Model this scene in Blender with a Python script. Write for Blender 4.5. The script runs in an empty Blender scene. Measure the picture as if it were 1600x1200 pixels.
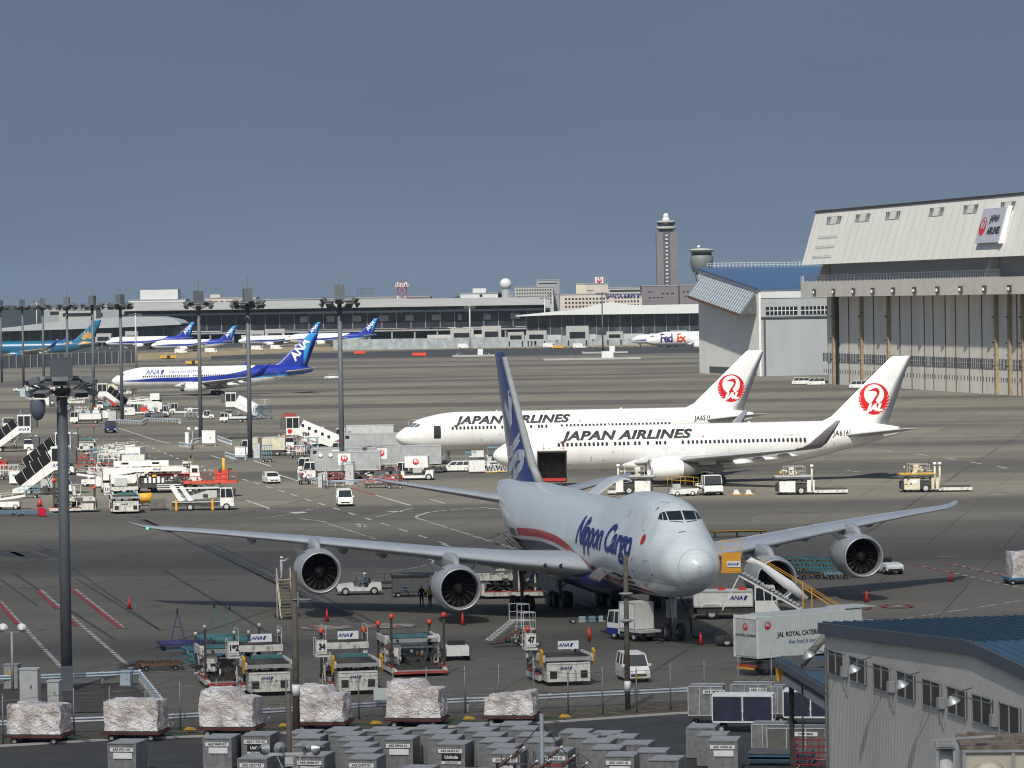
import bpy, bmesh, math, random
from mathutils import Vector, Matrix, Euler
from mathutils.bvhtree import BVHTree
R = math.radians
D = bpy.data
C = bpy.context.scene.collection
SC = bpy.context.scene
# ------------------------------------------------------------------ camera
FPX, CAMH, HORIZ, ROLL = 5896.0, 23.9, 468.4, 0.01564
PITCH = math.atan((600 - HORIZ) / FPX)
_F = Vector((0, math.cos(PITCH), -math.sin(PITCH)))
_U0 = Vector((0, math.sin(PITCH), math.cos(PITCH)))
_R0 = Vector((1, 0, 0))
_R = _R0 * math.cos(ROLL) - _U0 * math.sin(ROLL)
_U = _R0 * math.sin(ROLL) + _U0 * math.cos(ROLL)
cam_d = D.cameras.new('camera'); cam = D.objects.new('camera', cam_d); C.objects.link(cam)
cam.matrix_world = Matrix(((_R.x, _U.x, -_F.x, 0), (_R.y, _U.y, -_F.y, 0), (_R.z, _U.z, -_F.z, CAMH), (0, 0, 0, 1)))
cam_d.sensor_width = 36; cam_d.lens = FPX / 1600 * 36
cam_d.clip_start = 1; cam_d.clip_end = 60000
SC.camera = cam
# ------------------------------------------------------------------ sky and sun
SUN_EL, SUN_AZ = R(47), R(192)      # azimuth measured from +Y clockwise: the sun stands behind the camera
w = D.worlds.new('World'); SC.world = w; w.use_nodes = True
nt = w.node_tree; nt.nodes.clear()
out = nt.nodes.new('ShaderNodeOutputWorld'); bg = nt.nodes.new('ShaderNodeBackground')
sky = nt.nodes.new('ShaderNodeTexSky'); sky.sky_type = 'NISHITA'; sky.sun_disc = False
sky.sun_elevation = SUN_EL; sky.sun_rotation = SUN_AZ; sky.dust_density = 1.0; sky.ozone_density = 2.0
bg.inputs[1].default_value = 0.083
# a slate cloud bank lies over the horizon below about 15 degrees
geo = nt.nodes.new('ShaderNodeTexCoord'); sep = nt.nodes.new('ShaderNodeSeparateXYZ')
nt.links.new(geo.outputs['Generated'], sep.inputs[0])
rmp = nt.nodes.new('ShaderNodeValToRGB'); cr = rmp.color_ramp
SKYK = 12.0
def _s(r, g, b): return (r, g, b, 1)
cr.elements[0].position = 0.0; cr.elements[0].color = _s(.156, .208, .292)
cr.elements[1].position = 1.0; cr.elements[1].color = _s(.124, .164, .245)
e = cr.elements.new(.10); e.color = _s(.151, .201, .285)
e = cr.elements.new(.32); e.color = _s(.140, .186, .270)
mr = nt.nodes.new('ShaderNodeMapRange'); mr.inputs[1].default_value = -.002; mr.inputs[2].default_value = .12
nt.links.new(sep.outputs[2], mr.inputs[0]); nt.links.new(mr.outputs[0], rmp.inputs[0])
nz = nt.nodes.new('ShaderNodeTexNoise'); nz.inputs['Scale'].default_value = 5; nz.inputs['Detail'].default_value = 4
mp = nt.nodes.new('ShaderNodeMapping'); mp.inputs['Scale'].default_value = (1, 1, 5)
nt.links.new(geo.outputs['Generated'], mp.inputs[0]); nt.links.new(mp.outputs[0], nz.inputs[0])
nm = nt.nodes.new('ShaderNodeMapRange'); nm.inputs[1].default_value = .3; nm.inputs[2].default_value = .7; nm.inputs[3].default_value = .95 * SKYK; nm.inputs[4].default_value = 1.05 * SKYK
nt.links.new(nz.outputs[0], nm.inputs[0])
vm = nt.nodes.new('ShaderNodeVectorMath'); vm.operation = 'SCALE'
nt.links.new(rmp.outputs[0], vm.inputs[0]); nt.links.new(nm.outputs[0], vm.inputs['Scale'])
bf = nt.nodes.new('ShaderNodeMapRange'); bf.interpolation_type = 'SMOOTHSTEP'; bf.inputs[1].default_value = .12; bf.inputs[2].default_value = .5
nt.links.new(sep.outputs[2], bf.inputs[0])
mx = nt.nodes.new('ShaderNodeMix'); mx.data_type = 'RGBA'
nt.links.new(bf.outputs[0], mx.inputs[0]); nt.links.new(vm.outputs[0], mx.inputs[6]); nt.links.new(sky.outputs[0], mx.inputs[7])
nt.links.new(mx.outputs[2], bg.inputs[0]); nt.links.new(bg.outputs[0], out.inputs[0])
sl = D.lights.new('sun', 'SUN'); so = D.objects.new('sun', sl); C.objects.link(so)
sl.energy = 5.0; sl.angle = R(1.1); sl.color = (1, .965, .86)
sdir = Vector((math.sin(SUN_AZ) * math.cos(SUN_EL), math.cos(SUN_AZ) * math.cos(SUN_EL), math.sin(SUN_EL)))
so.rotation_euler = sdir.to_track_quat('Z', 'Y').to_euler()
vs = SC.view_settings; vs.view_transform = 'Standard'; vs.look = 'None'; vs.exposure = 0; vs.gamma = 1
SC.render.engine = 'CYCLES'; SC.cycles.pixel_filter_type = 'BLACKMAN_HARRIS'; SC.cycles.filter_width = 1.15

# a thin flat cloud overhead, out of the picture, keeps the near half of the apron in half shade
cm_ = D.materials.new('thin_cloud'); cm_.use_nodes = True; n = cm_.node_tree.nodes; l = cm_.node_tree.links; n.remove(n['Principled BSDF'])
tc = n.new('ShaderNodeTexCoord'); mp = n.new('ShaderNodeMapping'); mp.inputs['Scale'].default_value = (1, 1, 0); l.new(tc.outputs['Object'], mp.inputs[0])
ln = n.new('ShaderNodeVectorMath'); ln.operation = 'LENGTH'; l.new(mp.outputs[0], ln.inputs[0])
nz = n.new('ShaderNodeTexNoise'); nz.inputs['Scale'].default_value = 5; nz.inputs['Detail'].default_value = 4; l.new(tc.outputs['Object'], nz.inputs[0])
ad = n.new('ShaderNodeMath'); ad.operation = 'MULTIPLY_ADD'; l.new(nz.outputs[0], ad.inputs[0]); ad.inputs[1].default_value = .12; l.new(ln.outputs['Value'], ad.inputs[2])
mr = n.new('ShaderNodeMapRange'); mr.interpolation_type = 'SMOOTHSTEP'; mr.inputs[1].default_value = .84; mr.inputs[2].default_value = 1.06; mr.inputs[3].default_value = .39; mr.inputs[4].default_value = 0; l.new(ad.outputs[0], mr.inputs[0])
tr_ = n.new('ShaderNodeBsdfTransparent'); tl_ = n.new('ShaderNodeBsdfTranslucent'); tl_.inputs[0].default_value = (.9, .9, .9, 1)
ms = n.new('ShaderNodeMixShader'); l.new(mr.outputs[0], ms.inputs[0]); l.new(tr_.outputs[0], ms.inputs[1]); l.new(tl_.outputs[0], ms.inputs[2]); l.new(ms.outputs[0], n['Material Output'].inputs[0])
bm = bmesh.new(); bmesh.ops.create_uvsphere(bm, u_segments=48, v_segments=16, radius=1); me = D.meshes.new('cloud'); bm.to_mesh(me); bm.free(); me.materials.append(cm_)
co = D.objects.new('cloud', me); C.objects.link(co); co.scale = (1500, 420, 30); co.location = (0, -268, 320); co.rotation_euler = (0, 0, R(-4)); co['kind'] = 'structure'

# ------------------------------------------------------------------ pixel (1600x1200) -> point on the plane z
def G(u, v, z=0.0):
    a, b = u - 800, 600 - v
    a0 = a * math.cos(ROLL) + b * math.sin(ROLL); b0 = -a * math.sin(ROLL) + b * math.cos(ROLL)
    d = _F * FPX + _R0 * a0 + _U0 * b0
    t = (z - CAMH) / d.z
    return Vector((d.x * t, d.y * t, z))
def AT(u, v, Y):    # point of pixel at world depth Y
    a, b = u - 800, 600 - v
    a0 = a * math.cos(ROLL) + b * math.sin(ROLL); b0 = -a * math.sin(ROLL) + b * math.cos(ROLL)
    d = _F * FPX + _R0 * a0 + _U0 * b0
    t = Y / d.y
    return Vector((d.x * t, Y, CAMH + d.z * t))
GRID = R(-11.0)     # the apron grid is turned about 11 degrees

# ------------------------------------------------------------------ materials
MATS = {}
def mat(name, col, rough=.6, metal=0.0, var=.10, scale=1.5, bump=0.0, spec=.5, coat=0, grime=0.0, detail=4, trans=0):
    if name in MATS: return MATS[name]
    m = D.materials.new(name); m.use_nodes = True; n = m.node_tree.nodes; l = m.node_tree.links
    b = n['Principled BSDF']; b.inputs['Roughness'].default_value = rough; b.inputs['Metallic'].default_value = metal
    b.inputs['Specular IOR Level'].default_value = spec; b.inputs['Coat Weight'].default_value = coat
    tc = n.new('ShaderNodeTexCoord'); nz = n.new('ShaderNodeTexNoise'); nz.inputs['Scale'].default_value = scale; nz.inputs['Detail'].default_value = detail
    l.new(tc.outputs['Object'], nz.inputs[0])
    rp = n.new('ShaderNodeValToRGB'); k = var
    rp.color_ramp.elements[0].position = .3; rp.color_ramp.elements[1].position = .7
    rp.color_ramp.elements[0].color = [max(0, c * (1 - k)) for c in col] + [1]
    rp.color_ramp.elements[1].color = [min(1, c * (1 + k)) for c in col] + [1]
    l.new(nz.outputs[0], rp.inputs[0]); last = rp.outputs[0]
    if grime:
        n2 = n.new('ShaderNodeTexNoise'); n2.inputs['Scale'].default_value = scale * 2.2; n2.inputs['Detail'].default_value = 8
        mp = n.new('ShaderNodeMapping'); mp.inputs['Scale'].default_value = (1, 1, .35); l.new(tc.outputs['Object'], mp.inputs[0]); l.new(mp.outputs[0], n2.inputs[0])
        r2 = n.new('ShaderNodeMapRange'); r2.inputs[1].default_value = .5; r2.inputs[2].default_value = .75; r2.inputs[4].default_value = grime; l.new(n2.outputs[0], r2.inputs[0])
        mx = n.new('ShaderNodeMix'); mx.data_type = 'RGBA'; mx.inputs[7].default_value = (.07, .055, .04, 1)
        l.new(r2.outputs[0], mx.inputs[0]); l.new(last, mx.inputs[6]); last = mx.outputs[2]
    l.new(last, b.inputs['Base Color'])
    if bump:
        bp = n.new('ShaderNodeBump'); bp.inputs['Strength'].default_value = bump; bp.inputs['Distance'].default_value = .05
        l.new(nz.outputs[0], bp.inputs['Height']); l.new(bp.outputs[0], b.inputs['Normal'])
    MATS[name] = m
    return m
WHITE = mat('white_paint', (.74, .74, .72), .4, var=.04, grime=.25)
DWHITE = mat('dirty_white_paint', (.60, .60, .55), .6, var=.1, grime=.85, scale=2.2)
CREAM = mat('cream_paint', (.6, .55, .42), .55, var=.08, grime=.3)
GREY = mat('grey_paint', (.30, .31, .32), .5, var=.08, grime=.2)
LGREY = mat('light_grey_paint', (.46, .47, .47), .55, var=.08, grime=.2)
DGREY = mat('dark_grey_metal', (.09, .095, .10), .6, var=.15)
BLACK = mat('black_rubber', (.018, .018, .02), .75, var=.2)
DARK = mat('dark_machinery', (.045, .043, .04), .7, var=.4, scale=4)
MAST = mat('mast_grey_blue', (.10, .113, .132), .6, var=.12, scale=.8)
GLASS = mat('dark_glass', (.02, .025, .03), .08, var=.1, spec=.8)
WGLASS = mat('grey_glass', (.10, .13, .14), .12, var=.1, spec=.8)
ALU = mat('scuffed_aluminium', (.25, .253, .26), .5, metal=.3, var=.22, scale=3, grime=.3)
ALUT = mat('container_roof_aluminium', (.36, .362, .37), .6, metal=.25, var=.2, scale=3, grime=.35)
CHROME = mat('polished_lip', (.55, .56, .58), .42, metal=.6, var=.03)
RED = mat('red_paint', (.45, .035, .025), .5, var=.12, grime=.15)
ORANGE = mat('orange_red_plastic', (.75, .07, .03), .5, var=.08)
YELLOW = mat('yellow_paint', (.62, .36, .03), .5, var=.1, grime=.3)
YORANGE = mat('yellow_orange_paint', (.68, .33, .03), .5, var=.08)
BLUE = mat('blue_steel', (.06, .17, .30), .5, var=.15, grime=.2)
LBLUE = mat('pale_blue_steel', (.16, .32, .42), .55, var=.15, grime=.3)
RAILBLUE = mat('pale_blue_rail', (.38, .47, .55), .5, var=.08, grime=.2)
PURPLE = mat('purple_blue_steel', (.04, .04, .15), .5, var=.2, grime=.2)
NAVY = mat('navy', (.012, .02, .11), .45, var=.05)
TEAL = mat('teal_steel', (.05, .16, .18), .55, var=.2, grime=.2)
WOOD = mat('weathered_wood', (.10, .085, .07), .8, var=.2, scale=3)
RUST = mat('rusty_steel', (.14, .07, .04), .8, var=.35, scale=3)
GREEN = mat('dark_green', (.02, .06, .04), .6, var=.2)
INK = mat('black_ink', (.015, .014, .016), .5, var=.05)
INKRED = mat('logo_red', (.58, .012, .02), .45, var=.03)
INKBLUE = mat('logo_blue', (.015, .03, .20), .45, var=.03)
PLATE = mat('plate_white', (.72, .73, .74), .5, var=.05)
SKIN = mat('skin', (.42, .25, .17), .6, var=.05)
HIVIS = mat('hi_vis_yellow', (.45, .60, .05), .6, var=.05)
CLOTH = mat('dark_navy_cloth', (.02, .022, .04), .8, var=.2)
CLOTHB = mat('blue_cloth', (.10, .16, .24), .8, var=.2)
CLOTHW = mat('white_cloth', (.55, .57, .58), .8, var=.1)

# ------------------------------------------------------------------ mesh builder
class MB:
    def __init__(s, m=None):
        s.bm = bmesh.new(); s.mats = []; s.cur = 0; s.M = Matrix()
        s.m(m or WHITE)
    def m(s, mt):
        if mt not in s.mats: s.mats.append(mt)
        s.cur = s.mats.index(mt); return s
    def at(s, x=0, y=0, z=0, rz=0, rx=0, ry=0):
        s.M = Matrix.Translation((x, y, z)) @ Euler((rx, ry, rz)).to_matrix().to_4x4(); return s
    def v(s, p): return s.bm.verts.new(s.M @ Vector(p))
    def f(s, vs, smooth=False):
        try: f = s.bm.faces.new(vs)
        except ValueError: return None
        f.material_index = s.cur; f.smooth = smooth; return f
    def face(s, pts, smooth=False): return s.f([s.v(p) for p in pts], smooth)
    def box(s, x0, x1, y0, y1, z0, z1):
        a = [s.v(p) for p in ((x0, y0, z0), (x1, y0, z0), (x1, y1, z0), (x0, y1, z0), (x0, y0, z1), (x1, y0, z1), (x1, y1, z1), (x0, y1, z1))]
        for q in ((0, 3, 2, 1), (4, 5, 6, 7), (0, 1, 5, 4), (1, 2, 6, 5), (2, 3, 7, 6), (3, 0, 4, 7)): s.f([a[i] for i in q])
        return s
    def prism(s, poly, y0, y1, ax='y'):   # poly in (x,z) swept along y  (ax='y'), (y,z) along x ('x'), (x,y) along z ('z')
        def P(p, t): return (p[0], t, p[1]) if ax == 'y' else ((t, p[0], p[1]) if ax == 'x' else (p[0], p[1], t))
        A = [s.v(P(p, y0)) for p in poly]; B = [s.v(P(p, y1)) for p in poly]; n = len(poly)
        s.f(A[::-1]); s.f(B)
        for i in range(n): s.f([A[i], A[(i + 1) % n], B[(i + 1) % n], B[i]])
        return s
    def cyl(s, p0, p1, r0, r1=None, n=10, cap=True, smooth=True):
        r1 = r0 if r1 is None else r1; p0 = Vector(p0); p1 = Vector(p1); d = (p1 - p0).normalized()
        a = d.orthogonal().normalized(); b = d.cross(a)
        A = []; B = []
        for i in range(n):
            t = 2 * math.pi * i / n; o = a * math.cos(t) + b * math.sin(t)
            A.append(s.v(p0 + o * r0)); B.append(s.v(p1 + o * r1))
        for i in range(n): s.f([A[i], A[(i + 1) % n], B[(i + 1) % n], B[i]], smooth)
        if cap: s.f(A[::-1]); s.f(B)
        return s
    def bar(s, p0, p1, w=.06):
        return s.cyl(p0, p1, w / 2, w / 2, 4, True, False)
    def path(s, pts, w=.06):
        for a, b in zip(pts, pts[1:]): s.bar(a, b, w)
        return s
    def lathe(s, prof, n=24, axis='x', c=(0, 0, 0), cap=False):   # prof: list of (t along axis, r)
        rings = []
        for t, r in prof:
            ring = []
            for i in range(n):
                a = 2 * math.pi * i / n; ca, sa = math.cos(a) * r, math.sin(a) * r
                p = (c[0] + t, c[1] + ca, c[2] + sa) if axis == 'x' else ((c[0] + ca, c[1] + t, c[2] + sa) if axis == 'y' else (c[0] + ca, c[1] + sa, c[2] + t))
                ring.append(s.v(p))
            rings.append(ring)
        for A, B in zip(rings, rings[1:]):
            for i in range(n): s.f([A[i], A[(i + 1) % n], B[(i + 1) % n], B[i]], True)
        if cap: s.f(rings[0][::-1]); s.f(rings[-1])
        return s
    def loft(s, secs, closed=True, caps=True, smooth=True):
        rr = [[s.v(p) for p in sec] for sec in secs]; n = len(rr[0])
        for A, B in zip(rr, rr[1:]):
            for i in range(n if closed else n - 1): s.f([A[i], A[(i + 1) % n], B[(i + 1) % n], B[i]], smooth)
        if caps and closed: s.f(rr[0][::-1]); s.f(rr[-1])
        return s
    def rail(s, pts, h=1.0, w=.045, mid=True):    # hand rail over a polyline
        for a, b in zip(pts, pts[1:]):
            a = Vector(a); b = Vector(b); up = Vector((0, 0, h)); n = max(1, int((b - a).length / 1.2))
            s.bar(a + up, b + up, w)
            if mid: s.bar(a + up * .5, b + up * .5, w * .8)
            for i in range(n + 1): q = a.lerp(b, i / n); s.bar(q, q + up, w)
        return s
    def mesh(s, name):
        bmesh.ops.recalc_face_normals(s.bm, faces=s.bm.faces[:])
        me = D.meshes.new(name); s.bm.to_mesh(me); s.bm.free()
        for m_ in s.mats: me.materials.append(m_)
        return me
    def build(s, name, parent=None, label=None, recalc=True):
        o = D.objects.new(name, s.mesh(name)); C.objects.link(o)
        if parent is not None: o.parent = parent
        if label: o['label'] = label
        return o
def tag(o, label=None, cat=None, group=None, kind=None):
    if label: o['label'] = label
    if cat: o['category'] = cat
    if group: o['group'] = group
    if kind: o['kind'] = kind
    return o
def thing(name, label, cat, loc=(0, 0, 0), rz=0, group=None):
    o = D.objects.new(name, None); C.objects.link(o); o.empty_display_size = .5
    o.location = loc; o.rotation_euler = (0, 0, rz)
    return tag(o, label, cat, group)
KIDS = {}
def kids(o): return [c for c in D.objects if c.parent == o]
def tree(root):
    ch = {}
    for c in D.objects:
        if c.parent: ch.setdefault(c.parent.name, []).append(c)
    def rec(o): return (o, [rec(c) for c in ch.get(o.name, [])])
    return rec(root)
def dup(root, loc=None, rz=None, label=None, group=None, tr=None, scale=None):
    tr = tr or tree(root)
    def rec(t, par):
        c = t[0].copy(); C.objects.link(c)
        if par is not None: c.parent = par; c.matrix_parent_inverse = t[0].matrix_parent_inverse.copy()
        for k in t[1]: rec(k, c)
        return c
    r = rec(tr, None)
    if loc is not None: r.location = loc
    if rz is not None: r.rotation_euler = (0, 0, rz)
    if scale: r.scale = (scale,) * 3
    if label: r['label'] = label
    if group: r['group'] = group
    return r
def struct(name, mb, parent=None):
    o = mb.build(name, parent); o['kind'] = 'structure'; return o
# ------------------------------------------------------------------ lettering
_TC = {}
def text_bm(txt, size=1, shear=0, bold=0, sx=1, align='CENTER', sp=1):
    cu = D.curves.new('t', 'FONT'); cu.body = txt; cu.size = size; cu.shear = shear; cu.offset = bold; cu.align_x = align; cu.align_y = 'CENTER'; cu.resolution_u = 3; cu.space_character = sp
    o = D.objects.new('t', cu); C.objects.link(o)
    dg = bpy.context.evaluated_depsgraph_get(); me = D.meshes.new_from_object(o.evaluated_get(dg))
    bm = bmesh.new(); bm.from_mesh(me); bmesh.ops.scale(bm, vec=(sx, 1, 1), verts=bm.verts[:])
    D.objects.remove(o); D.curves.remove(cu); D.meshes.remove(me)
    return bm
def poly_bm(polys):
    bm = bmesh.new()
    for p in polys: bm.faces.new([bm.verts.new((q[0], q[1], 0)) for q in p])
    return bm
def circ(cx, cy, r, n=32, ry=None): return [(cx + r * math.cos(2 * math.pi * i / n), cy + (ry or r) * math.sin(2 * math.pi * i / n)) for i in range(n)]
def cutgrid(bm, step):
    if not bm.verts: return
    for ax in (0, 1):
        lo = min(v.co[ax] for v in bm.verts); hi = max(v.co[ax] for v in bm.verts); k = math.floor(lo / step) + 1
        while k * step < hi:
            co = [0, 0, 0]; co[ax] = k * step; no = [0, 0, 0]; no[ax] = 1
            bmesh.ops.bisect_plane(bm, geom=bm.verts[:] + bm.edges[:] + bm.faces[:], plane_co=co, plane_no=no); k += 1
def sign(name, bm, m, M, parent=None, step=None, bvh=None, off=.012, back=3.0, label=None):
    """flat lettering placed by matrix M (x right, y up, z towards the reader); with bvh it is wrapped on that surface"""
    if step: cutgrid(bm, step)
    M = Matrix(M)
    dz = (M.to_3x3() @ Vector((0, 0, 1))).normalized()
    dead = []
    for v in bm.verts:
        p = M @ v.co
        if bvh:
            h = bvh.ray_cast(p + dz * back, -dz, back * 3)
            if h[0] is None: dead.append(v); continue
            nn = h[1] if h[1].dot(dz) > 0 else -h[1]
            p = h[0] + nn * off
        v.co = p
    if dead: bmesh.ops.delete(bm, geom=dead, context='VERTS')
    me = D.meshes.new(name); bm.to_mesh(me); bm.free(); me.materials.append(m)
    o = D.objects.new(name, me); C.objects.link(o)
    if parent is not None: o.parent = parent
    if label: o['label'] = label
    return o
def frame(o, xr, up):       # matrix from origin, reading direction and up direction
    xr = Vector(xr).normalized(); up = Vector(up).normalized(); z = xr.cross(up).normalized(); up = z.cross(xr)
    return Matrix(((xr.x, up.x, z.x, o[0]), (xr.y, up.y, z.y, o[1]), (xr.z, up.z, z.z, o[2]), (0, 0, 0, 1)))
def bvh_of(o):
    me = o.data; return BVHTree.FromPolygons([v.co.copy() for v in me.vertices], [list(p.vertices) for p in me.polygons])
def ana_mark(parent, o, xr, up, size, name='lettering', m=None, bvh=None, off=.012):
    bm = text_bm('ANA', size, .35, .02 * size)
    b2 = poly_bm([[(size * 1.25, -size * .36), (size * 1.55, -size * .36), (size * 1.95, size * .36), (size * 1.5, size * .36), (size*1.35, size*.1)]])
    me = D.meshes.new('x'); b2.to_mesh(me); bm.from_mesh(me); D.meshes.remove(me); b2.free()
    return sign(name, bm, m or INKBLUE, frame(o, xr, up), parent, step=.3 if bvh else None, bvh=bvh, off=.03 if bvh else off)
def jal_logo(parent, M, r, bvh=None, step=.4, off=.015, text=True):
    """red crane disc: crescent of feathers, neck with head, JAL beneath"""
    red = []
    n = 40
    for i in range(n):      # crescent ring: thin at the top, thick below
        a0 = math.pi / 2 + 2 * math.pi * i / n; a1 = math.pi / 2 + 2 * math.pi * (i + 1) / n
        def inner(a):
            ci = Vector((0, .27)); ri = .655; d = Vector((math.cos(a), math.sin(a)))
            b = d.dot(ci); t = b + math.sqrt(max(0, b * b - ci.dot(ci) + ri * ri)); return d * t
        p, q = inner(a0), inner(a1)
        red.append([(math.cos(a0) * r, math.sin(a0) * r), (math.cos(a1) * r, math.sin(a1) * r), (q.x * r, q.y * r), (p.x * r, p.y * r)])
    bm = poly_bm(red)
    neck = [(-.34, -.42), (-.12, -.16), (.02, .06), (.16, .24), (.20, .36), (.12, .46), (-.02, .50), (-.30, .50), (-.44, .54), (-.2, .58), (-.06, .64), (.1, .70), (.28, .64), (.36, .46), (.32, .26), (.16, .02), (.10, -.12), (.2, -.26), (.4, -.42)]
    quads = [(0, 18, 17, 1), (1, 17, 16, 2), (2, 16, 15, 3), (3, 15, 14, 4), (4, 14, 13, 5), (5, 13, 12, 6), (6, 12, 11, 10), (6, 10, 9, 7), (7, 9, 8)]
    for q in quads: bm.faces.new([bm.verts.new((neck[i][0] * r, neck[i][1] * r, 0)) for i in q])
    a = sign('crane_emblem', bm, INKRED, M, parent, step, bvh, off)
    cuts = []
    for sgn in (-1, 1):
        for k in range(7):
            t = R(18 - k * 13); o1 = Vector((math.cos(t), math.sin(t))) * 1.02; i1 = Vector((math.cos(t - R(14)), math.sin(t - R(14)))) * .80; o2 = Vector((math.cos(t - R(3)), math.sin(t - R(3)))) * 1.02
            cuts.append([(sgn * o1.x * r, o1.y * r), (sgn * i1.x * r, i1.y * r), (sgn * o2.x * r, o2.y * r)])
    sign('feather_cuts', poly_bm(cuts), WHITEP, M, parent, step, bvh, off * 1.8)
    if text:
        bm = text_bm('JAL', r * .58, .35, .045 * r, 1.2); bmesh.ops.translate(bm, vec=(0, -.56 * r, 0), verts=bm.verts[:])
        sign('lettering', bm, WHITEP, M, parent, step, bvh, off * 2)
WHITEP = mat('airframe_white', (.80, .80, .79), .32, var=.02, spec=.4)
# ================================================================== ground
def ground_mat():
    m = D.materials.new('apron_concrete'); m.use_nodes = True; n = m.node_tree.nodes; l = m.node_tree.links; b = n['Principled BSDF']
    b.inputs['Roughness'].default_value = .85; b.inputs['Specular IOR Level'].default_value = .25
    tc = n.new('ShaderNodeTexCoord'); rot = n.new('ShaderNodeMapping'); rot.inputs['Rotation'].default_value = (0, 0, -GRID); l.new(tc.outputs['Object'], rot.inputs[0])
    def noise(scale, sc3, detail=5, src=None):
        mp = n.new('ShaderNodeMapping'); mp.inputs['Scale'].default_value = sc3; l.new(src or rot.outputs[0], mp.inputs[0])
        q = n.new('ShaderNodeTexNoise'); q.inputs['Scale'].default_value = scale; q.inputs['Detail'].default_value = detail; q.inputs['Roughness'].default_value = .6; l.new(mp.outputs[0], q.inputs[0]); return q.outputs[0]
    def mr(a, f0, f1, t0, t1):
        q = n.new('ShaderNodeMapRange'); q.inputs[1].default_value = f0; q.inputs[2].default_value = f1; q.inputs[3].default_value = t0; q.inputs[4].default_value = t1; l.new(a, q.inputs[0]); return q.outputs[0]
    def mix(f, a, bb):
        q = n.new('ShaderNodeMix'); q.data_type = 'RGBA'
        for i, s in ((0, f), (6, a), (7, bb)):
            if isinstance(s, (tuple, float, int)): q.inputs[i].default_value = s if not isinstance(s, tuple) else (*s, 1)
            else: l.new(s, q.inputs[i])
        return q.outputs[2]
    def mth(op, a, c=0.0):
        q = n.new('ShaderNodeMath'); q.operation = op
        for i, s in enumerate((a, c)):
            if isinstance(s, (int, float)): q.inputs[i].default_value = s
            else: l.new(s, q.inputs[i])
        return q.outputs[0]
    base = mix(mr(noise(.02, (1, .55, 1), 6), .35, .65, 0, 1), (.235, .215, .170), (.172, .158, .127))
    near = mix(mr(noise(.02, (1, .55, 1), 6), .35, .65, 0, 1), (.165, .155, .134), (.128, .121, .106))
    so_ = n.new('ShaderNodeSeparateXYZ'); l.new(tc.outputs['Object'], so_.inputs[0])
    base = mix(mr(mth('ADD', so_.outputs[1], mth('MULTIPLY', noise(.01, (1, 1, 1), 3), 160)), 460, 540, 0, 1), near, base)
    base = mix(mr(noise(1.2, (1, 1, 1), 6), .3, .7, 0, .35), base, (.23, .21, .175))
    # broad dark tyre-worn bands running across the taxi lanes (older asphalt, rubber)
    band = mr(noise(.012, (.16, 1.5, 1), 5, tc.outputs['Object']),   .47, .58, 0, .8)
    base = mix(band, base, (.078, .074, .070))
    fine = mr(noise(.06, (.12, 1.8, 1), 6, tc.outputs['Object']), .52, .76, 0, .32)
    base = mix(fine, base, (.08, .076, .07))
    # slab joints every 7.5 m, along both grid directions, faint and broken
    sp = n.new('ShaderNodeSeparateXYZ'); l.new(rot.outputs[0], sp.inputs[0])
    for ax, per, wd in ((0, 7.5, .018), (1, 7.5, .022), (0, 37.5, .008)):
        fr = mth('FRACT', mth('DIVIDE', sp.outputs[ax], per)); j = mth('LESS_THAN', fr, wd)
        j = mth('MULTIPLY', j, mr(noise(.05, (1, 1, 1), 3), .40, .6, .25, .8))
        base = mix(j, base, (.045, .043, .04))
    # slab to slab tone
    bk = n.new('ShaderNodeTexVoronoi'); bk.feature = 'F1'; bk.distance = 'CHEBYCHEV'; bk.inputs['Scale'].default_value = 1 / 15; bk.inputs['Randomness'].default_value = 0; l.new(rot.outputs[0], bk.inputs[0])
    sx = n.new('ShaderNodeSeparateXYZ'); l.new(bk.outputs['Color'], sx.inputs[0])
    base = mix(mr(sx.outputs[0], 0, 1, 0, .34), base, (.085, .08, .072))
    # oil spots
    vo = n.new('ShaderNodeTexVoronoi'); vo.inputs['Scale'].default_value = .12; l.new(rot.outputs[0], vo.inputs[0])
    base = mix(mth('MULTIPLY', mr(vo.outputs['Distance'], .0, .16, .55, 0), mr(noise(.03, (1, 1, 1), 2), .5, .6, 0, 1)), base, (.04, .038, .035))
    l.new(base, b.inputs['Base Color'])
    bp = n.new('ShaderNodeBump'); bp.inputs['Strength'].default_value = .2; bp.inputs['Distance'].default_value = .02; l.new(noise(4, (1, 1, 1), 5), bp.inputs['Height']); l.new(bp.outputs[0], b.inputs['Normal'])
    return m
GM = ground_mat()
mb = MB(GM); mb.face([(-4000, -300, 0), (4000, -300, 0), (4000, 9000, 0), (-4000, 9000, 0)]); struct('ground', mb)
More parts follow.
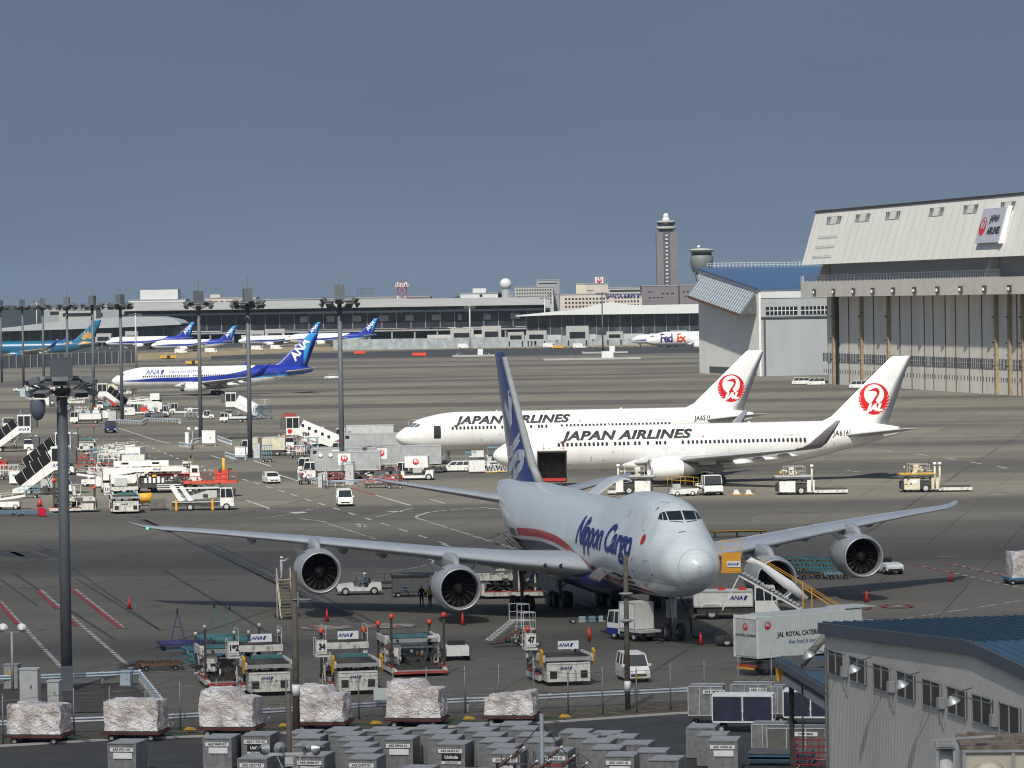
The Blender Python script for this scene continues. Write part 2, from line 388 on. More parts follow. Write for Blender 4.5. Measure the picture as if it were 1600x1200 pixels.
# ================================================================== aircraft
def interp(tab):
    xs = [t[0] for t in tab]; ys = [t[1] for t in tab]; n = len(xs)
    dl = [(ys[i + 1] - ys[i]) / (xs[i + 1] - xs[i]) for i in range(n - 1)]
    m = [dl[0]] + [0 if dl[i - 1] * dl[i] <= 0 else 2 * dl[i - 1] * dl[i] / (dl[i - 1] + dl[i]) for i in range(1, n - 1)] + [dl[-1]]
    def f(x):
        if x <= xs[0]: return ys[0]
        if x >= xs[-1]: return ys[-1]
        i = max(j for j in range(n - 1) if xs[j] <= x); h = xs[i + 1] - xs[i]; t = (x - xs[i]) / h
        return (2 * t**3 - 3 * t * t + 1) * ys[i] + (t**3 - 2 * t * t + t) * h * m[i] + (-2 * t**3 + 3 * t * t) * ys[i + 1] + (t**3 - t * t) * h * m[i + 1]
    return f
def livery(name, base, bands, rough=.32):
    """bands: (colour, [(x,zlow)..], [(x,zhigh)..], x0, x1) painted on the shell"""
    m = D.materials.new(name); m.use_nodes = True; n = m.node_tree.nodes; l = m.node_tree.links; b = n['Principled BSDF']
    b.inputs['Roughness'].default_value = rough; b.inputs['Coat Weight'].default_value = .25
    tc = n.new('ShaderNodeTexCoord'); sp = n.new('ShaderNodeSeparateXYZ'); l.new(tc.outputs['Object'], sp.inputs[0])
    def math_(op, a, c):
        k = n.new('ShaderNodeMath'); k.operation = op
        for i, q in enumerate((a, c)):
            if isinstance(q, (int, float)): k.inputs[i].default_value = q
            else: l.new(q, k.inputs[i])
        return k.outputs[0]
    xn = math_('DIVIDE', sp.outputs[0], 80.0)
    def curve(pts):
        fc = n.new('ShaderNodeFloatCurve'); c = fc.mapping.curves[0]; pts = [(p[0] / 80, p[1] / 20) for p in pts]
        if len(pts) == 1: pts = [(0, pts[0][1]), (1, pts[0][1])]
        c.points[0].location = pts[0]; c.points[1].location = pts[-1]
        for p in pts[1:-1]: c.points.new(*p)
        for p in c.points: p.handle_type = 'AUTO'
        fc.mapping.update(); l.new(xn, fc.inputs[1]); return math_('MULTIPLY', fc.outputs[0], 20.0)
    nz = n.new('ShaderNodeTexNoise'); nz.inputs['Scale'].default_value = .5; nz.inputs['Detail'].default_value = 5; l.new(tc.outputs['Object'], nz.inputs[0])
    mr = n.new('ShaderNodeMapRange'); mr.inputs[1].default_value = .3; mr.inputs[2].default_value = .7; mr.inputs[3].default_value = .90; mr.inputs[4].default_value = 1.03; l.new(nz.outputs[0], mr.inputs[0])
    vm = n.new('ShaderNodeVectorMath'); vm.operation = 'SCALE'; vm.inputs[0].default_value = base; l.new(mr.outputs[0], vm.inputs['Scale']); last = vm.outputs[0]
    # skin panel seams: hoop joints every 2.7 m
    fr = math_('FRACT', math_('DIVIDE', sp.outputs[0], 2.74), 0); seam = math_('LESS_THAN', fr, .012)
    fz = math_('FRACT', math_('DIVIDE', sp.outputs[2], 1.31), 0); seam2 = math_('LESS_THAN', fz, .014)
    sm = math_('MULTIPLY', math_('MAXIMUM', seam, seam2), .28)
    mx = n.new('ShaderNodeMix'); mx.data_type = 'RGBA'; mx.inputs[7].default_value = (.2, .2, .22, 1); l.new(sm, mx.inputs[0]); l.new(last, mx.inputs[6]); last = mx.outputs[2]
    for col, lo, hi, x0, x1 in bands:
        k = math_('MULTIPLY', math_('GREATER_THAN', sp.outputs[2], curve(lo)), math_('LESS_THAN', sp.outputs[2], curve(hi)))
        k = math_('MULTIPLY', k, math_('MULTIPLY', math_('GREATER_THAN', sp.outputs[0], x0), math_('LESS_THAN', sp.outputs[0], x1)))
        mx = n.new('ShaderNodeMix'); mx.data_type = 'RGBA'; mx.inputs[7].default_value = (*col, 1); l.new(k, mx.inputs[0]); l.new(last, mx.inputs[6]); last = mx.outputs[2]
    l.new(last, b.inputs['Base Color']); return m
NSEC = 40
def hull(zc, a, b, zu=None, ru=0):
    pts = []
    for i in range(NSEC):
        t = 2 * math.pi * i / NSEC; n = (math.cos(t), math.sin(t))     # normal direction (y, z)
        s1 = math.hypot(a * n[0], b * n[1]); h1 = zc * n[1] + s1
        h2 = zu * n[1] + ru if ru > 0 else -1e9
        if h1 >= h2: pts.append((a * a * n[0] / s1, zc + b * b * n[1] / s1))
        else: pts.append((ru * n[0], zu + ru * n[1]))
    return pts
def fuselage(S, m, root):
    top, bot, hw = interp(S['top']), interp(S['bot']), interp(S['hw'])
    ht = interp(S['hump']) if 'hump' in S else None; hr = interp(S['humpr']) if ht else None
    L = S['L']; xs = [.02, .1, .22, .4, .65, .95, 1.3, 1.7, 2.2, 2.7, 3.3, 4, 4.7, 5.5, 6.3, 7.2, 8.2, 9.2, 10.5]
    x = 12.0
    while x < L - 1: xs.append(x); x += 1.5 if ht and x < 30 else 2.2
    xs += [L - .6, L]
    mb = MB(m); secs = []
    for x in xs:
        zt, zb, a = top(x), bot(x), hw(x); zc = (zt + zb) / 2; b = (zt - zb) / 2
        p = hull(zc, a, b, ht(x) - hr(x), hr(x)) if ht and ht(x) > zt - .3 and hr(x) > .05 else hull(zc, a, b)
        secs.append([(x, q[0], q[1]) for q in p])
    mb.loft(secs)
    o = mb.build('fuselage', root); return o, bvh_of(o)
AF = [(1, 0), (.75, .30), (.5, .50), (.3, .56), (.15, .47), (.06, .32), (.015, .15), (0, 0), (.015, -.13), (.06, -.25), (.15, -.36), (.3, -.44), (.5, -.38), (.75, -.18)]
def airfoil(y, xl, c, z, th, sg, cant=0, tw=0):
    ct, st = math.cos(cant), math.sin(cant); out = []
    for u, w_ in AF:
        h = w_ * th * c - (u * c) * math.sin(tw)
        out.append((xl + u * c, sg * (y - h * st), z + h * ct))
    return out
def wing(name, secs, sg, m, root):
    mb = MB(m)
    for a, b in [(secs, m)]: mb.loft([airfoil(s[0], s[1], s[2], s[3], s[4], sg, R(s[5]) if len(s) > 5 else 0, R(s[6]) if len(s) > 6 else 0) for s in a])
    return mb.build(name, root)
def nacelle(root, x, y, z, r, Ln, Lc, m, mlip=CHROME, ncore=None, nb=20, ck=1.0):
    mb = MB(m).at(x, y, z)
    mb.m(mlip).lathe([(.9, .885 * r), (.3, .90 * r), (.08, .925 * r), (0, .965 * r), (.06, 1.0 * r), (.28, 1.045 * r)], 36)
    mb.m(m).lathe([(.28, 1.045 * r), (.8, 1.10 * r), (1.6, 1.135 * r), (Ln * .55, 1.12 * r), (Ln * .8, 1.03 * r), (Ln, .90 * r)], 36)
    mb.m(DGREY).lathe([(Ln, .90 * r), (Ln, .87 * r), (Ln - .8, .80 * r)], 36)
    e = mb.build('engine', root)
    cm = MB(ncore or GREY).at(x, y, z).lathe([(Ln * .6, .66 * r * ck), (Ln, .62 * r * ck), (Ln + Lc * .6, .42 * r * ck), (Ln + Lc * .62, .37 * r), (Ln + Lc, .22 * r), (Ln + Lc * 1.25, .03 * r)], 24)
    cm.build('exhaust', e)
    fb = MB(FAN).at(x, y, z); fb.m(BLACK).lathe([(1.35, .02), (1.35, .9 * r)], 24); fb.m(FAN)
    for i in range(nb):
        t = 2 * math.pi * i / nb; d = .62 * 2 * math.pi / nb
        def P(rr, a, tt): return (tt, rr * math.cos(a), rr * math.sin(a))
        fb.face([P(.28 * r, t, 1.0), P(.6 * r, t + .05, .95), P(.87 * r, t + .12, .93), P(.87 * r, t + d + .12, 1.22), P(.6 * r, t + d + .05, 1.2), P(.28 * r, t + d, 1.2)])
    fb.lathe([(.45, .01), (.55, .08 * r), (.8, .20 * r), (1.05, .29 * r), (1.2, .3 * r)], 20)
    fb.build('fan', e)
    return e
FAN = mat('fan_blade', (.012, .012, .014), .45, var=.2)
def gear(root, x, y, ztop, rows, r, name='landing_gear', track=.5, base=1.4, w=.42, side=0):
    mb = MB(GREY)
    mb.cyl((x, y, ztop), (x, y, r), .17, .12, 10); mb.cyl((x, y - track, r), (x, y + track, r), .09)
    mb.cyl((x - (.0 if rows == 1 else base / 2), y, r), (x + (0 if rows == 1 else base / 2), y, r), .12)
    mb.bar((x + 1.5, y, ztop), (x, y, r + .5), .14); mb.bar((x - .15, y - side * 1.6, ztop), (x, y, r + .9), .14)
    mb.m(LGREY).box(x - .9, x + .9, y + side * .5 - .03, y + side * .5 + .03, r + 1.0, ztop)
    g = mb.build(name, root)
    for i in range(rows):
        xx = x + (0 if rows == 1 else (i / (rows - 1) - .5) * base)
        for s in (-1, 1):
            wb = MB(BLACK).at(xx, y + s * track, r)
            wb.lathe([(-w / 2, r * .55), (-w / 2, r * .9), (-w * .35, r), (w * .35, r), (w / 2, r * .9), (w / 2, r * .55)], 20, 'y')
            wb.m(GREY).lathe([(-w * .4, .02), (-w * .4, r * .55)], 16, 'y').lathe([(w * .4, .02), (w * .4, r * .55)], 16, 'y')
            wb.build('wheel', g)
    return g
def proj_sign(root, bvh, bm, m, x, z, side, name='lettering', step=.3, off=.015, rot=0, ykeep=6):
    """text on the side of a fuselage; side -1 port (reads nose to tail), +1 starboard (reads tail to nose)"""
    xr = Vector((1, 0, 0)) if side < 0 else Vector((-1, 0, 0))
    up = Vector((0, 0, 1)); M = frame((x, side * ykeep, z), xr, up) @ Matrix.Rotation(rot, 4, 'Z')
    return sign(name, bm, m, M, root, step, bvh, off, 4)
def rrect(w, h, r=.3, n=3):
    r = r * min(w, h); out = []
    for cx, cy, a0 in ((w / 2 - r, h / 2 - r, 0), (-w / 2 + r, h / 2 - r, 90), (-w / 2 + r, -h / 2 + r, 180), (w / 2 - r, -h / 2 + r, 270)):
        for i in range(n + 1): a = R(a0 + 90 * i / n); out.append((cx + r * math.cos(a), cy + r * math.sin(a)))
    return out
def outline_bm(w, h, t=.05, r=.2):
    a = rrect(w, h, r); b = rrect(w - 2 * t, h - 2 * t, r); n = len(a)
    return poly_bm([[a[i], a[(i + 1) % n], b[(i + 1) % n], b[i]] for i in range(n)])
WINM = mat('cabin_window', (.03, .035, .045), .2, var=.3)
def cabin_windows(root, bvh, xs, z, side=-1, w=.32, h=.50):
    if not xs: return
    xm = xs[len(xs) // 2]
    o = proj_sign(root, bvh, poly_bm([rrect(w, h, .45)]), WINM, xm, z, side, 'cabin_window')
    for x in xs:
        if x == xm: continue
        c = o.copy(); C.objects.link(c); c.location.x += x - xm
def cockpit(root, bvh, panes, m=GLASS):
    """panes given as (y,z) outlines, projected back onto the nose"""
    for side in (-1, 1):
        for p in panes:
            bm = poly_bm([[(side * q[0], q[1]) for q in p]])
            sign('cockpit_window', bm, m, frame((-2, 0, 0), (0, 1, 0), (0, 0, 1)) if False else Matrix(((0, 0, -1, -2), (1, 0, 0, 0), (0, 1, 0, 0), (0, 0, 0, 1))), root, .12, bvh, .035, 30)
def place(root, X, Y, head):        # head: compass heading of the nose, degrees from +Y clockwise
    h = (math.sin(R(head)), math.cos(R(head)))
    root.location = (X, Y, 0); root.rotation_euler = (0, 0, math.atan2(-h[1], -h[0]))

# ---------------------------------------------------------------- four engined freighter
def freighter():
    S = dict(L=74.2,
        top=[(0, 5.72), (.3, 6.25), (1, 6.85), (2, 7.4), (3.2, 7.9), (5, 8.5), (8, 8.85), (12, 8.9), (58, 8.9), (66, 8.8), (74.2, 8.3)],
        bot=[(0, 5.55), (.3, 4.95), (1, 4.3), (2, 3.85), (4, 3.4), (7, 3.1), (10, 2.9), (15, 2.7), (22, 2.5), (48, 2.5), (54, 2.9), (62, 4.6), (74.2, 7.5)],
        hw=[(0, .03), (.3, .7), (1, 1.33), (2, 1.9), (4, 2.3), (6, 2.6), (9, 2.88), (13, 3.12), (18, 3.25), (50, 3.25), (56, 3.0), (64, 2.1), (74.2, .35)],
        hump=[(0, 5.0), (2.3, 7.3), (3.0, 7.75), (3.9, 8.35), (4.5, 8.72), (5.2, 9.25), (6.4, 9.65), (8.5, 9.98), (11, 10.1), (16, 10.05), (19, 9.8), (22, 9.35), (25, 8.95), (28, 8.0), (30, 6), (80, 0)],
        humpr=[(0, .0), (2, .5), (3.2, 1.2), (5, 1.75), (8, 2.1), (16, 2.15), (25, 2.0), (80, 2)])
    BL = (.018, .02, .10); RD = (.48, .03, .045); WT = (.66, .68, .70)
    hi = [(0, 2.6), (9, 3.55), (14, 3.85), (20, 4.35), (25, 4.95), (31, 5.75), (38, 6.0), (52, 5.55), (80, 5.2)]
    sh = lambda t, d: [(a, b - d * min(1, a / 22)) for a, b in t]
    m = livery('freighter_livery', (.74, .80, .82), [
        (RD, sh(hi, .62), hi, 8, 50), (WT, sh(hi, .92), sh(hi, .62), 8, 50), (BL, [(0, 0)], sh(hi, .92), 12, 50),
        ((.07, .13, .19), [(0, 4.2)], [(0, 5.45)], 50.5, 54)], .3)
    root = thing('cargo_aircraft', 'four engined white cargo jet facing the camera with Nippon Cargo lettering and blue tail', 'airplane')
    fo, bv = fuselage(S, m, root)
    WM = livery('freighter_wing', (.46, .49, .53), [], .38)
    ws = [(0, 20.6, 19, 4.0, .12), (3.0, 23.4, 16.2, 4.15, .125, 0, 2), (7, 26.9, 13.0, 4.35, .115, 0, 1.5), (11.9, 31.0, 10.2, 4.75, .105, 0, 1), (21, 38.4, 7.3, 5.55, .095), (28, 44.2, 5.0, 6.1, .09), (32, 47.6, 3.5, 6.35, .09), (33.3, 49.3, 2.4, 6.5, .09), (34.2, 51.6, .7, 6.75, .09)]
    for sg in (1, -1):
        wo = wing('wing', ws, sg, WM, root)
        # strip of leading edge flaps, flap fairings under the trailing edge, landing lights
        for y, xl, zz, ll in ((7.5, 34, 3.75, 6), (15.6, 38.5, 4.5, 5), (18.4, 40.3, 4.8, 4.5), (25, 45, 5.5, 3.6)):
            fb = MB(WM).at(xl, sg * y, zz); fb.loft([[(t * ll, .38 * k * math.cos(a), .45 * k * math.sin(a)) for a in [2 * math.pi * i / 10 for i in range(10)]] for t, k in ((0, .1), (.12, .7), (.35, 1), (.7, .85), (1, .12))])
            fb.build('flap_fairing', wo)
        for q in (4.6, 5.6): lb = MB(GLASS); lb.lathe([(0, .02), (0, .17)], 12, 'x', (23.4 + (q - 3) * .875 - .03 , sg * q, 4.22)); lb.build('landing_light', wo)
        for k, (y, xi, z) in enumerate(((12.0, 25.6, 2.65), (21.2, 34.2, 3.55))):
            e = nacelle(root, xi, sg * y, z, 1.55, 5.0, 2.2, NACM, nb=18)
            pb = MB(NACM); zt = (4.7, 5.55)[k]; xw = (31.2, 38.7)[k]; yy = sg * y
            def psec(x, z0, z1, w_): return [(x, yy - w_, z0), (x, yy - w_, z1), (x, yy - w_ * .4, z1 + .12), (x, yy + w_ * .4, z1 + .12), (x, yy + w_, z1), (x, yy + w_, z0)]
            pb.loft([psec(xi + 1.0, z + 1.62, z + 1.72, .1), psec(xi + 2.2, z + 1.6, z + 2.15, .28), psec(xi + 3.6, z + 1.2, z + 2.35, .34), psec(xw - .2, z + .9, zt + .22, .34), psec(xw + 2.5, z + 1.0, zt + .1, .3), psec(xw + 5, zt - .6, zt - .3, .12)])
            pb.build('pylon', root)
            sb = MB(NACM)
            for s2 in ((-1, 1)[k:] if k else (-1, 1)):
                sb = MB(NACM); sb.face([(xi + 1.2, yy + s2 * .95, z + 1.45), (xi + 2.6, yy + s2 * 1.35, z + 1.15), (xi + 2.7, yy + s2 * 1.75, z + 1.75), (xi + 2.2, yy + s2 * 1.6, z + 1.85)]); sb.build('strake', e)
    # tail
    FM = livery('freighter_fin', (.025, .04, .21), [], .35)
    fb = MB(FM)
    def fsec(z, xl, c, th): return [(xl + u * c, w_ * th * c, z) for u, w_ in AF]
    fb.loft([fsec(7.8, 56, 14.5, .10), fsec(8.9, 57.0, 13.3, .10), fsec(10.2, 59.6, 11.2, .10), fsec(19.0, 71.6, 4.5, .09), fsec(19.4, 72.4, 3.7, .06)])
    fin = fb.build('tail_fin', root); fbv = bvh_of(fin)
    le = MB(LGREY); le.loft([[(x - .12, -.28 * k, z), (x - .3, 0, z), (x - .12, .28 * k, z), (x + .55, .36 * k, z), (x + .55, -.36 * k, z)] for x, z, k in ((56.3, 8.9, 1.0), (59.4, 10.2, 1), (65.6, 14.6, .8), (71.5, 19.0, .6))])
    le.build('leading_edge', fin)
    # the letters N C A run up the fin
    def strokes(pl, w_): 
        out_ = []
        for a, b in zip(pl, pl[1:]):
            a = Vector(a); b = Vector(b); d = (b - a).normalized(); n_ = Vector((-d.y, d.x)) * w_ / 2; a -= d * w_ * .25; b += d * w_ * .25
            out_.append([tuple(a + n_), tuple(b + n_), tuple(b - n_), tuple(a - n_)])
        return out_
    W = []
    W += strokes([(-65.2, 15.2), (-68.6, 16.9)], .9) + strokes([(-68.6, 16.9), (-66.4, 13.4)], .8) + strokes([(-66.4, 13.4), (-69.6, 14.9)], .9)
    W += strokes([(-68.6, 11.9), (-67.6, 10.9), (-65.4, 11.2), (-63.6, 12.1), (-63.0, 13.0), (-64.6, 14.2)], .95)
    W += strokes([(-68.9, 9.3), (-66, 10.0), (-63, 10.9), (-61.6, 10.9), (-61.4, 10.1), (-63, 9.4), (-65.0, 9.0)], .9) + strokes([(-64.6, 10.2), (-64.9, 9.0)], .8)
    for side in (1, -1):
        sign('lettering', poly_bm(W), PLATEB, frame((0, side * 3, 0), (-side, 0, 0), (0, 0, 1)) if side == 1 else Matrix(((-1, 0, 0, 0), (0, 0, -1, -3), (0, 1, 0, 0), (0, 0, 0, 1))), fin, .6, fbv, .03, 2)
    ss = [(0, 61.5, 9.5, 7.0, .1), (2, 63.2, 8.0, 7.15, .1), (10.4, 70.7, 3.0, 8.5, .09), (11.1, 71.8, 2.0, 8.65, .08)]
    for sg in (1, -1): wing('horizontal_stabilizer', ss, sg, WM, root)
    MB(DARK).lathe([(0, .36), (.5, .3), (.5, .02)], 16, 'x', (74.1, 0, 7.9)).build('exhaust_port', root)
    # belly fairing
    bf = MB(m); bf.loft([[(x, a * 3.5 * k, 3.2 + b * 1.35 * k) for a, b in [(math.cos(2 * math.pi * i / 20), math.sin(2 * math.pi * i / 20)) for i in range(20)]] for x, k in ((20.5, .3), (22.5, .8), (26, 1), (40, 1), (44, .8), (47, .3))])
    bf.build('wing_root_fairing', root)
    # cockpit glazing, doors, marks
    cockpit(root, bv, [[(.05, 8.62), (.95, 8.6), (.98, 9.14), (.05, 9.2)], [(1.02, 8.6), (1.26, 8.6), (1.18, 9.08), (1.04, 9.12)], [(1.30, 8.6), (1.52, 8.64), (1.32, 8.99), (1.22, 9.05)]])
    sign('wiper', poly_bm([[(-.1, 8.5), (-.95, 8.56), (-.95, 8.52), (-.12, 8.45)], [(.1, 8.5), (.95, 8.56), (.95, 8.52), (.12, 8.45)]]), INK, Matrix(((0, 0, -1, -2), (1, 0, 0, 0), (0, 1, 0, 0), (0, 0, 0, 1))), root, .3, bv, .02, 30)
    # radome seam ring
    rb = []
    for i in range(48):
        a0, a1 = 2 * math.pi * i / 48, 2 * math.pi * (i + 1) / 48
        rb.append([(k * r_ * math.cos(a), 5.62 + r_ * .98 * math.sin(a)) for a, r_, k in ((a0, 1.22, 1), (a1, 1.22, 1), (a1, 1.242, 1), (a0, 1.242, 1))])
    sign('radome_seam', poly_bm(rb), GREY, Matrix(((0, 0, -1, -2), (1, 0, 0, 0), (0, 1, 0, 0), (0, 0, 0, 1))), root, None, bv, .008, 30)
    # horizontal nose door seam
    proj_sign(root, bv, poly_bm([[(-8, -.02), (8, -.02), (8, .02), (-8, .02)]]), GREY, 9.2, 4.35, 1, 'nose_door_seam', .5, .008)
    for side in (1, -1):
        t = text_bm('Nippon Cargo', 2.7, .12, .085, 1.12, sp=.98); proj_sign(root, bv, t, INKBLUE, 17.4, 6.7, side, step=.3, off=.045)
    proj_sign(root, bv, poly_bm([circ(0, 0, .36)]), INKRED, 6.6, 7.2, 1, 'red_disc', .15, .05)
    for x, z, w_, h_ in ((7.3, 8.75, 1.0, 1.95), (5.4, 4.9, 1.1, 1.9)):
        proj_sign(root, bv, outline_bm(w_, h_, .035), GREY, x, z, 1, 'door_seam', .4, .01)
    for k in range(3): proj_sign(root, bv, poly_bm([[(0, -.3), (.08, -.3), (.08, .3), (0, .3)]]), GREY, 12.2 + k * .45, 8.7, 1, 'vent_slot')
    for x, z in ((6.9, 9.3), (8.4, 5.7), (8.7, 4.9), (8.9, 4.5), (7.5, 4.0), (9.6, 3.8), (3.2, 7.9), (4.6, 4.9)):
        proj_sign(root, bv, poly_bm([rrect(.16, .18)]), INK, x, z, 1, 'sensor_port')
    for sg in (1, -1):      # ventral cargo doors swung open on the starboard side
        if sg < 0: continue
        for x0, x1, zb in ((10.2, 13.8, 3.5), (48.5, 51.8, 3.7)):
            proj_sign(root, bv, poly_bm([[(-(x1 - x0) / 2, -.95), ((x1 - x0) / 2, -.95), ((x1 - x0) / 2, .95), (-(x1 - x0) / 2, .95)]]), DARK, (x0 + x1) / 2, zb, 1, 'hold_opening', .4, .012)
            db = MB(m); pts = []
            for i in range(7):
                t = i / 6; pts.append((3.1 + t * 1.7, zb + .95 + .5 * math.sin(t * 3.0) - t * .45))
            db.m(mat('door_inner', (.15, .145, .14), .6, var=.2))
            A = [[(x0, p[0], p[1] + .0), (x1, p[0], p[1] + .0), (x1, p[0] + .02, p[1] + .14), (x0, p[0] + .02, p[1] + .14)] for p in pts]
            db.loft(A, smooth=False)
            dd = db.build('cargo_door', root)
            sb = MB(DARK)
            for xx in (x0 + .1, x1 - .1): sb.bar((xx, 3.1, zb + .2), (xx, 4.5, zb + 1.4), .1)
            for xx in (x0 + 1, x0 + 2, x1 - .6): sb.path([(xx, p[0], p[1] - .06) for p in pts], .07)
            sb.build('door_rib', dd)
    # main deck side cargo door raised on the port side
    db = MB(m); pts = [(-2.55 - .0 * i, 8.2) for i in range(1)]
    pts = [(-2.6 - 3.1 * math.sin(t), 8.05 + 1.1 * math.sin(t * 1.9) + .3 * t) for t in [i / 7 * 1.25 for i in range(8)]]
    db.loft([[(46.5, p[0], p[1]), (50, p[0], p[1]), (50, p[0], p[1] + .16), (46.5, p[0], p[1] + .16)] for p in pts], smooth=False); db.build('cargo_door', root)
    # gear
    gear(root, 7.9, 0, 3.0, 1, .62, 'nose_gear', .48, w=.42)
    for y in (5.5, -5.5): gear(root, 35.8, y, 3.9, 2, .62, 'wing_gear', .55, 1.45, side=(1 if y > 0 else -1))
    for y in (1.9, -1.9): gear(root, 38.9, y, 2.6, 2, .62, 'body_gear', .55, 1.45, side=(1 if y > 0 else -1))
    for s in (-1, 1): MB(DGREY).box(5.6, 7.0, s * .75 - .03, s * .75 + .03, 1.75, 3.0).build('gear_door', root)
    nl = MB(NAVG).lathe([(-.1, .02), (-.05, .09), (.05, .09), (.1, .02)], 10, 'y', (48.25, 33.0, 6.42)); nl.build('navigation_light', root)
    place(root, 12.45, 254.35, 169.5)
    return root
NACM = livery('nacelle_grey', (.42, .44, .46), [], .35)
PLATEB = mat('letter_white_blue', (.50, .56, .64), .4, var=.05)
NAVG = mat('green_lamp', (.1, .8, .3), .3)
_b = NAVG.node_tree.nodes['Principled BSDF']; _b.inputs['Emission Color'].default_value = (.05, 1, .25, 1); _b.inputs['Emission Strength'].default_value = 3
freighter()

# ---------------------------------------------------------------- twin jets
TW_TOP = [(0, 4.2), (.35, 4.75), (1, 5.25), (1.8, 5.75), (2.6, 6.3), (3.6, 6.75), (5, 7.1), (7, 7.5), (9, 7.65), (44, 7.65), (49, 7.35), (53.4, 6.7)]
TW_BOT = [(0, 4.0), (.35, 3.45), (1, 2.95), (2.2, 2.45), (4, 2.1), (7, 1.95), (34, 1.95), (39, 2.35), (45, 3.6), (53.4, 5.7)]
TW_HW = [(0, .03), (.35, .75), (1, 1.25), (2.2, 1.78), (4, 2.2), (6, 2.42), (9, 2.515), (36, 2.515), (42, 2.2), (48, 1.35), (53.4, .25)]
def twinjet(name, label, body, fin_m, wing_m, nac, X, Y, head, detail=2, winglet=True, wl_m=None, sc=1.0, group=None, finx=0):
    S = dict(L=53.4, top=TW_TOP, bot=TW_BOT, hw=TW_HW)
    root = thing(name, label, 'airplane', group=group)
    fo, bv = fuselage(S, body, root)
    ws = [(0, 16.2, 13.2, 2.75, .12), (2.4, 18.0, 11.2, 2.85, .12, 0, 2), (8, 22.2, 7.9, 3.4, .11, 0, 1), (16, 28.5, 5.1, 4.25, .10), (22.8, 33.9, 2.7, 5.0, .10)]
    wl = [(22.8, 33.9, 2.7, 5.0, .10), (23.5, 34.6, 2.5, 5.2, .09, 25), (24.0, 35.5, 2.15, 5.75, .08, 55), (24.5, 37.1, 1.4, 7.2, .08, 72), (24.9, 38.6, .6, 8.5, .08, 75)]
    for sg in (-1, 1):
        wo = wing('wing', ws, sg, wing_m, root)
        if winglet: wing('winglet', wl, sg, wl_m or wing_m, wo)
        for y, xl, zz, ll in ((6.2, 28.2, 2.75, 4), (12.5, 30.8, 3.45, 3.4), (17.5, 32.8, 4.0, 2.8)):
            if detail > 0:
                fb = MB(body if detail > 1 else wing_m).at(xl, sg * y, zz); fb.loft([[(t * ll, .26 * k * math.cos(a), .32 * k * math.sin(a)) for a in [2 * math.pi * i / 8 for i in range(8)]] for t, k in ((0, .1), (.15, .7), (.4, 1), (.7, .8), (1, .1))])
                fb.build('flap_fairing', wo)
        e = nacelle(root, 18.6, sg * 7.9, 2.25, 1.27, 4.3, 3.6, nac, ncore=EXH, ck=1.33)
        pb = MB(body); yy = sg * 7.9
        pb.loft([[(x, yy - w_, z0), (x, yy - w_, z1), (x, yy + w_, z1), (x, yy + w_, z0)] for x, z0, z1, w_ in ((19.7, 3.55, 3.6, .08), (21.1, 3.2, 3.85, .22), (23.2, 2.6, 3.75, .24), (27.2, 2.7, 3.2, .14))], smooth=False)
        pb.build('pylon', root)
        gear(root, 27.9, sg * 4.65, 3.0, 2, .56, 'main_gear', .5, 1.42, side=sg)
    gear(root, 5.8, 0, 2.6, 1, .46, 'nose_gear', .35, w=.35)
    fb = MB(fin_m)
    def fsec(z, xl, c, th): return [(xl + u * c, w_ * th * c, z) for u, w_ in AF]
    fb.loft([fsec(6.4, 40.6, 11.5, .08), fsec(7.35, 42.6, 9.4, .10), fsec(8.2, 44.4, 7.9, .10), fsec(15.6, 52.3, 2.75, .09), fsec(15.85, 52.65, 2.35, .05)])
    fin = fb.build('tail_fin', root)
    ss = [(0, 44.5, 6.4, 5.7, .1), (1.2, 45.6, 5.6, 5.75, .1), (9.0, 51.6, 2.0, 6.7, .09), (9.4, 52.3, 1.2, 6.75, .07)]
    for sg in (1, -1): wing('horizontal_stabilizer', ss, sg, wing_m, root)
    bf = MB(body); bf.loft([[(x, a * 2.75 * k, 2.75 + b * 1.25 * k) for a, b in [(math.cos(2 * math.pi * i / 20), math.sin(2 * math.pi * i / 20)) for i in range(20)]] for x, k in ((15.0, .2), (16.5, .62), (19, .95), (22, 1), (29, 1), (33, .7), (36, .2))])
    bf.build('wing_root_fairing', root)
    MB(EXH).lathe([(0, .26), (.35, .2), (.35, .02)], 12, 'x', (53.2, 0, 6.2)).build('exhaust_port', root)
    if detail > 0:
        cockpit(root, bv, [[(.05, 5.62), (.8, 5.6), (.82, 6.15), (.05, 6.22)], [(.9, 5.58), (1.35, 5.56), (1.25, 6.1), (.9, 6.15)], [(1.42, 5.56), (1.72, 5.6), (1.5, 6.02), (1.33, 6.08)]], WGLASS)
        an = MB(body)
        for x in (14.5, 33): an.at(x, 0, 7.35).prism([(0, 0), (.5, 0), (.6, .45), (.42, .45)], -.03, .03)
        an.at(21.5, 0, 7.38).loft([[(t * 2.6, .45 * k * math.cos(a), .22 * k * math.sin(a)) for a in [2 * math.pi * i / 8 for i in range(8)]] for t, k in ((0, .1), (.3, 1), (.7, 1), (1, .1))])
        an.build('antenna', root)
    root.scale = (sc,) * 3
    place(root, X, Y, head)
    return root, bv, fin, bvh_of(fin)
EXH = mat('exhaust_metal', (.38, .37, .36), .45, metal=.4, var=.15)
JALM = livery('white_livery', (.80, .80, .79), [])
JWING = livery('white_jet_wing', (.42, .43, .44), [], .4)
JWL = mat('grey_winglet', (.20, .19, .23), .4, var=.05)
PORTM = lambda o, x, z: frame((x, -5, z), (1, 0, 0), (0, 0, 1))
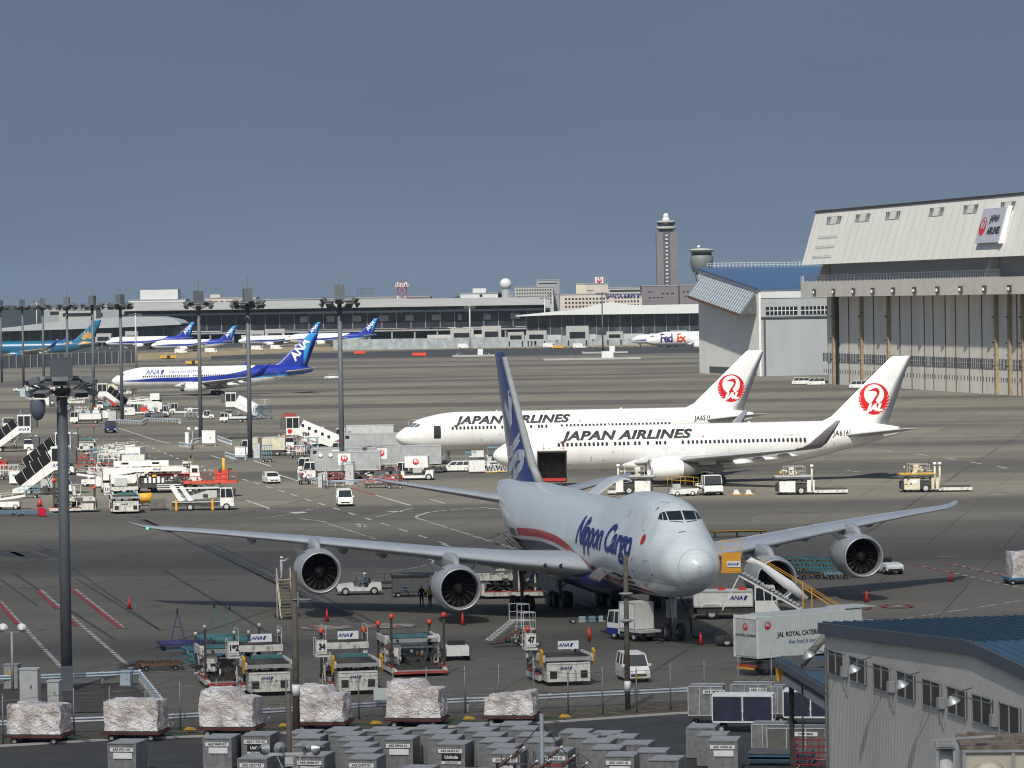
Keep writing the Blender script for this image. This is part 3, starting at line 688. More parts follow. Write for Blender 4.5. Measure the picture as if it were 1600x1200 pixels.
def jal(label, X, Y, head, reg, opened, wins):
    root, bv, fin, fbv = twinjet('passenger_aircraft', label, JALM, JALM, JWING, WHITEP, X, Y, head, 2, not opened, JWL if not opened else mat('white_winglet', (.5, .5, .58), .4), group=None)
    proj_sign(root, bv, text_bm('JAPAN AIRLINES', 1.5, .36, .075, 1.45, sp=1.06), INK, 16.9, 6.4, -1)
    proj_sign(root, bv, poly_bm([circ(0, 0, .13, 12)]), INKRED, 26.9, 6.05, -1, 'red_disc')
    cabin_windows(root, bv, wins, 5.38)
    for x, w_, h_ in ((5.85, 1.07, 1.9), (42.6, 1.07, 1.85)):
        proj_sign(root, bv, outline_bm(w_, h_, .04, .15), LGREY, x, 4.85, -1, 'door_seam')
    for x in (21.9, 24.2): proj_sign(root, bv, outline_bm(.6, 1.1, .04, .3), LGREY, x, 5.0, -1, 'door_seam')
    if opened: proj_sign(root, bv, poly_bm([rrect(1.0, 1.85, .15)]), BLACK, 5.85, 4.85, -1, 'open_doorway', .3, .03)
    proj_sign(root, bv, text_bm(reg, 1.0, .1, .03, .8, sp=1.12), INK, 45.3, 6.05, -1)
    proj_sign(root, bv, text_bm('oneworld', .5, 0, .005, 1.1), GREY, 38.6, 6.05, -1)
    for x, z in ((12.3, 3.7), (12.3, 3.4), (9.6, 2.75), (13.9, 3.3), (15.1, 4.3), (44.2, 4.9), (44.2, 4.6), (6.9, 5.0)):
        proj_sign(root, bv, poly_bm([rrect(.16, .16)]), GREY, x, z, -1, 'sensor_port')
    jal_logo(fin, PORTM(0, 50.05, 10.35), 2.05, fbv)
    return root
_w = [8.1 + .565 * i for i in range(12)] + [15.4, 16.0, 16.55, 17.1] + [18.0, 18.55, 19.65, 20.8, 21.35 - .1, 21.9, 24.2] + [24.95 + .565 * i for i in range(28)]
rj = jal('white airliner with red crane on its tail, winglet up and nose behind the blue fin', -2.58, 480.0, -99.5, 'JA616J', False, _w)
rj2 = jal('white airliner parked behind its twin with its front door open beside blue stairs', -17.1, 549.5, -99.0, 'JA651J', True, _w)
# small model name under the registration of the nearer one
DBL = (.012, .03, .30); LBL = (.03, .28, .62)
AHI = [(0, 4.15), (5, 4.3), (12, 4.75), (25, 4.95), (32, 5.7), (37, 7.0), (40, 9), (80, 20)]
ALO = [(0, 4.1), (5, 3.9), (12, 3.75), (25, 3.75), (34, 4.4), (44, 5.1), (54, 5.6), (80, 6)]
ANAL = livery('blue_striped_livery', (.76, .77, .78), [(LBL, [(a, b - .45) for a, b in ALO], ALO, 22, 60), (DBL, ALO, AHI, 3, 60)])
ANAF = livery('blue_fin', DBL, [(LBL, [(0, 7.2), (51.0, 7.2), (51.4, 7.6), (55, 15.9), (80, 19)], [(0, 7.3), (51, 7.3), (51.05, 19.9), (80, 20)], 50, 60)])
def ana_tail(fin, fbv):
    sign('lettering', text_bm('ANA', 3.0, .12, .11, 1.0), WHITEP, frame((50.0, -5, 11.6), (.60, 0, .80), (-.80, 0, .60)), fin, .5, fbv, .02, 3)
def ana(label, X, Y, head, detail=1, sc=1, full=True, wl=True, group=None):
    root, bv, fin, fbv = twinjet('passenger_aircraft', label, ANAL, ANAF, JWING, WHITEP, X, Y, head, detail, wl, ANAF2, sc, group)
    ana_tail(fin, fbv)
    if full:
        ana_mark(root, (10.6, -5, 6.25), (1, 0, 0), (0, 0, 1), 1.7, bvh=bv)
        proj_sign(root, bv, text_bm('Inspiration of JAPAN', .95, .1, .01, 1.1), INKBLUE, 19.4, 6.35, -1)
        cabin_windows(root, bv, [8.2 + .565 * i for i in range(22)] + [21.5 + .565 * i for i in range(40)], 5.2)
        for x in (5.85, 43.5): proj_sign(root, bv, outline_bm(1.07, 1.9, .05, .15), GREY, x, 4.9, -1, 'door_seam')
        proj_sign(root, bv, text_bm('JA621A', .7, .2, .02, 1.1), INK, 47, 4.9, -1)
    return root
ANAF2 = mat('blue_winglet', DBL, .35, var=.05)
ana('white airliner with blue stripe and blue tail parked on the left of the apron', -105.5, 994.0, -100, 2)
def far_plane(u_nose, u_tail, v_ground, left=True):
    """parked far away, side on: returns X, Y, scale for the 53.4 m model from the pixel span and the ground line"""
    g = G((u_nose + u_tail) / 2, v_ground); s = FPX / g.y
    return (G(u_nose, v_ground).x * g.y / G(u_nose, v_ground).y, g.y, abs(u_tail - u_nose) / s / 54.9)
for (un, ut, vg, full, lb) in ((236, 370, 549, False, 'far blue tailed airliner nosed into the gate left of the two masts'), (165, 305, 545, False, 'far airliner half hidden behind another, only its blue fin and roof showing'),
        (445, 592, 541, False, 'far blue tailed airliner by the long terminal, right of the tall mast'), (372, 502, 542, False, 'far airliner behind the tall blue fin of the parked jet, nose at the gate')):
    X, Y, sc = far_plane(un, ut, vg)
    ana(lb, X, Y, -94, 1, min(1.25, sc), False, False)
# teal airliner with golden lotus on the far left
TL = (.008, .11, .22)
TEALM = livery('teal_livery', TL, [((.55, .6, .6), [(0, 0)], [(0, 2.7), (80, 2.7)], 0, 60), ((.45, .26, .09), [(40, 6.4), (80, 6)], [(40, 6.7), (46, 8.0), (54, 20), (80, 20)], 40, 43)])
X, Y, sc = far_plane(-52, 158, 562)
root, bv, fin, fbv = twinjet('passenger_aircraft', 'teal airliner with a golden flower on its tail at the far left edge', TEALM, livery('teal_fin', (.01, .13, .24), []), JWING, livery('teal_nacelle', TL, []), X, Y, -93, 1, True, ANAF2, sc)
LG = mat('golden_petals', (.52, .30, .10), .5, var=.05); pet = []
for a in (-64, -40, -18, 4, 26, 48):
    t = R(90 - a); d = Vector((math.cos(t), math.sin(t))); n_ = Vector((-d.y, d.x)); L_ = 4.3 if abs(a) < 30 else 3.3
    pet.append([tuple(d * .7), tuple(d * L_ * .5 + n_ * .62), tuple(d * L_), tuple(d * L_ * .5 - n_ * .62)])
sign('flower_emblem', poly_bm(pet), LG, frame((49.3, -5, 7.6), (1, 0, 0), (0, 0, 1)), fin, .5, fbv, .03, 3)
proj_sign(root, bv, poly_bm([[(-3.5, -.1), (3.2, -.1), (3.6, 1.8), (-.4, 1.5)]]), LG, 48.5, 6.0, -1, 'flower_emblem')
cabin_windows(root, bv, [30 + .6 * i for i in range(20)], 5.3, w=.35, h=.35)
# white freighter far right, half hidden by the hangar
FXM = livery('far_freighter_livery', (.78, .78, .78), [])
X, Y, sc = far_plane(1009, 1240, 547)
root, bv, fin, fbv = twinjet('cargo_aircraft', 'far white freighter with FedEx lettering, its tail hidden by the hangar', FXM, FXM, JWING, WHITEP, X, Y, -91, 1, False, None, 1.12)
FXP = mat('lettering_purple', (.04, .015, .13), .5, var=.05); FXO = mat('lettering_orange', (.62, .05, .02), .5, var=.05)
t = text_bm('Fed', 4.6, 0, .18, .85, sp=.85); proj_sign(root, bv, t, FXP, 8.2, 5.0, -1, step=.4, off=.02)
t = text_bm('Ex', 4.6, 0, .18, .85, sp=.85); proj_sign(root, bv, t, FXO, 14.0, 5.0, -1, step=.4, off=.02)
# small blue tailed airliner behind it
X, Y, sc = far_plane(985, 1045, 541)
ana('small far airliner with blue and white body in front of the curved roof terminal', X, Y - 20, -60, 0, .8, False, False)
# ================================================================== far setting
HILL = mat('distant_woods', (.03, .042, .052), .9, var=.3, scale=.02)
mb = MB(HILL); rnd = random.Random(4); pts = []
x = -900
while x < 900:
    pts.append((x, 4200, 19 + 8 * math.sin(x * .006 + 1.2) + rnd.uniform(-2, 3) + (8 if x < -380 else 0))); x += 9
for a, b in zip(pts, pts[1:]):
    mb.f([mb.v((a[0], a[1], 0)), mb.v((b[0], b[1], 0)), mb.v(b), mb.v(a)]); mb.f([mb.v(a), mb.v(b), mb.v((b[0], b[1] + 400, b[2] + 2)), mb.v((a[0], a[1] + 400, a[2] + 2))])
struct('hills', mb)
STRAW = mat('straw_grass', (.27, .21, .12), .95, var=.25, scale=.08)
def strip(name, uv, m, z=.004):
    mb = MB(m); mb.face([G(u, v, z) for u, v in uv]); return struct(name, mb)
strip('grass_verge', [(-60, 573), (300, 559), (470, 549), (700, 545), (1060, 540), (1060, 534), (700, 539), (470, 541), (300, 549), (-60, 560)], STRAW)
ASPH = mat('asphalt', (.042, .042, .044), .85, var=.25, scale=.5)
strip('taxiway', [(-60, 556), (300, 546), (470, 536), (300, 532), (-60, 548)], ASPH)
strip('taxiway', [(330, 562), (700, 557.5), (1120, 551), (1120, 541), (700, 546), (330, 556)], ASPH, .008)
CON = mat('pale_concrete', (.38, .38, .37), .8, var=.08, scale=.1)
CONG = mat('grey_cladding', (.27, .28, .30), .7, var=.08, scale=.1)
TGL = mat('terminal_glass', (.018, .021, .028), .35, var=.5, scale=.08)
TGLM = mat('terminal_mullion_glass', (.05, .057, .07), .3, var=.6, scale=.15)
WALLW = mat('white_cladding', (.58, .59, .59), .7, var=.05, scale=.1)
PINKW = mat('cream_render', (.52, .47, .42), .8, var=.05, scale=.1)
PURW = mat('mauve_grey_tile', (.17, .15, .165), .7, var=.06, scale=.1)
def bld(name, label, u0, u1, vt, Y, dep, m, rows=(), cat='building', wm=None, group=None, roofm=None):
    a = AT(u0, vt, Y); b = AT(u1, vt, Y); um = AT((u0 + u1) / 2, vt, Y)
    t = thing(name, label, cat, (a.x, Y, 0), 0, group); W = b.x - a.x; H = um.z
    MB(m).box(0, W, 0, dep, 0, H).build('wall', t)
    MB(roofm or CONG).box(-.3, W + .3, -.3, dep + .3, H, H + .7).build('roof', t)
    for r in rows:      # (f0, f1, z fraction from the top px, px height, n windows)
        f0, f1, dv, hv, n = r; s = FPX / Y; zt = H - dv / s; hz = hv / s
        if n == 0: MB(wm or TGL).box(W * f0, W * f1, -.25, .2, zt - hz, zt).build('window_band', t)
        else:
            ww = W * (f1 - f0) / n; o = MB(wm or TGL).box(0, ww * .55, -.25, .2, 0, hz).build('window', t); o.location = (W * f0 + ww * .22, 0, zt - hz)
            for i in range(1, n):
                c = o.copy(); C.objects.link(c); c.location = (W * f0 + ww * (i + .22), 0, zt - hz)
    return t, W, H
bld('terminal_block', 'low grey building with dark window strips at the far left behind the curved roof', 68, 196, 481, 2500, 60, CONG, [(.08, .2, 5, 5, 0), (.42, .72, 8, 6, 0)])
bld('warehouse', 'pale blue grey shed with a mesh of windows beside the far left masts', 92, 150, 485, 2450, 30, CON, [(.1, .9, 4, 5, 0)])
t, W, H = bld('hotel', 'white far hotel with stepped top floor above the left terminal', 201, 290, 469, 2900, 40, WALLW, [(.02, .98, 3, 2, 24), (.02, .98, 8, 2, 24), (.02, .98, 13, 2, 24)])
MB(WALLW).box(W * .2, W * .86, 2, 30, H, H + 8).build('penthouse', t)
bld('office_block', 'long low white far building right of the stepped hotel', 240, 345, 474, 2800, 40, WALLW, [(.05, .95, 4, 3, 0)])
t, W, H = bld('arcade_building', 'cream far building with arched openings above the long dark terminal', 320, 400, 466, 2850, 40, PINKW, [(.05, .95, 4, 5, 8)])
MB(PINKW).box(W * .1, W * .3, 2, 20, H, H + 3).build('penthouse', t)
bld('cargo_building', 'long low grey roofed building behind the terminal, left of the tallest mast', 395, 545, 468, 2700, 60, CONG, [(.4, .42, 3, 3, 0)])
t, W, H = bld('parking_building', 'beige grey far block behind the terminal, left of the red and white aerial', 545, 672, 465, 2700, 60, mat('beige_grey_wall', (.33, .31, .28), .8, var=.05), [(.0, .45, 3, 2, 0)])
mb = MB(DGREY).rail([(W * .1, 5, H + .7), (W * .3, 5, H + .7)], 6, .5); mb.build('roof_frame', t)
bld('service_building', 'small dark grey far block right of the red and white aerial', 635, 672, 464, 2650, 20, PURW, [])
t, W, H = bld('warehouse', 'white far block with stair windows, left of the white radar dome', 719, 784, 459, 2500, 40, WALLW, [(.0, 1, 9, .5, 0), (.44, .56, 1, 3.5, 1), (.44, .56, 6, 3.5, 1), (.44, .56, 10.5, 3, 1)])
MB(WALLW).box(W * .3, W * .62, 2, 20, H + .7, H + 3.6).build('penthouse', t)
bld('service_building', 'low white hut beside the white stair windowed block', 699, 712, 469, 2480, 15, WALLW, [])
bld('radar_building', 'grey stepped block carrying the white radar dome', 778, 802, 458, 2500, 20, CONG, [(.0, 1, 6, 1, 0)])
bld('hotel', 'grey far hotel with many windows right of the radar dome', 804, 864, 449, 3000, 30, CON, [(.03, .97, 3 + 5 * i, 2.2, 14) for i in range(5)])
bld('hotel', 'taller blank grey far tower block adjoining the many windowed hotel', 838, 874, 438, 3020, 30, CONG, [(.1, .9, 4, 1.5, 0)])
t, W, H = bld('hotel', 'cream far hotel with wide flat roof above the white curved terminal', 875, 1003, 460, 2600, 40, PINKW, [(.05, .6, 5 + 6 * i, 2.6, 13) for i in range(3)] + [(.66, .97, 4 + 6 * i, 2.6, 8) for i in range(3)])
sign('lettering', text_bm('NARITA AIRPORT', 3.2, 0, .1), INKBLUE, frame((W * .78, -.5, H - 1.2), (1, 0, 0), (0, 0, 1)), t)
t, W, H = bld('hotel', 'pale taller wing of the cream hotel with a square crane emblem sign', 902, 950, 444, 2700, 30, PINKW, [(.55, .95, 14, 3, 3)])
MB(PLATE).box(W * .58, W * .85, -.6, 3, H + .7, H + 5).build('signboard', t)
jal_logo(t, frame((W * .715, -.75, H + 2.9), (1, 0, 0), (0, 0, 1)), 2.0, text=False)
bld('office_block', 'pale far block with rows of dark windows left of the control towers', 950, 1003, 450, 2900, 30, CON, [(.05, .95, 3, 2.5, 0), (.05, .95, 8, 2.5, 12)])
bld('office_block', 'pale yellow blank far block beside the crane emblem sign', 900, 915, 444, 2650, 20, CREAM, [])
bld('tower_base_building', 'dark mauve block at the foot of the tall control tower', 1003, 1060, 447, 2800, 40, PURW, [(.15, .3, 8, 1.5, 2), (.5, .9, 11, 1.5, 3), (.15, .6, 17, 1.5, 4)])
bld('tower_base_building', 'dark mauve block between the two control towers', 1062, 1094, 446, 2790, 40, PURW, [(.1, .5, 9, 1.5, 2), (.2, .8, 16, 1.5, 3)])
# radar dome
g = AT(790, 444, 2480); t = thing('radar_dome', 'large white ball radar dome on a short stand above the terminal roof', 'radar dome', (g.x, 2480, 0))
mb = MB(WALLW); mb.lathe([(3.9 * math.sin(R(a)), 3.9 * math.cos(R(a))) for a in range(-70, 91, 10)], 24, 'z', (0, 0, g.z)); mb.build('dome', t)
MB(CONG).cyl((0, 0, 0), (0, 0, g.z - 3.5), 2.4, 2.8, 12).build('stand', t)
# lattice aerial
g = AT(628, 441, 2600); t = thing('lattice_aerial', 'red and white lattice aerial tower with crowded dishes behind the terminal', 'aerial', (g.x, 2600, 0))
z = 0; k = 0
while z < g.z:
    z1 = min(g.z, z + 7); mb = MB(RED if k % 2 == 0 else PLATE)
    for sx in (-1, 1):
        for sy in (-1, 1): mb.bar((sx * 3.2, sy * 3.2, z), (sx * 3.2, sy * 3.2, z1), .5)
        mb.bar((-3.2, sx * 3.2, z), (3.2, sx * 3.2, z1), .4); mb.bar((3.2, sx * 3.2, z), (-3.2, sx * 3.2, z1), .4)
    mb.build('mast_section', t); z = z1; k += 1
mb = MB(PLATE)
for zz in (g.z - 3, g.z - 14): mb.box(-4.4, 4.4, -4.4, 4.4, zz, zz + .5).rail([(-4.4, -4.4, zz), (4.4, -4.4, zz)], 2, .3)
mb.build('platform', t)
rnd = random.Random(2); mb = MB(RED)
for i in range(12): mb.at(rnd.uniform(-4, 4), -4.4, g.z - rnd.choice((1, 3, 5, 12))).bar((0, 0, 0), (0, 0, 3.5), .5)
mb.build('dipole', t)
# tall control tower
Y = 2860; s = FPX / Y; g = AT(1040.5, 336, Y); t = thing('control_tower', 'tall mauve grey control tower with white ball on its cabin roof', 'control tower', (g.x, Y, 0))
zz = lambda v, u=1040: AT(u, v, Y).z
mb = MB(PURW); mb.box(-7.7, -2.4, -7, 7, 0, zz(363)).box(2.6, 7.9, -7, 7, 0, zz(363)).build('shaft', t)
MB(mat('dark_core', (.09, .09, .10), .5)).box(-2.4, 2.6, -5.6, 6, 0, zz(362)).build('core', t)
mb = MB(WALLW)
for k in range(14): mb.box(-.9, .9, -6.1, -5.6, zz(447) + k * 2.9, zz(447) + k * 2.9 + 1.1)
mb.build('stair_window', t)
MB(CON).cyl((0, 0, zz(358)), (0, 0, zz(354)), 7.6, 7.4, 16).build('gallery', t)
MB(DGREY).cyl((0, 0, zz(362)), (0, 0, zz(358)), 5.4, 6.2, 16).build('neck', t)
MB(TGL).cyl((0, 0, zz(354)), (0, 0, zz(348)), 5.8, 7.0, 16).build('cabin_glass', t)
MB(CON).cyl((0, 0, zz(348)), (0, 0, zz(345)), 7.3, 7.0, 16).build('cabin_roof', t)
MB(PLATE).cyl((0, 0, zz(345)), (0, 0, zz(340)), 3.4, 2.2, 12).build('plinth', t)
MB(PLATE).lathe([(2.2 * math.sin(R(a)), 2.2 * math.cos(R(a))) for a in range(-70, 91, 20)], 16, 'z', (0, 0, zz(337.5))).build('radar_ball', t)
# second tower
Y = 2500; s = FPX / Y; g = AT(1096, 390, Y); zz = lambda v: AT(1096, v, Y).z
t = thing('control_tower', 'lower grey control tower with wide round cabin and lattice neck beside the hangar', 'control tower', (g.x, Y, 0))
GTW = mat('grey_green_cladding', (.15, .17, .17), .6, var=.1)
MB(CON).cyl((0, 0, 0), (0, 0, zz(425)), 2.6, 2.6, 12).build('shaft', t)
MB(GTW).lathe([(zz(430), 3), (zz(424), 6.2), (zz(410), 7.6), (zz(402), 7.8), (zz(399), 6.8)], 20, 'z').build('pod', t)
MB(TGL).cyl((0, 0, zz(399)), (0, 0, zz(393)), 6.6, 7.0, 20).build('cabin_glass', t)
MB(CON).lathe([(zz(394), 7), (zz(391), 9.2), (zz(390), 9.2), (zz(388), 3)], 20, 'z').build('cabin_roof', t)
MB(PLATE).lathe([(1.1 * math.sin(R(a)), 1.1 * math.cos(R(a))) for a in range(-70, 91, 20)], 10, 'z', (-1.8, 0, zz(388) + 1)).build('radar_ball', t)
MB(DGREY).bar((.5, 0, zz(388)), (.5, 0, zz(377)), .4).build('aerial', t)
mb = MB(GTW)
for k in range(8):
    a = k * math.pi / 4; mb.bar((3 * math.cos(a), 3 * math.sin(a), zz(455)), (6.3 * math.cos(a), 6.3 * math.sin(a), zz(424)), .5)
mb.build('bracket', t)
# ---- long dark terminal
def xy(u, Y): return AT(u, 500, Y).x
Y = 2330; x0, x1 = xy(186, Y), xy(860, Y); Lt = x1 - x0
t = thing('terminal', 'very long dark glazed terminal with pale flat eaves across the background', 'terminal building', (x0, Y, 0))
MB(TGL).box(0, Lt, 0, 70, 7.5, 17.2).build('glazing', t)
MB(DARK).box(2, Lt - 2, 4, 66, 0, 5.3).build('undercroft', t)
MB(CONG).box(0, Lt, -4, 70, 5.6, 6.6).build('deck_slab', t)
MB(CONG).box(0, Lt, -5, 72, 17.2, 18.5).build('lower_eave', t)
MB(TGLM).box(3, Lt - 3, 3, 66, 18.5, 20.6).build('clerestory', t)
MB(CON).prism([(-9, 20.6), (60, 20.6), (60, 25.5), (25, 24), (-9, 21.6)], 0, Lt, 'x').build('roof', t)
mb = MB(CONG)
for i in range(int(Lt / 9)): mb.box(i * 9, i * 9 + .4, -.35, -.05, 7.5, 17.2)
mb.build('mullion', t)
mb = MB(GREY)
for i in range(int(Lt / 14)): mb.box(i * 14, i * 14 + .9, -3.4, -2.5, 0, 5.3)
mb.build('column', t)
mb = MB(GREY); rnd = random.Random(5)
for i in range(9):
    xx = (i * .061 + .42) * Lt
    if xx < Lt - 12: mb.box(xx, xx + rnd.uniform(2, 6), -.3, .3, 12, 15.5)
mb.build('lit_panel', t)
# ---- two satellites with lens shaped roofs
def lens(label, prof, uL, uR, vbase, Y, dep, glass_top, m, edge):
    t = thing('pier_building', label, 'terminal building', (0, Y, 0)); mb = MB(m)
    top = [(AT(u, v, Y).x, AT(u, v, Y).z) for u, v in prof]; bt = [(AT(u, v, Y).x, AT(u, v, Y).z) for u, v in edge]
    mb.prism(top + bt[::-1], -6, dep); mb.build('roof', t)
    a, b = AT(uL, 0, Y).x, AT(uR, 0, Y).x
    MB(TGLM).box(a, b, 0, dep - 4, 4, glass_top).build('glazing', t); MB(DARK).box(a + 2, b - 2, 3, dep - 8, 0, 4).build('undercroft', t)
    mb = MB(GREY)
    n = int((b - a) / 6)
    for i in range(n + 1): mb.box(a + i * 6, a + i * 6 + .3, -.4, -.1, 0, glass_top)
    mb.build('mullion', t); return t
lens('low grey lens roofed pier building at the far left', [(-60, 518), (20, 511), (60, 506), (120, 500), (190, 495), (250, 495), (276, 500), (284, 505)], -60, 262, 530, 2200, 50, 11.5, mat('grey_metal_roof', (.36, .38, .40), .45, var=.06, scale=.05), [(-60, 519), (30, 517), (120, 514), (200, 511), (284, 507)])
lens('white wave roofed pier building left of the pale hangar', [(806, 493.5), (850, 489), (905, 483.5), (935, 476), (956, 472), (982, 476), (1012, 477), (1110, 475)], 815, 1110, 530, 1950, 60, 15.9, mat('white_metal_roof', (.62, .63, .64), .5, var=.05, scale=.05), [(806, 494.5), (870, 492), (960, 491), (1110, 489)])
# ---- jet bridges and gate blocks
def jetbridge(label, u, v, w_, h_, Y, tun=14, dirn=-1):
    g = AT(u, v, Y); t = thing('jet_bridge', label, 'jet bridge', (g.x, Y, 0), 0, 'jet bridges at the far gates'); 
    MB(CON).box(-w_ / 2, w_ / 2, -3, 3, 3.6, 3.6 + h_).build('rotunda', t)
    mb = MB(LGREY).box(min(0, dirn * tun), max(0, dirn * tun), -1.3, 1.3, 4.0, 6.4); mb.build('tunnel', t)
    for xx in (-w_ * .4, w_ * .4, dirn * tun * .85): MB(GREY).box(xx - .35, xx + .35, -.4, .4, 0, 3.9).build('leg', t)
    MB(TGL).box(-w_ * .35, w_ * .35, -3.2, -3, 4.6, 4.2 + h_ * .5).build('window', t)
for a in (('grey jet bridge right of the teal airliner tail', 162, 530, 9, 5, 2120, 14, 1), ('grey jet bridge left of the blue tailed pair at the gate', 206, 527, 7, 6, 2120, 16, 1), ('jet bridge with a green panel left of the leaning blue tail', 430, 523, 11, 6, 2120, 12, -1), ('jet bridge far behind the leaning blue tail', 402, 528, 8, 5, 2120, 9, -1),
          ('grey jet bridge below the white stair windowed block', 722, 523, 12, 6, 1950, 18, -1), ('jet bridge left of the radar dome foot', 768, 521, 10, 7, 1950, 14, -1), ('grey jet bridge below the white wave roof, left end', 806, 524, 8, 4.5, 1850, 9, 1), ('grey jet bridge second along the white wave roof', 838, 526, 10, 5, 1850, 12, 1),
          ('large grey gate block under the middle of the white wave roof', 902, 517, 11, 7, 1850, 9, 1), ('jet bridge beside the small far blue and white airliner', 960, 526, 8, 4, 1850, 14, 1), ('jet bridge nearest the pale hangar corner', 1060, 522, 8, 4, 1850, 14, -1)):
    jetbridge(*a)
# low blast fence and clutter in front of the gates
BF = mat('pale_blast_fence', (.30, .34, .37), .6, var=.25, scale=.4)
a, b = G(520, 547), G(835, 542); 
def wallrun(name, label, cat, a, b, h, th, m, posts=0):
    L_ = (b - a).length; t = thing(name, label, cat, a, math.atan2(b.y - a.y, b.x - a.x)); MB(m).box(0, L_, 0, th, 0, h).build('panel', t)
    if posts:
        o = MB(GREY).box(0, .3, -.2, 0, 0, h + .3).build('post', t); n = min(90, int(L_ / posts))
        for i in range(1, n): c = o.copy(); C.objects.link(c); c.location.x = L_ * i / n
    return t
wallrun('blast_fence', 'long pale blue grey blast fence in front of the dark terminal', 'fence', a, b, 5.2, .3, BF, 6)
wallrun('blast_fence', 'pale blue grey blast fence in front of the white wave roofed pier', 'fence', G(838, 541), G(1010, 538), 5.2, .3, BF, 6)
wallrun('blast_fence', 'low grey mesh fence before the teal airliner at far left', 'fence', G(-20, 577), G(215, 567), 5, .15, mat('grey_mesh', (.14, .15, .17), .7, var=.3, scale=1), 5)
# ================================================================== hangars
def ribbed(name, col, per=.5, axis=0, dark=.72, rough=.55, var=.05, bk=.8, ln=.14):
    m = D.materials.new(name); m.use_nodes = True; n = m.node_tree.nodes; l = m.node_tree.links; b = n['Principled BSDF']; b.inputs['Roughness'].default_value = rough
    tc = n.new('ShaderNodeTexCoord'); sp = n.new('ShaderNodeSeparateXYZ'); l.new(tc.outputs['Object'], sp.inputs[0])
    d = n.new('ShaderNodeMath'); d.operation = 'DIVIDE'; l.new(sp.outputs[axis], d.inputs[0]); d.inputs[1].default_value = per
    f = n.new('ShaderNodeMath'); f.operation = 'FRACT'; l.new(d.outputs[0], f.inputs[0])
    k = n.new('ShaderNodeMath'); k.operation = 'PINGPONG'; l.new(f.outputs[0], k.inputs[0]); k.inputs[1].default_value = .5
    bp = n.new('ShaderNodeBump'); bp.inputs['Distance'].default_value = per * .25; bp.inputs['Strength'].default_value = bk; l.new(k.outputs[0], bp.inputs['Height']); l.new(bp.outputs[0], b.inputs['Normal'])
    g = n.new('ShaderNodeMath'); g.operation = 'LESS_THAN'; l.new(f.outputs[0], g.inputs[0]); g.inputs[1].default_value = ln
    nz = n.new('ShaderNodeTexNoise'); nz.inputs['Scale'].default_value = .25; nz.inputs['Detail'].default_value = 7; mp = n.new('ShaderNodeMapping'); mp.inputs['Scale'].default_value = (1, 1, .18); l.new(tc.outputs['Object'], mp.inputs[0]); l.new(mp.outputs[0], nz.inputs[0])
    mr = n.new('ShaderNodeMapRange'); mr.inputs[1].default_value = .3; mr.inputs[2].default_value = .75; mr.inputs[3].default_value = 1 + var; mr.inputs[4].default_value = 1 - 2.5 * var; l.new(nz.outputs[0], mr.inputs[0])
    vm = n.new('ShaderNodeVectorMath'); vm.operation = 'SCALE'; vm.inputs[0].default_value = col; l.new(mr.outputs[0], vm.inputs['Scale'])
    mx = n.new('ShaderNodeMix'); mx.data_type = 'RGBA'; mx.inputs[7].default_value = (*[c * dark for c in col], 1); l.new(g.outputs[0], mx.inputs[0]); l.new(vm.outputs[0], mx.inputs[6]); l.new(mx.outputs[2], b.inputs['Base Color'])
    MATS[name] = m; return m
HDOOR = ribbed('hangar_door_panel', (.66, .64, .58), 6.9, 0, .8, .6, .06, .03, .02)
HFAS = ribbed('hangar_fascia', (.72, .71, .66), 5.6, 0, .6, .6, .03, .03, .04)
HWH = mat('hangar_beam_white', (.60, .575, .52), .6, var=.05, scale=.2, grime=.12)
A = G(1284, 600); Bp = G(1600, 620); rz = math.atan2(Bp.y - A.y, Bp.x - A.x); LH = 250
t = thing('hangar', 'huge pale hangar with tall sliding doors, slanted fascia and JAPAN AIRLINES sign', 'hangar', A, rz)
MB(HDOOR).box(0, LH, 2, 90, 0, 23.4).build('wall', t)
MB(HWH).box(-9, LH, -2.8, 2, 23.4, 27.4).build('lamp_beam', t)
MB(mat('recess_panel', (.36, .37, .39), .6, var=.05)).box(3, LH, 1.0, 80, 27.4, 32.4).build('recessed_clerestory', t)
mb = MB(HWH)
for x in (4, 128 + 10, 236): mb.prism([(-2.5, 27.4), (.9, 27.4), (.9, 32.2), (-.5, 32.2)], x, x + 1.2, 'x')
mb.build('buttress', t)
MB(HFAS).prism([(-4.4, 32.0), (-.2, 46.0), (90, 49), (90, 32.0)], -2.5, LH, 'x').build('fascia', t)
mb = MB(DARK).prism([(-.5, 46.02), (-.5, 46.5), (90, 49.5), (90, 49.02)], -2.9, LH, 'x').build('roof', t)
mb = MB(PLATE); mb.rail([(-9, -2.7, 27.4), (150, -2.7, 27.4)], 1.7, .14).build('walkway_railing', t)
sl_ = math.atan2(4.4, 14)      # fascia lean
def fas(x, z, d=.0): return Vector((x, -4.4 + (z - 32) * 4.2 / 14 - d, z))
fxm = [G(u, 600) for u in (0,)]
def hx(u, z, y0=0):      # facade x under picture column u at height z
    lo, hi = -10, 240
    for _ in range(40):
        m_ = (lo + hi) / 2; p = Vector((A.x + m_ * math.cos(rz) - y0 * math.sin(rz), A.y + m_ * math.sin(rz) + y0 * math.cos(rz), z)); r_ = p - Vector((0, 0, CAMH))
        uu = 800 + FPX * r_.dot(_R) / r_.dot(_F)
        if uu < u: lo = m_
        else: hi = m_
    return lo
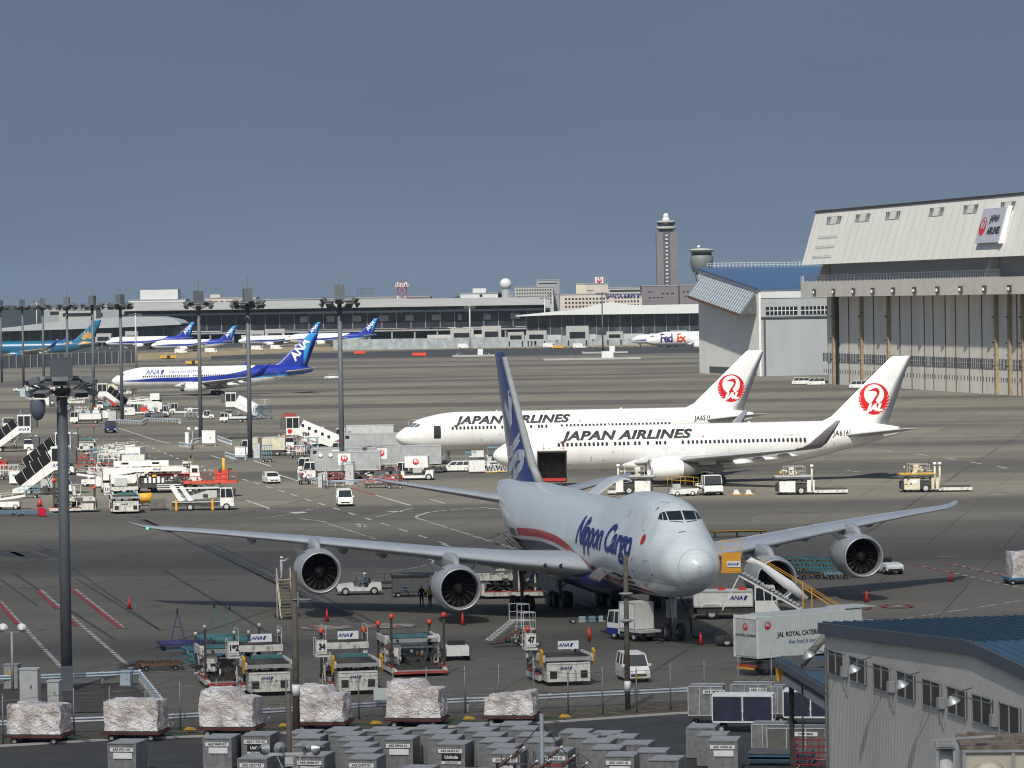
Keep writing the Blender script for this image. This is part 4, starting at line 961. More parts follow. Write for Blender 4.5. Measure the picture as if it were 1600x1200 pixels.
for u in (1297, 1342, 1389, 1457, 1510, 1568):
    x = hx(u, 43.5, -2); p = fas(x, 42.5, .05); q = fas(x, 44.6, .05); wb = MB(GREY)
    w2 = (hx(u + 11, 43.5, -2) - hx(u - 11, 43.5, -2)) / 2
    wb.face([(x - w2, p.y, p.z), (x + w2, p.y, p.z), (x + w2, q.y, q.z), (x - w2, q.y, q.z)]); wb.m(HWH)
    wb.face([(x - w2 * .4, p.y - .05, p.z + .1), (x + w2 * .45, p.y - .05, p.z + .1), (x + w2 * .45, q.y - .05, q.z - .1), (x - w2 * .4, q.y - .05, q.z - .1)])
    wb.m(DGREY)
    for k in (-.9, -.65, .65, .9): wb.box(x + w2 * k - .2, x + w2 * k + .2, q.y - .35, q.y - .2, p.z, q.z)
    wb.build('louvre_window', t)
for i in range(8):       # small fixing brackets left by an old sign
    for j in range(3):
        x = hx(1292, 36) + 1 + i * 2.1 - j * .3; p = fas(x, 39.3 - j * 2.6, .3); MB(GREY).box(p.x, p.x + 1.1, p.y - .1, p.y + .1, p.z, p.z + .16).build('bracket', t)
us = [1267, 1297, 1328, 1358, 1390, 1423, 1459, 1495, 1532, 1571]
lo = MB(DARK).box(-.9, .9, -.5, 0, 0, 1.5).m(PLATE).box(-.5, .5, -.8, -.5, .3, 1.0).build('beam_lamp', t)
for i, u in enumerate(us):
    o = lo if i == 0 else lo.copy()
    if i: C.objects.link(o)
    o.location = (hx(u, 24.5, -4), -2.82, 24.0)
PIPE = mat('rusty_beige_post', (.30, .235, .155), .7, var=.2, scale=1, grime=.5)
for u, k in ((1301, 0), (1345, 0), (1387, 0), (1555, 0), (1576, 0), (1597, 0)):
    x = hx(u, 10, 1.3); mb = MB(PIPE).box(x - .6, x + .6, 1.2, 1.97, 0, 23.4); mb.m(DARK)
    for zz_ in (6.5, 12, 18): mb.box(x - .95, x + .95, .85, .9, zz_, zz_ + .3)
    mb.build('door_guide_post', t)
x = hx(1308, 10, 1.9); MB(BLACK).box(x - .6, x + 1.6, 1.6, 1.96, 0, 23.4).build('door_gap', t)
for u in (1327, 1366, 1407, 1425, 1445, 1459, 1478, 1494, 1515, 1535, 1590):
    x = hx(u, 10, 2); MB(RUST).box(x - .14, x + .14, 1.82, 2.0, 0, 23.4).build('door_joint', t)
HW = mat('hangar_wire_glass', (.06, .065, .075), .3, var=.4, scale=2)
xs = [hx(u, 6, 2) for u in (1286, 1300, 1311, 1327, 1343, 1350, 1366, 1385, 1390, 1407, 1425, 1445, 1459, 1478, 1494, 1515, 1535, 1553, 1559, 1574, 1580, 1596)] + [150, 160, 170]
for a, b in zip(xs, xs[1:]):
    if b - a < 2: continue
    mb = MB(HW).box(a + .35, b - .35, 1.86, 2.02, 6.0, 8.3); mb.m(LGREY)
    for k in range(1, 6): mb.box(a + .35 + (b - a - .7) * k / 6 - .05, a + .35 + (b - a - .7) * k / 6 + .05, 1.8, 1.86, 6, 8.3)
    mb.box(a + .35, b - .35, 1.79, 1.85, 7.1, 7.2); mb.build('window', t)
    mb = MB(HW); n = 4
    for k in range(n): xx = a + (b - a) * (k + .5) / n; mb.box(xx - .16, xx + .16, 1.88, 2.02, 3.0, 4.0)
    mb.build('vent_slit', t)
# the sign
x = hx(1531, 39, -6); sp_ = thing('sign', 'pale slanted box sign on the hangar fascia reading JAPAN AIRLINES beside a red crane', 'sign'); sp_.parent = None
sM = Matrix.Translation(A) @ Matrix.Rotation(rz, 4, 'Z')
D.objects.remove(sp_)
LB = MB(mat('sign_face', (.42, .43, .50), .5, var=.03)); p0, p1 = fas(x, 35.3, 1.1), fas(x, 43.3, 1.1)
LB.prism([(p0.y, p0.z), (p1.y, p1.z), (p1.y + 1.0, p1.z), (p0.y + 1.0, p0.z)], x - 8, x + 8, 'x'); sg_ = LB.build('signboard', t)
MB(PLATE).prism([(p0.y - .1, p0.z - .3), (p1.y - .1, p1.z + .3), (p1.y + 1.0, p1.z + .3), (p0.y + 1.0, p0.z - .3)], x + 8.01, x + 8.9, 'x').build('sign_edge', sg_)
upv = (p1 - p0).normalized()
def onsign(dx, dz): q = fas(x + dx, dz, 1.17); return (q.x, q.y, q.z)
jal_logo(sg_, frame(onsign(-5.4, 39.2), (1, 0, 0), upv), 2.2, text=False)
sign('lettering', text_bm('JAPAN', 2.3, .1, .10, .9), INK, frame(onsign(1.5, 40.8), (1, 0, 0), upv), sg_)
sign('lettering', text_bm('AIRLINES', 2.3, .1, .10, .9), INK, frame(onsign(2.7, 38.0), (1, 0, 0), upv), sg_)
MB(mat('hangar_end', (.40, .40, .37), .6, var=.05)).box(-1.5, -.02, 2.2, 12, 0, 23.3).build('corner_pier', t)
# ---- hangar with blue roof
A2 = G(1093, 583); B2 = G(1187, 588); rz2 = math.atan2(B2.y - A2.y, B2.x - A2.x); L2 = (B2 - A2).length
t = thing('hangar', 'pale hangar with blue sloping roof and slanted glazed canopy beside the tall hangar', 'hangar', A2, rz2)
HW2 = ribbed('hangar_white_sheet', (.78, .77, .74), .9, 0, .95, .6, .03)
MB(HW2).prism([(0, 0), (L2, 0), (L2, 25.6), (0, 32.4)], 0, .6).build('wall', t)
MB(ribbed('hangar_blue_grey_sheet', (.36, .385, .40), 1.1, 1, .95, .6, .04, .15, .1)).box(L2 - .6, L2, .6, 46, 0, 25.4).build('end_wall', t)
MB(ribbed('blue_roof_sheet', (.055, .11, .22), 1.3, 1, .8, .45, .05)).prism([(0, 32.4), (L2 + .6, 25.62), (L2 + .6, 26.2), (0, 33.0)], -.5, 60).build('roof', t)
mb = MB(PLATE); mb.rail([(0, 3, 33.0), (0, 60, 33.0)], 1.4, .14); mb.build('ridge_railing', t)
MB(WALLW).box(L2 - .6, L2 + .2, .62, 46, 23.2, 25.38).build('eave_band', t)
for i in range(4): 
    mb = MB(GLASS).box(L2 + .01, L2 + .12, 2.2 + i * 11, 12 + i * 11, 18.2, 20.6); mb.m(PLATE)
    for k in range(1, 8): mb.box(L2 + .12, L2 + .16, 2.2 + i * 11 + k * 1.22 - .1, 2.2 + i * 11 + k * 1.22 + .1, 18.2, 20.6)
    mb.box(L2 + .13, L2 + .17, 2.2 + i * 11, 12 + i * 11, 19.3, 19.5).build('window', t)
MB(DGREY).box(L2 + .01, L2 + .5, .62, 46, 17.3, 17.7).build('cable_tray', t)
MB(DGREY).box(L2 + .01, L2 + .4, 1.4, 1.9, 0, 17.3).build('drain_pipe', t)
GP = mat('canopy_glazing', (.20, .24, .28), .3, var=.12, scale=.5); mb = MB(GP)
def cp(x, k, d=0): zt = 31.2 - (x / L2) * 6.6; return (x, -.4 - k * 4.6 - d, zt - k * 6.2)
pa = [cp(5, 0), cp(L2 - 2, 0), cp(L2 - 2, 1), cp(5, 1)]
mb.f([mb.v(p) for p in pa]); mb.m(RUST)
mb.face([cp(5, 1), cp(L2 - 2, 1), tuple(Vector(cp(L2 - 2, 1)) - Vector((0, 0, .9))), tuple(Vector(cp(5, 1)) - Vector((0, 0, .9)))]); mb.m(DGREY)
mb.face([cp(5, 0), cp(5, 1), (5, -.02, cp(5, 1)[2])]); mb.face([cp(L2 - 2, 0), cp(L2 - 2, 1), (L2 - 2, -.02, cp(L2 - 2, 1)[2])])
mb.face([(5, -.02, cp(5, 1)[2]), (L2 - 2, -.02, cp(L2 - 2, 1)[2]), cp(L2 - 2, 1), cp(5, 1)])
mb.m(PLATE)
for k in range(1, 24): x_ = 5 + (L2 - 7) * k / 24; mb.bar(cp(x_, 0, .05), cp(x_, 1, .05), .14)
for k in (1, 2, 3, 4): mb.bar(cp(5, k / 5, .05), cp(L2 - 2, k / 5, .05), .12)
mb.build('slanted_canopy', t)
MB(DGREY).box(11, 34, -.08, .0, .3, 2.3).build('base_vent', t); MB(DGREY).box(L2 - 9, L2 - 3, -.08, 0, .3, 2.3).build('base_vent', t)
# ================================================================== apron floodlight masts
def mast_proto(H=26.3, wd=.37, plat=2.3, small=False):
    t = thing('floodlight_mast', 'x', 'light mast')
    MB(MAST).cyl((0, 0, 0), (0, 0, H - 2.2), wd, wd * .82, 12).build('pole', t)
    mb = MB(MAST).cyl((0, 0, H - 2.4), (0, 0, H - 2.1), plat * .9, plat * .95, 12)
    for k in range(8): a = k * math.pi / 4; mb.bar((0, 0, H - 3.4), (plat * math.cos(a), plat * math.sin(a), H - 2.3), .14)
    for k in range(16): a = k * math.pi / 8; b = (k + 1) * math.pi / 8; mb.bar((plat * math.cos(a), plat * math.sin(a), H - 1.7), (plat * math.cos(b), plat * math.sin(b), H - 1.7), .1)
    mb.build('platform', t)
    MB(MAST).box(-.65, .65, -.65, .65, H - 2.1, H).build('hoist_box', t)
    fl = MB(DGREY); fl.loft([[(x, y * k, z * k) for y, z in ((-.36, -.3), (.36, -.3), (.36, .3), (-.36, .3))] for x, k in ((0, .35), (.35, 1), (.5, 1))], smooth=False)
    fl.m(GLASS).face([(.51, -.33, -.27), (.51, .33, -.27), (.51, .33, .27), (.51, -.33, .27)]); me = fl.mesh('floodlight')
    for k in range(12):
        a = k * math.pi / 6; o = D.objects.new('floodlight', me); C.objects.link(o); o.parent = t
        o.location = (plat * .92 * math.cos(a), plat * .92 * math.sin(a), H - 2.15 + (.25 if k % 2 else -.35)); o.rotation_euler = Euler((0, R(38), a)); o.scale = (1.25,) * 3
    MB(DGREY).bar((0, 0, H), (0, 0, H + 1.9), .08).build('lightning_rod', t)
    return t
MG = 'tall floodlight masts in a row on the left of the apron'
mp = mast_proto(); mtr = tree(mp)
mpos = [(535, 750), (391, 715), (314, 692), (191, 658), (147, 645), (107, 632), (69, 617), (37, 604), (3, 597)]
mlab = ['tallest looking grey floodlight mast, right of all the others', 'grey floodlight mast with peeling paint, second from the right, behind white cabinets', 'grey floodlight mast rising beside a white cabinet with blue railings', 'floodlight mast standing before the nose of the striped airliner', 'floodlight mast over the golden tail of the teal airliner', 'floodlight mast half hidden behind the near squat lamp mast', 'floodlight mast second to fourth from the left edge, over the teal fuselage middle', 'slim floodlight mast second from the left edge', 'floodlight mast cut by the left edge of the picture']
mlab[6] = 'slim floodlight mast third from the left edge, crossing the teal airliner'
for i, ((u, v), lb) in enumerate(zip(mpos, mlab)):
    g = G(u, v); 
    if i == 0: mp.location = g; mp['label'] = lb; mp['group'] = MG
    else: dup(mp, g, .3 * i, lb, MG, mtr)
# near squat mast
g = G(105, 1080); nm_ = thing('floodlight_mast', 'nearest thick floodlight mast with big square box, seen from above on the left', 'light mast', g, R(8))
H = 20.9; MB(MAST).cyl((0, 0, 0), (0, 0, H - 2.6), .355, .335, 16).build('pole', nm_)
MB(MAST).box(-.37, .37, -.37, .37, 0, 1.6).build('plinth', nm_)
MB(MAST).box(-.68, .68, -.68, .68, H - 1.5, H - .15).build('hoist_box', nm_)
mb = MB(MAST); 
for k in range(8): a = k * math.pi / 4; mb.bar((0, 0, H - 2.5), (2.1 * math.cos(a), 2.1 * math.sin(a), H - 1.8), .16)
for rr in (1.2, 2.1):
    for k in range(16): a = k * math.pi / 8; b = (k + 1) * math.pi / 8; mb.bar((rr * math.cos(a), rr * math.sin(a), H - 1.75), (rr * math.cos(b), rr * math.sin(b), H - 1.75), .14)
mb.box(-1.1, 1.1, -1.1, 1.1, H - 1.85, H - 1.6).build('platform', nm_)
bigl = MB(mat('lamp_case_grey', (.20, .21, .22), .5, var=.1)); bigl.loft([[(x, y * k, z * k) for y, z in ((-.5, -.16), (.5, -.16), (.5, .16), (-.5, .16))] for x, k in ((0, .6), (.2, 1), (.8, 1))], smooth=False); bigl.m(GLASS).face([(.81, -.44, -.13), (.81, .44, -.13), (.81, .44, .13), (.81, -.44, .13)]); bme = bigl.mesh('floodlight')
for k in range(10):
    a = k * math.pi / 5 + .25; o = D.objects.new('floodlight', bme); C.objects.link(o); o.parent = nm_; o.location = (1.45 * math.cos(a), 1.45 * math.sin(a), H - 1.4 if k % 2 else H - 2.15); o.rotation_euler = Euler((0, R(22), a))
dm = MB(mat('smoked_cover', (.13, .15, .19), .2, var=.1)).lathe([(-.9, .05), (-.75, .3), (-.35, .46), (.1, .5), (.4, .42)], 14, 'z', (-1.5, -1.0, H - 3.1)); dm.build('lamp_cover', nm_)
# distant slimmer masts
dp = None
for u, v, H, lb in ((213, 575, 21, 'thin pale mast in front of the lens roofed pier'), (735, 556, 21.5, 'thin far mast standing alone on a pale island left of centre'), (768, 512, 27, 'thin far mast under the white stair windowed block'), (797, 512, 27, 'thin far mast under the radar dome'), (852, 538, 25, 'pale thin far mast, left of a pair under the wave roof'), (865, 537, 27, 'pale thin far mast, right of a pair under the wave roof'),
                   (923, 520, 30, 'dark far mast against the cream hotel, left of the thicker one'), (942, 551, 26.6, 'dark far mast on a cluttered island in front of the wave roof'), (995, 531, 26, 'pale far mast in front of the wave roof, behind the small airliner'), (1013, 520, 22, 'short far mast next to the small airliner tail'),
                   (58, 540, 28, 'faint far pole near the left edge above the pier roof'), (120, 530, 25, 'faint far pole above the teal airliner, left one'), (151, 530, 25, 'faint far pole above the teal airliner, right one'), (168, 530, 27, 'pale far pole right of the golden tail'), (320, 525, 26, 'pale far pole left of the two blue tails at the gate'), (478, 520, 22, 'stub far pole on the terminal roof line')):
    g = G(u, v); t = thing('floodlight_mast', lb, 'light mast', g, 0, 'slim far masts along the terminals'); m_ = LGREY if 'pale' in lb or 'faint' in lb else MAST
    MB(m_).cyl((0, 0, 0), (0, 0, H), .38, .28, 8).build('pole', t)
    mb = MB(DGREY).box(-2.4, 2.4, -.4, .4, H - .5, H - .2)
    for k in (-2, -1, 1, 2): mb.box(k * 1.05 - .35, k * 1.05 + .35, -.7, -.3, H - 1.1, H - .2)
    mb.build('lamp_head', t)
# ================================================================== painted markings and joints
def worn(name, col, th=.42):
    m = D.materials.new(name); m.use_nodes = True; n = m.node_tree.nodes; l = m.node_tree.links; b = n['Principled BSDF']; b.inputs['Roughness'].default_value = .8
    tc = n.new('ShaderNodeTexCoord'); nz = n.new('ShaderNodeTexNoise'); nz.inputs['Scale'].default_value = 1.1; nz.inputs['Detail'].default_value = 8; l.new(tc.outputs['Object'], nz.inputs[0])
    mr = n.new('ShaderNodeMapRange'); mr.inputs[1].default_value = th; mr.inputs[2].default_value = th + .22; l.new(nz.outputs[0], mr.inputs[0])
    mx = n.new('ShaderNodeMix'); mx.data_type = 'RGBA'; mx.inputs[6].default_value = (*col, 1); mx.inputs[7].default_value = (.12, .112, .098, 1); l.new(mr.outputs[0], mx.inputs[0]); l.new(mx.outputs[2], b.inputs['Base Color'])
    return m
MWHITE = worn('worn_white_marking', (.50, .50, .47), .47); MRED = worn('worn_red_marking', (.33, .03, .035), .5); MFAINT = worn('faint_marking', (.30, .29, .26), .38); JOINT = mat('joint_sealant', (.055, .053, .05), .8, var=.3); TRACK = worn('tyre_track', (.05, .05, .056), .5)
_zc = [.012]
def polyl(mb, P, w_, dash=None, off=0):
    P = [Vector((p.x, p.y, 0)) for p in P]; acc = 0.0
    for a, b in zip(P, P[1:]):
        d = b - a; L_ = d.length; d.normalize(); n_ = Vector((-d.y, d.x, 0)); a = a + n_ * off; segs = []
        if dash:
            per = dash[0] + dash[1]; s = -(acc % per)
            while s < L_:
                s0, s1 = max(0, s), min(L_, s + dash[0])
                if s1 > s0: segs.append((s0, s1))
                s += per
            acc += L_
        else: segs = [(0, L_)]
        for s0, s1 in segs:
            q = [a + d * s0 + n_ * w_ / 2, a + d * s1 + n_ * w_ / 2, a + d * s1 - n_ * w_ / 2, a + d * s0 - n_ * w_ / 2]
            for p in q: p.z = _zc[0]
            mb.f([mb.v(p) for p in q])
def mark(m, lst, name='road_marking'):
    mb = MB(m)
    for it in lst:
        uv, w_ = it[0], it[1]; polyl(mb, [G(*p) for p in uv], w_, it[2] if len(it) > 2 else None, it[3] if len(it) > 3 else 0)
    struct(name, mb); _zc[0] += .004
mark(TRACK, [([(205, 805), (268, 832)], 1.0), ([(318, 852), (420, 903), (560, 972)], .9), ([(225, 812), (300, 848)], .3), ([(335, 851), (440, 900), (600, 980)], .35), ([(300, 848), (400, 897), (520, 958)], .3), ([(0, 860), (25, 870)], 2), ([(30, 862), (55, 872)], 2), ([(65, 858), (95, 869)], 1.8)], 'tyre_marks')
mark(JOINT, [([(20, 895), (180, 1000)], .22), ([(120, 905), (250, 985)], .18), ([(255, 890), (360, 953), (460, 1015)], .28), ([(0, 905), (60, 948)], .14), ([(60, 850), (250, 985)], .12)], 'pavement_joint')
mark(MWHITE, [
    ([(185, 669), (240, 687), (266, 693)], .35), ([(205, 686), (300, 726), (410, 758), (640, 832), (705, 853)], .32, (5, 6)), ([(120, 678), (200, 700), (300, 738)], .25, (3, 7)),
    ([(396, 720), (424, 729)], .4), ([(436, 742), (482, 757)], .35), ([(330, 712), (352, 719)], .35), ([(587, 774), (642, 790)], .35), ([(385, 782), (421, 795)], .35),
    ([(400, 798), (462, 799)], .25), ([(462, 800), (470, 802)], 1.6), ([(402, 810), (470, 802)], .2), ([(474, 798), (498, 793)], .2), ([(588, 808), (645, 794)], .2), ([(612, 799), (624, 800)], 1.4),
    ([(430, 811), (470, 811), (500, 814)], .3), ([(503, 815), (585, 842)], .5, (1.1, 1.3)), ([(750, 794), (700, 797), (668, 801), (652, 806), (650, 809)], .35), ([(652, 810), (735, 836), (805, 858)], .55, (1.1, 1.3)), ([(750, 793), (782, 796)], .4),
    ([(560, 895), (610, 893), (650, 887), (675, 881), (677, 876), (664, 871)], .22, (2.2, .8)), ([(500, 893), (560, 897)], .18), ([(557, 819), (571, 823)], .5), ([(560, 824), (570, 820)], .35), ([(672, 780), (695, 787)], .25), ([(690, 850), (703, 854)], .35),
    ([(0, 939), (40, 983), (98, 1045)], .32, (.9, .55)), ([(64, 922), (215, 1053)], .32, (.9, .55)), ([(118, 921), (193, 981)], .32, (.9, .55)),
    ([(905, 941), (937, 954)], .28), ([(842, 920), (872, 932)], .22), ([(1322, 735), (1345, 738)], .3), ([(1375, 704), (1420, 708), (1480, 716), (1600, 736)], .45, (6, 9)), ([(1540, 774), (1566, 773)], .4),
    ([(1418, 880), (1502, 898), (1600, 920)], .3, (1.2, 1)), ([(1466, 877), (1600, 906)], .3, (1.2, 1)), ([(1352, 977), (1420, 966), (1600, 938)], .28, (3, 1.2)), ([(1465, 870), (1500, 869)], .25), ([(1050, 627), (1085, 628)], .8), ([(954, 580), (975, 580)], 1.2)])
mark(MFAINT, [([(0, 919), (96, 916)], .22), ([(205, 912), (400, 902), (470, 898)], .28), ([(123, 812), (360, 808), (420, 806)], .3), ([(230, 800), (420, 796)], .25), ([(0, 987), (130, 980), (300, 985), (480, 992), (700, 1000), (900, 1012)], .22, (4, 2.5)), ([(225, 1051), (312, 1048)], .3), ([(700, 1088), (900, 1080), (1080, 1073)], .3), ([(690, 1034), (820, 1028), (1000, 1022)], .2, (6, 2)), ([(400, 1102), (560, 1094)], .22),
    ([(1000, 868), (1150, 872)], .2), ([(640, 800), (760, 796)], .3), ([(420, 801), (540, 809)], .25), ([(880, 712), (1040, 716)], .3), ([(1140, 690), (1240, 700)], .3), ([(1380, 700), (1440, 702)], .9), ([(1160, 797), (1300, 802)], .25), ([(1400, 628), (1450, 629)], .7), ([(560, 584), (800, 596)], 1.0)])
mark(MRED, [([(2, 937), (42, 982)], .35, None, -.42), ([(66, 922), (97, 951)], .35, None, -.42), ([(113, 965), (128, 978)], .35, None, -.42), ([(120, 921), (197, 981)], .35, None, -.42), ([(550, 763), (587, 774)], .3), ([(1422, 879), (1506, 897)], .25, (2, 1), -.5), ([(1470, 876), (1600, 905)], .25, (2, 1), -.5)])
def ring(u, v, ru, rv, m, wd, fill=None):
    mb = MB(m); c = G(u, v); rx = abs(G(u + ru, v).x - c.x); ry = abs(G(u, v - rv).y - c.y)
    P = [c + Vector((rx * math.cos(a), ry * math.sin(a), 0)) for a in [2 * math.pi * i / 32 for i in range(33)]]
    if fill: mf = MB(fill); mf.face([(p.x, p.y, _zc[0]) for p in P[:-1]]); struct('road_marking', mf); _zc[0] += .004
    polyl(mb, P, wd); struct('road_marking', mb); _zc[0] += .004
FADE = worn('faded_white_disc', (.36, .34, .31), .4)
for u in (510, 608): ring(u, 981 if u < 600 else 978.5, 40, 3.6, MFAINT, .2, FADE); mark(MRED, [([(u - 28, 979), (u - 14, 982)], .4), ([(u + 12, 977.5), (u + 20, 979.5)], .4)])
ring(1334, 951, 26, 2.6, MRED, .3); ring(1402, 948, 24, 2.8, MRED, .3); mark(MWHITE, [([(1397, 948), (1410, 948.4)], .9)])
# ---- near road beyond the boundary fence, verge and kerb
FL = [(-80, 1172), (160, 1158), (420, 1148), (600, 1142), (860, 1130), (1060, 1116), (1300, 1108)]     # back edge of the road
mb = MB(ASPH); P = [G(*p) for p in FL]; P2 = [G(p[0], p[1] + 260) for p in FL]
for a, b, c, d in zip(P, P[1:], P2[1:], P2): mb.f([mb.v((q.x, q.y, .02)) for q in (a, b, c, d)])
struct('road', mb)
VERGE = mat('dry_verge', (.085, .07, .045), .95, var=.4, scale=.9)
mb = MB(VERGE); P2 = [G(p[0], p[1] - 12 - (6 if p[0] > 500 else 0)) for p in FL]
for a, b, c, d in zip(P, P[1:], P2[1:], P2): mb.f([mb.v((q.x, q.y, .045)) for q in (a, b, c, d)])
struct('verge', mb)
mb = MB(CON)
for a, b in zip(P, P[1:]):
    d = (b - a).normalized(); n_ = Vector((-d.y, d.x, 0)) * .12
    mb.face([(a + n_ * s + Vector((0, 0, z))) for s, z in ((-1, .0), (-1, .12), (1, .12), (1, .0))]); mb.loft([[q + n_ * s + Vector((0, 0, z)) for s, z in ((-1, 0), (-1, .12), (1, .12), (1, 0))] for q in (a, b)], smooth=False)
struct('kerb', mb)
# mast island (dark patch at the near mast)
mb = MB(mat('island_dark', (.055, .05, .045), .9, var=.3, scale=.8)); mb.f([mb.v((p.x, p.y, .05)) for p in (G(-40, 1070), G(205, 1068), G(252, 1108), G(235, 1112), G(-40, 1118))]); struct('traffic_island', mb)
# ================================================================== vehicle builders (x forward, y left, z up)
def wheel_mesh(r, w):
    mb = MB(BLACK).lathe([(-w / 2, r * .6), (-w / 2, r * .92), (-w * .3, r), (w * .3, r), (w / 2, r * .92), (w / 2, r * .6)], 18, 'y')
    mb.m(LGREY).lathe([(-w * .42, .01), (-w * .42, r * .35), (-w * .36, r * .6)], 14, 'y').lathe([(w * .42, .01), (w * .42, r * .35), (w * .36, r * .6)], 14, 'y')
    return mb.mesh('wheel')
def wheels(t, pts, r=.33, w=.22):
    me = wheel_mesh(r, w)
    for x, y in pts: o = D.objects.new('wheel', me); C.objects.link(o); o.parent = t; o.location = (x, y, r)
def V(name, label, cat, u, v, rz, group=None): g = G(u, v); return thing(name, label, cat, (g.x, g.y, 0), R(rz), group)
def frustum(mb, x0, x1, y, z0, X0, X1, Y, z1):
    a = [mb.v(p) for p in ((x0, -y, z0), (x1, -y, z0), (x1, y, z0), (x0, y, z0), (X0, -Y, z1), (X1, -Y, z1), (X1, Y, z1), (X0, Y, z1))]
    for q in ((0, 3, 2, 1), (4, 5, 6, 7), (0, 1, 5, 4), (1, 2, 6, 5), (2, 3, 7, 6), (3, 0, 4, 7)): mb.f([a[i] for i in q])
def glasshouse(t, x0, x1, y, z0, X0, X1, Y, z1, paint, pill=(), name='windows'):
    mb = MB(GLASS); frustum(mb, x0, x1, y, z0, X0, X1, Y, z1); g = mb.build(name, t)
    pb = MB(paint); pb.box(X0 - .03, X1 + .03, -Y - .02, Y + .02, z1, z1 + .07)
    for s in (-1, 1):
        pb.bar((x0, s * y, z0), (X0, s * Y, z1), .09); pb.bar((x1, s * y, z0), (X1, s * Y, z1), .08)
        for f in pill: pb.bar((x0 + (x1 - x0) * f, s * (y + .005), z0), (X0 + (X1 - X0) * f, s * (Y + .005), z1), .09)
    pb.build('roof', t); return g
def car(label, u, v, rz, kind='van', paint=None, group=None, name='parked_car', cat='car'):
    paint = paint or WHITE; t = V(name, label, cat, u, v, rz, group)
    if kind == 'van': L_, Wd, H, belt, hood, slope, rr = 4.7, .85, 1.95, 1.1, .35, .5, .33
    elif kind == 'kei': L_, Wd, H, belt, hood, slope, rr = 3.5, .74, 1.75, 1.0, .55, .35, .29
    elif kind == 'wagon': L_, Wd, H, belt, hood, slope, rr = 4.4, .83, 1.5, .95, 1.15, .55, .32
    else: L_, Wd, H, belt, hood, slope, rr = 4.0, .84, 1.5, .95, .9, .6, .31
    a, b = -L_ / 2, L_ / 2
    mb = MB(paint); prof = [(a, .32), (a - .03, .7), (a + .03, belt), (b - hood, belt), (b - .12, belt - .28 + (.15 if hood < .5 else 0)), (b, .62), (b, .32), (b - .1, .24), (a + .1, .24)]
    mb.loft([[(x, s * y_, z) for x, z in [(p[0], p[1]) for p in prof]] for s, y_ in ((-1, Wd),)] + [[(x, Wd, z) for x, z in prof]], smooth=False)
    mb.build('body', t)
    glasshouse(t, a + .05, b - hood + .02, Wd - .02, belt, a + .18, b - hood - slope, Wd - .13, H - .07, paint, (.36, .68))
    for s in (-1, 1): MB(PLATE).box(b - .05, b + .02, s * (Wd - .22) - .14, s * (Wd - .22) + .14, .62, .78).build('headlight', t)
    MB(BLACK).box(b - .02, b + .03, -.5, .5, .42, .56).build('grille', t)
    MB(YELLOW if kind == 'kei' else PLATE).box(b + .03, b + .05, -.17, .17, .3, .42).build('number_plate', t)
    for s in (-1, 1): MB(paint).box(b - hood - .2, b - hood - .05, s * (Wd + .02), s * (Wd + .2), belt - .02, belt + .15).build('mirror', t)
    for s in (-1, 1): MB(RED).box(a - .045, a - .02, s * (Wd - .1) - .07, s * (Wd - .1) + .07, .75, 1.0).build('tail_light', t)
    wheels(t, [(x, s * (Wd - .1)) for x in (a + .75, b - .75) for s in (-1, 1)], rr, .2); return t
def cab(t, x0, x1, w, z0, H, paint, slope=.25):
    mb = MB(paint); zb = z0 + (H - z0) * .48
    frustum(mb, x0, x1, w, z0, x0, x1 - .06, w, zb); c = mb.build('cab', t)
    glasshouse(c, x0 + .02, x1 - .07, w - .01, zb, x0 + .05, x1 - slope, w - .08, H, paint, (.42,))
    for s in (-1, 1): MB(PLATE).box(x1 - .02, x1 + .03, s * (w - .25) - .14, s * (w - .25) + .14, z0 + .15, z0 + .32).build('headlight', c)
    MB(BLACK).box(x1 - .02, x1 + .02, -w + .45, w - .45, z0 + .1, z0 + .42).build('grille', c)
    mm = MB(BLACK)
    for s in (-1, 1): MB(BLACK).bar((x1 - .15, s * w, zb + .5), (x1 + .02, s * (w + .25), zb + .5), .05).box(x1 - .04, x1 + .05, s * (w + .25) - .07, s * (w + .25) + .07, zb + .15, zb + .6).build('mirror', c)
    return c
def boxtruck(label, u, v, rz, L_=6.5, H=3.0, w=1.05, paint=None, boxm=None, boxz=1.0, boxH=2.0, boxlen=None, name='box_truck', cat='truck', group=None, chassis=None):
    paint = paint or WHITE; t = V(name, label, cat, u, v, rz, group); a, b = -L_ / 2, L_ / 2
    cab(t, b - 1.7, b, w, .5, min(2.45, H), paint); bl = boxlen or L_ - 1.9
    MB(chassis or DARK).box(a, b - .4, -.42, .42, .45, .72).box(a + .2, b - 1.8, -w + .05, -w + .3, .5, .85).box(a + .2, b - 1.8, w - .3, w - .05, .5, .85).build('chassis', t)
    mb = MB(boxm or WHITE).box(b - 1.85 - bl, b - 1.85, -w - .02, w + .02, boxz, boxz + boxH); bo = mb.build('cargo_box', t)
    rb = MB(LGREY); x0, x1 = b - 1.85 - bl, b - 1.85
    for x in (x0, x1 - .06):
        for s in (-1, 1): rb.box(x - .01, x + .07, s * (w + .03) - .03, s * (w + .03) + .03, boxz, boxz + boxH)
    for s in (-1, 1): rb.box(x0, x1, s * (w + .03) - .03, s * (w + .03) + .03, boxz + boxH - .08, boxz + boxH + .02).box(x0, x1, s * (w + .03) - .03, s * (w + .03) + .03, boxz - .02, boxz + .1)
    rb.build('edge_trim', bo)
    wheels(t, [(b - .95, s * (w - .15)) for s in (-1, 1)] + [(a + 1.3, s * (w - .2)) for s in (-1, 1)], .45, .28)
    return t, bo
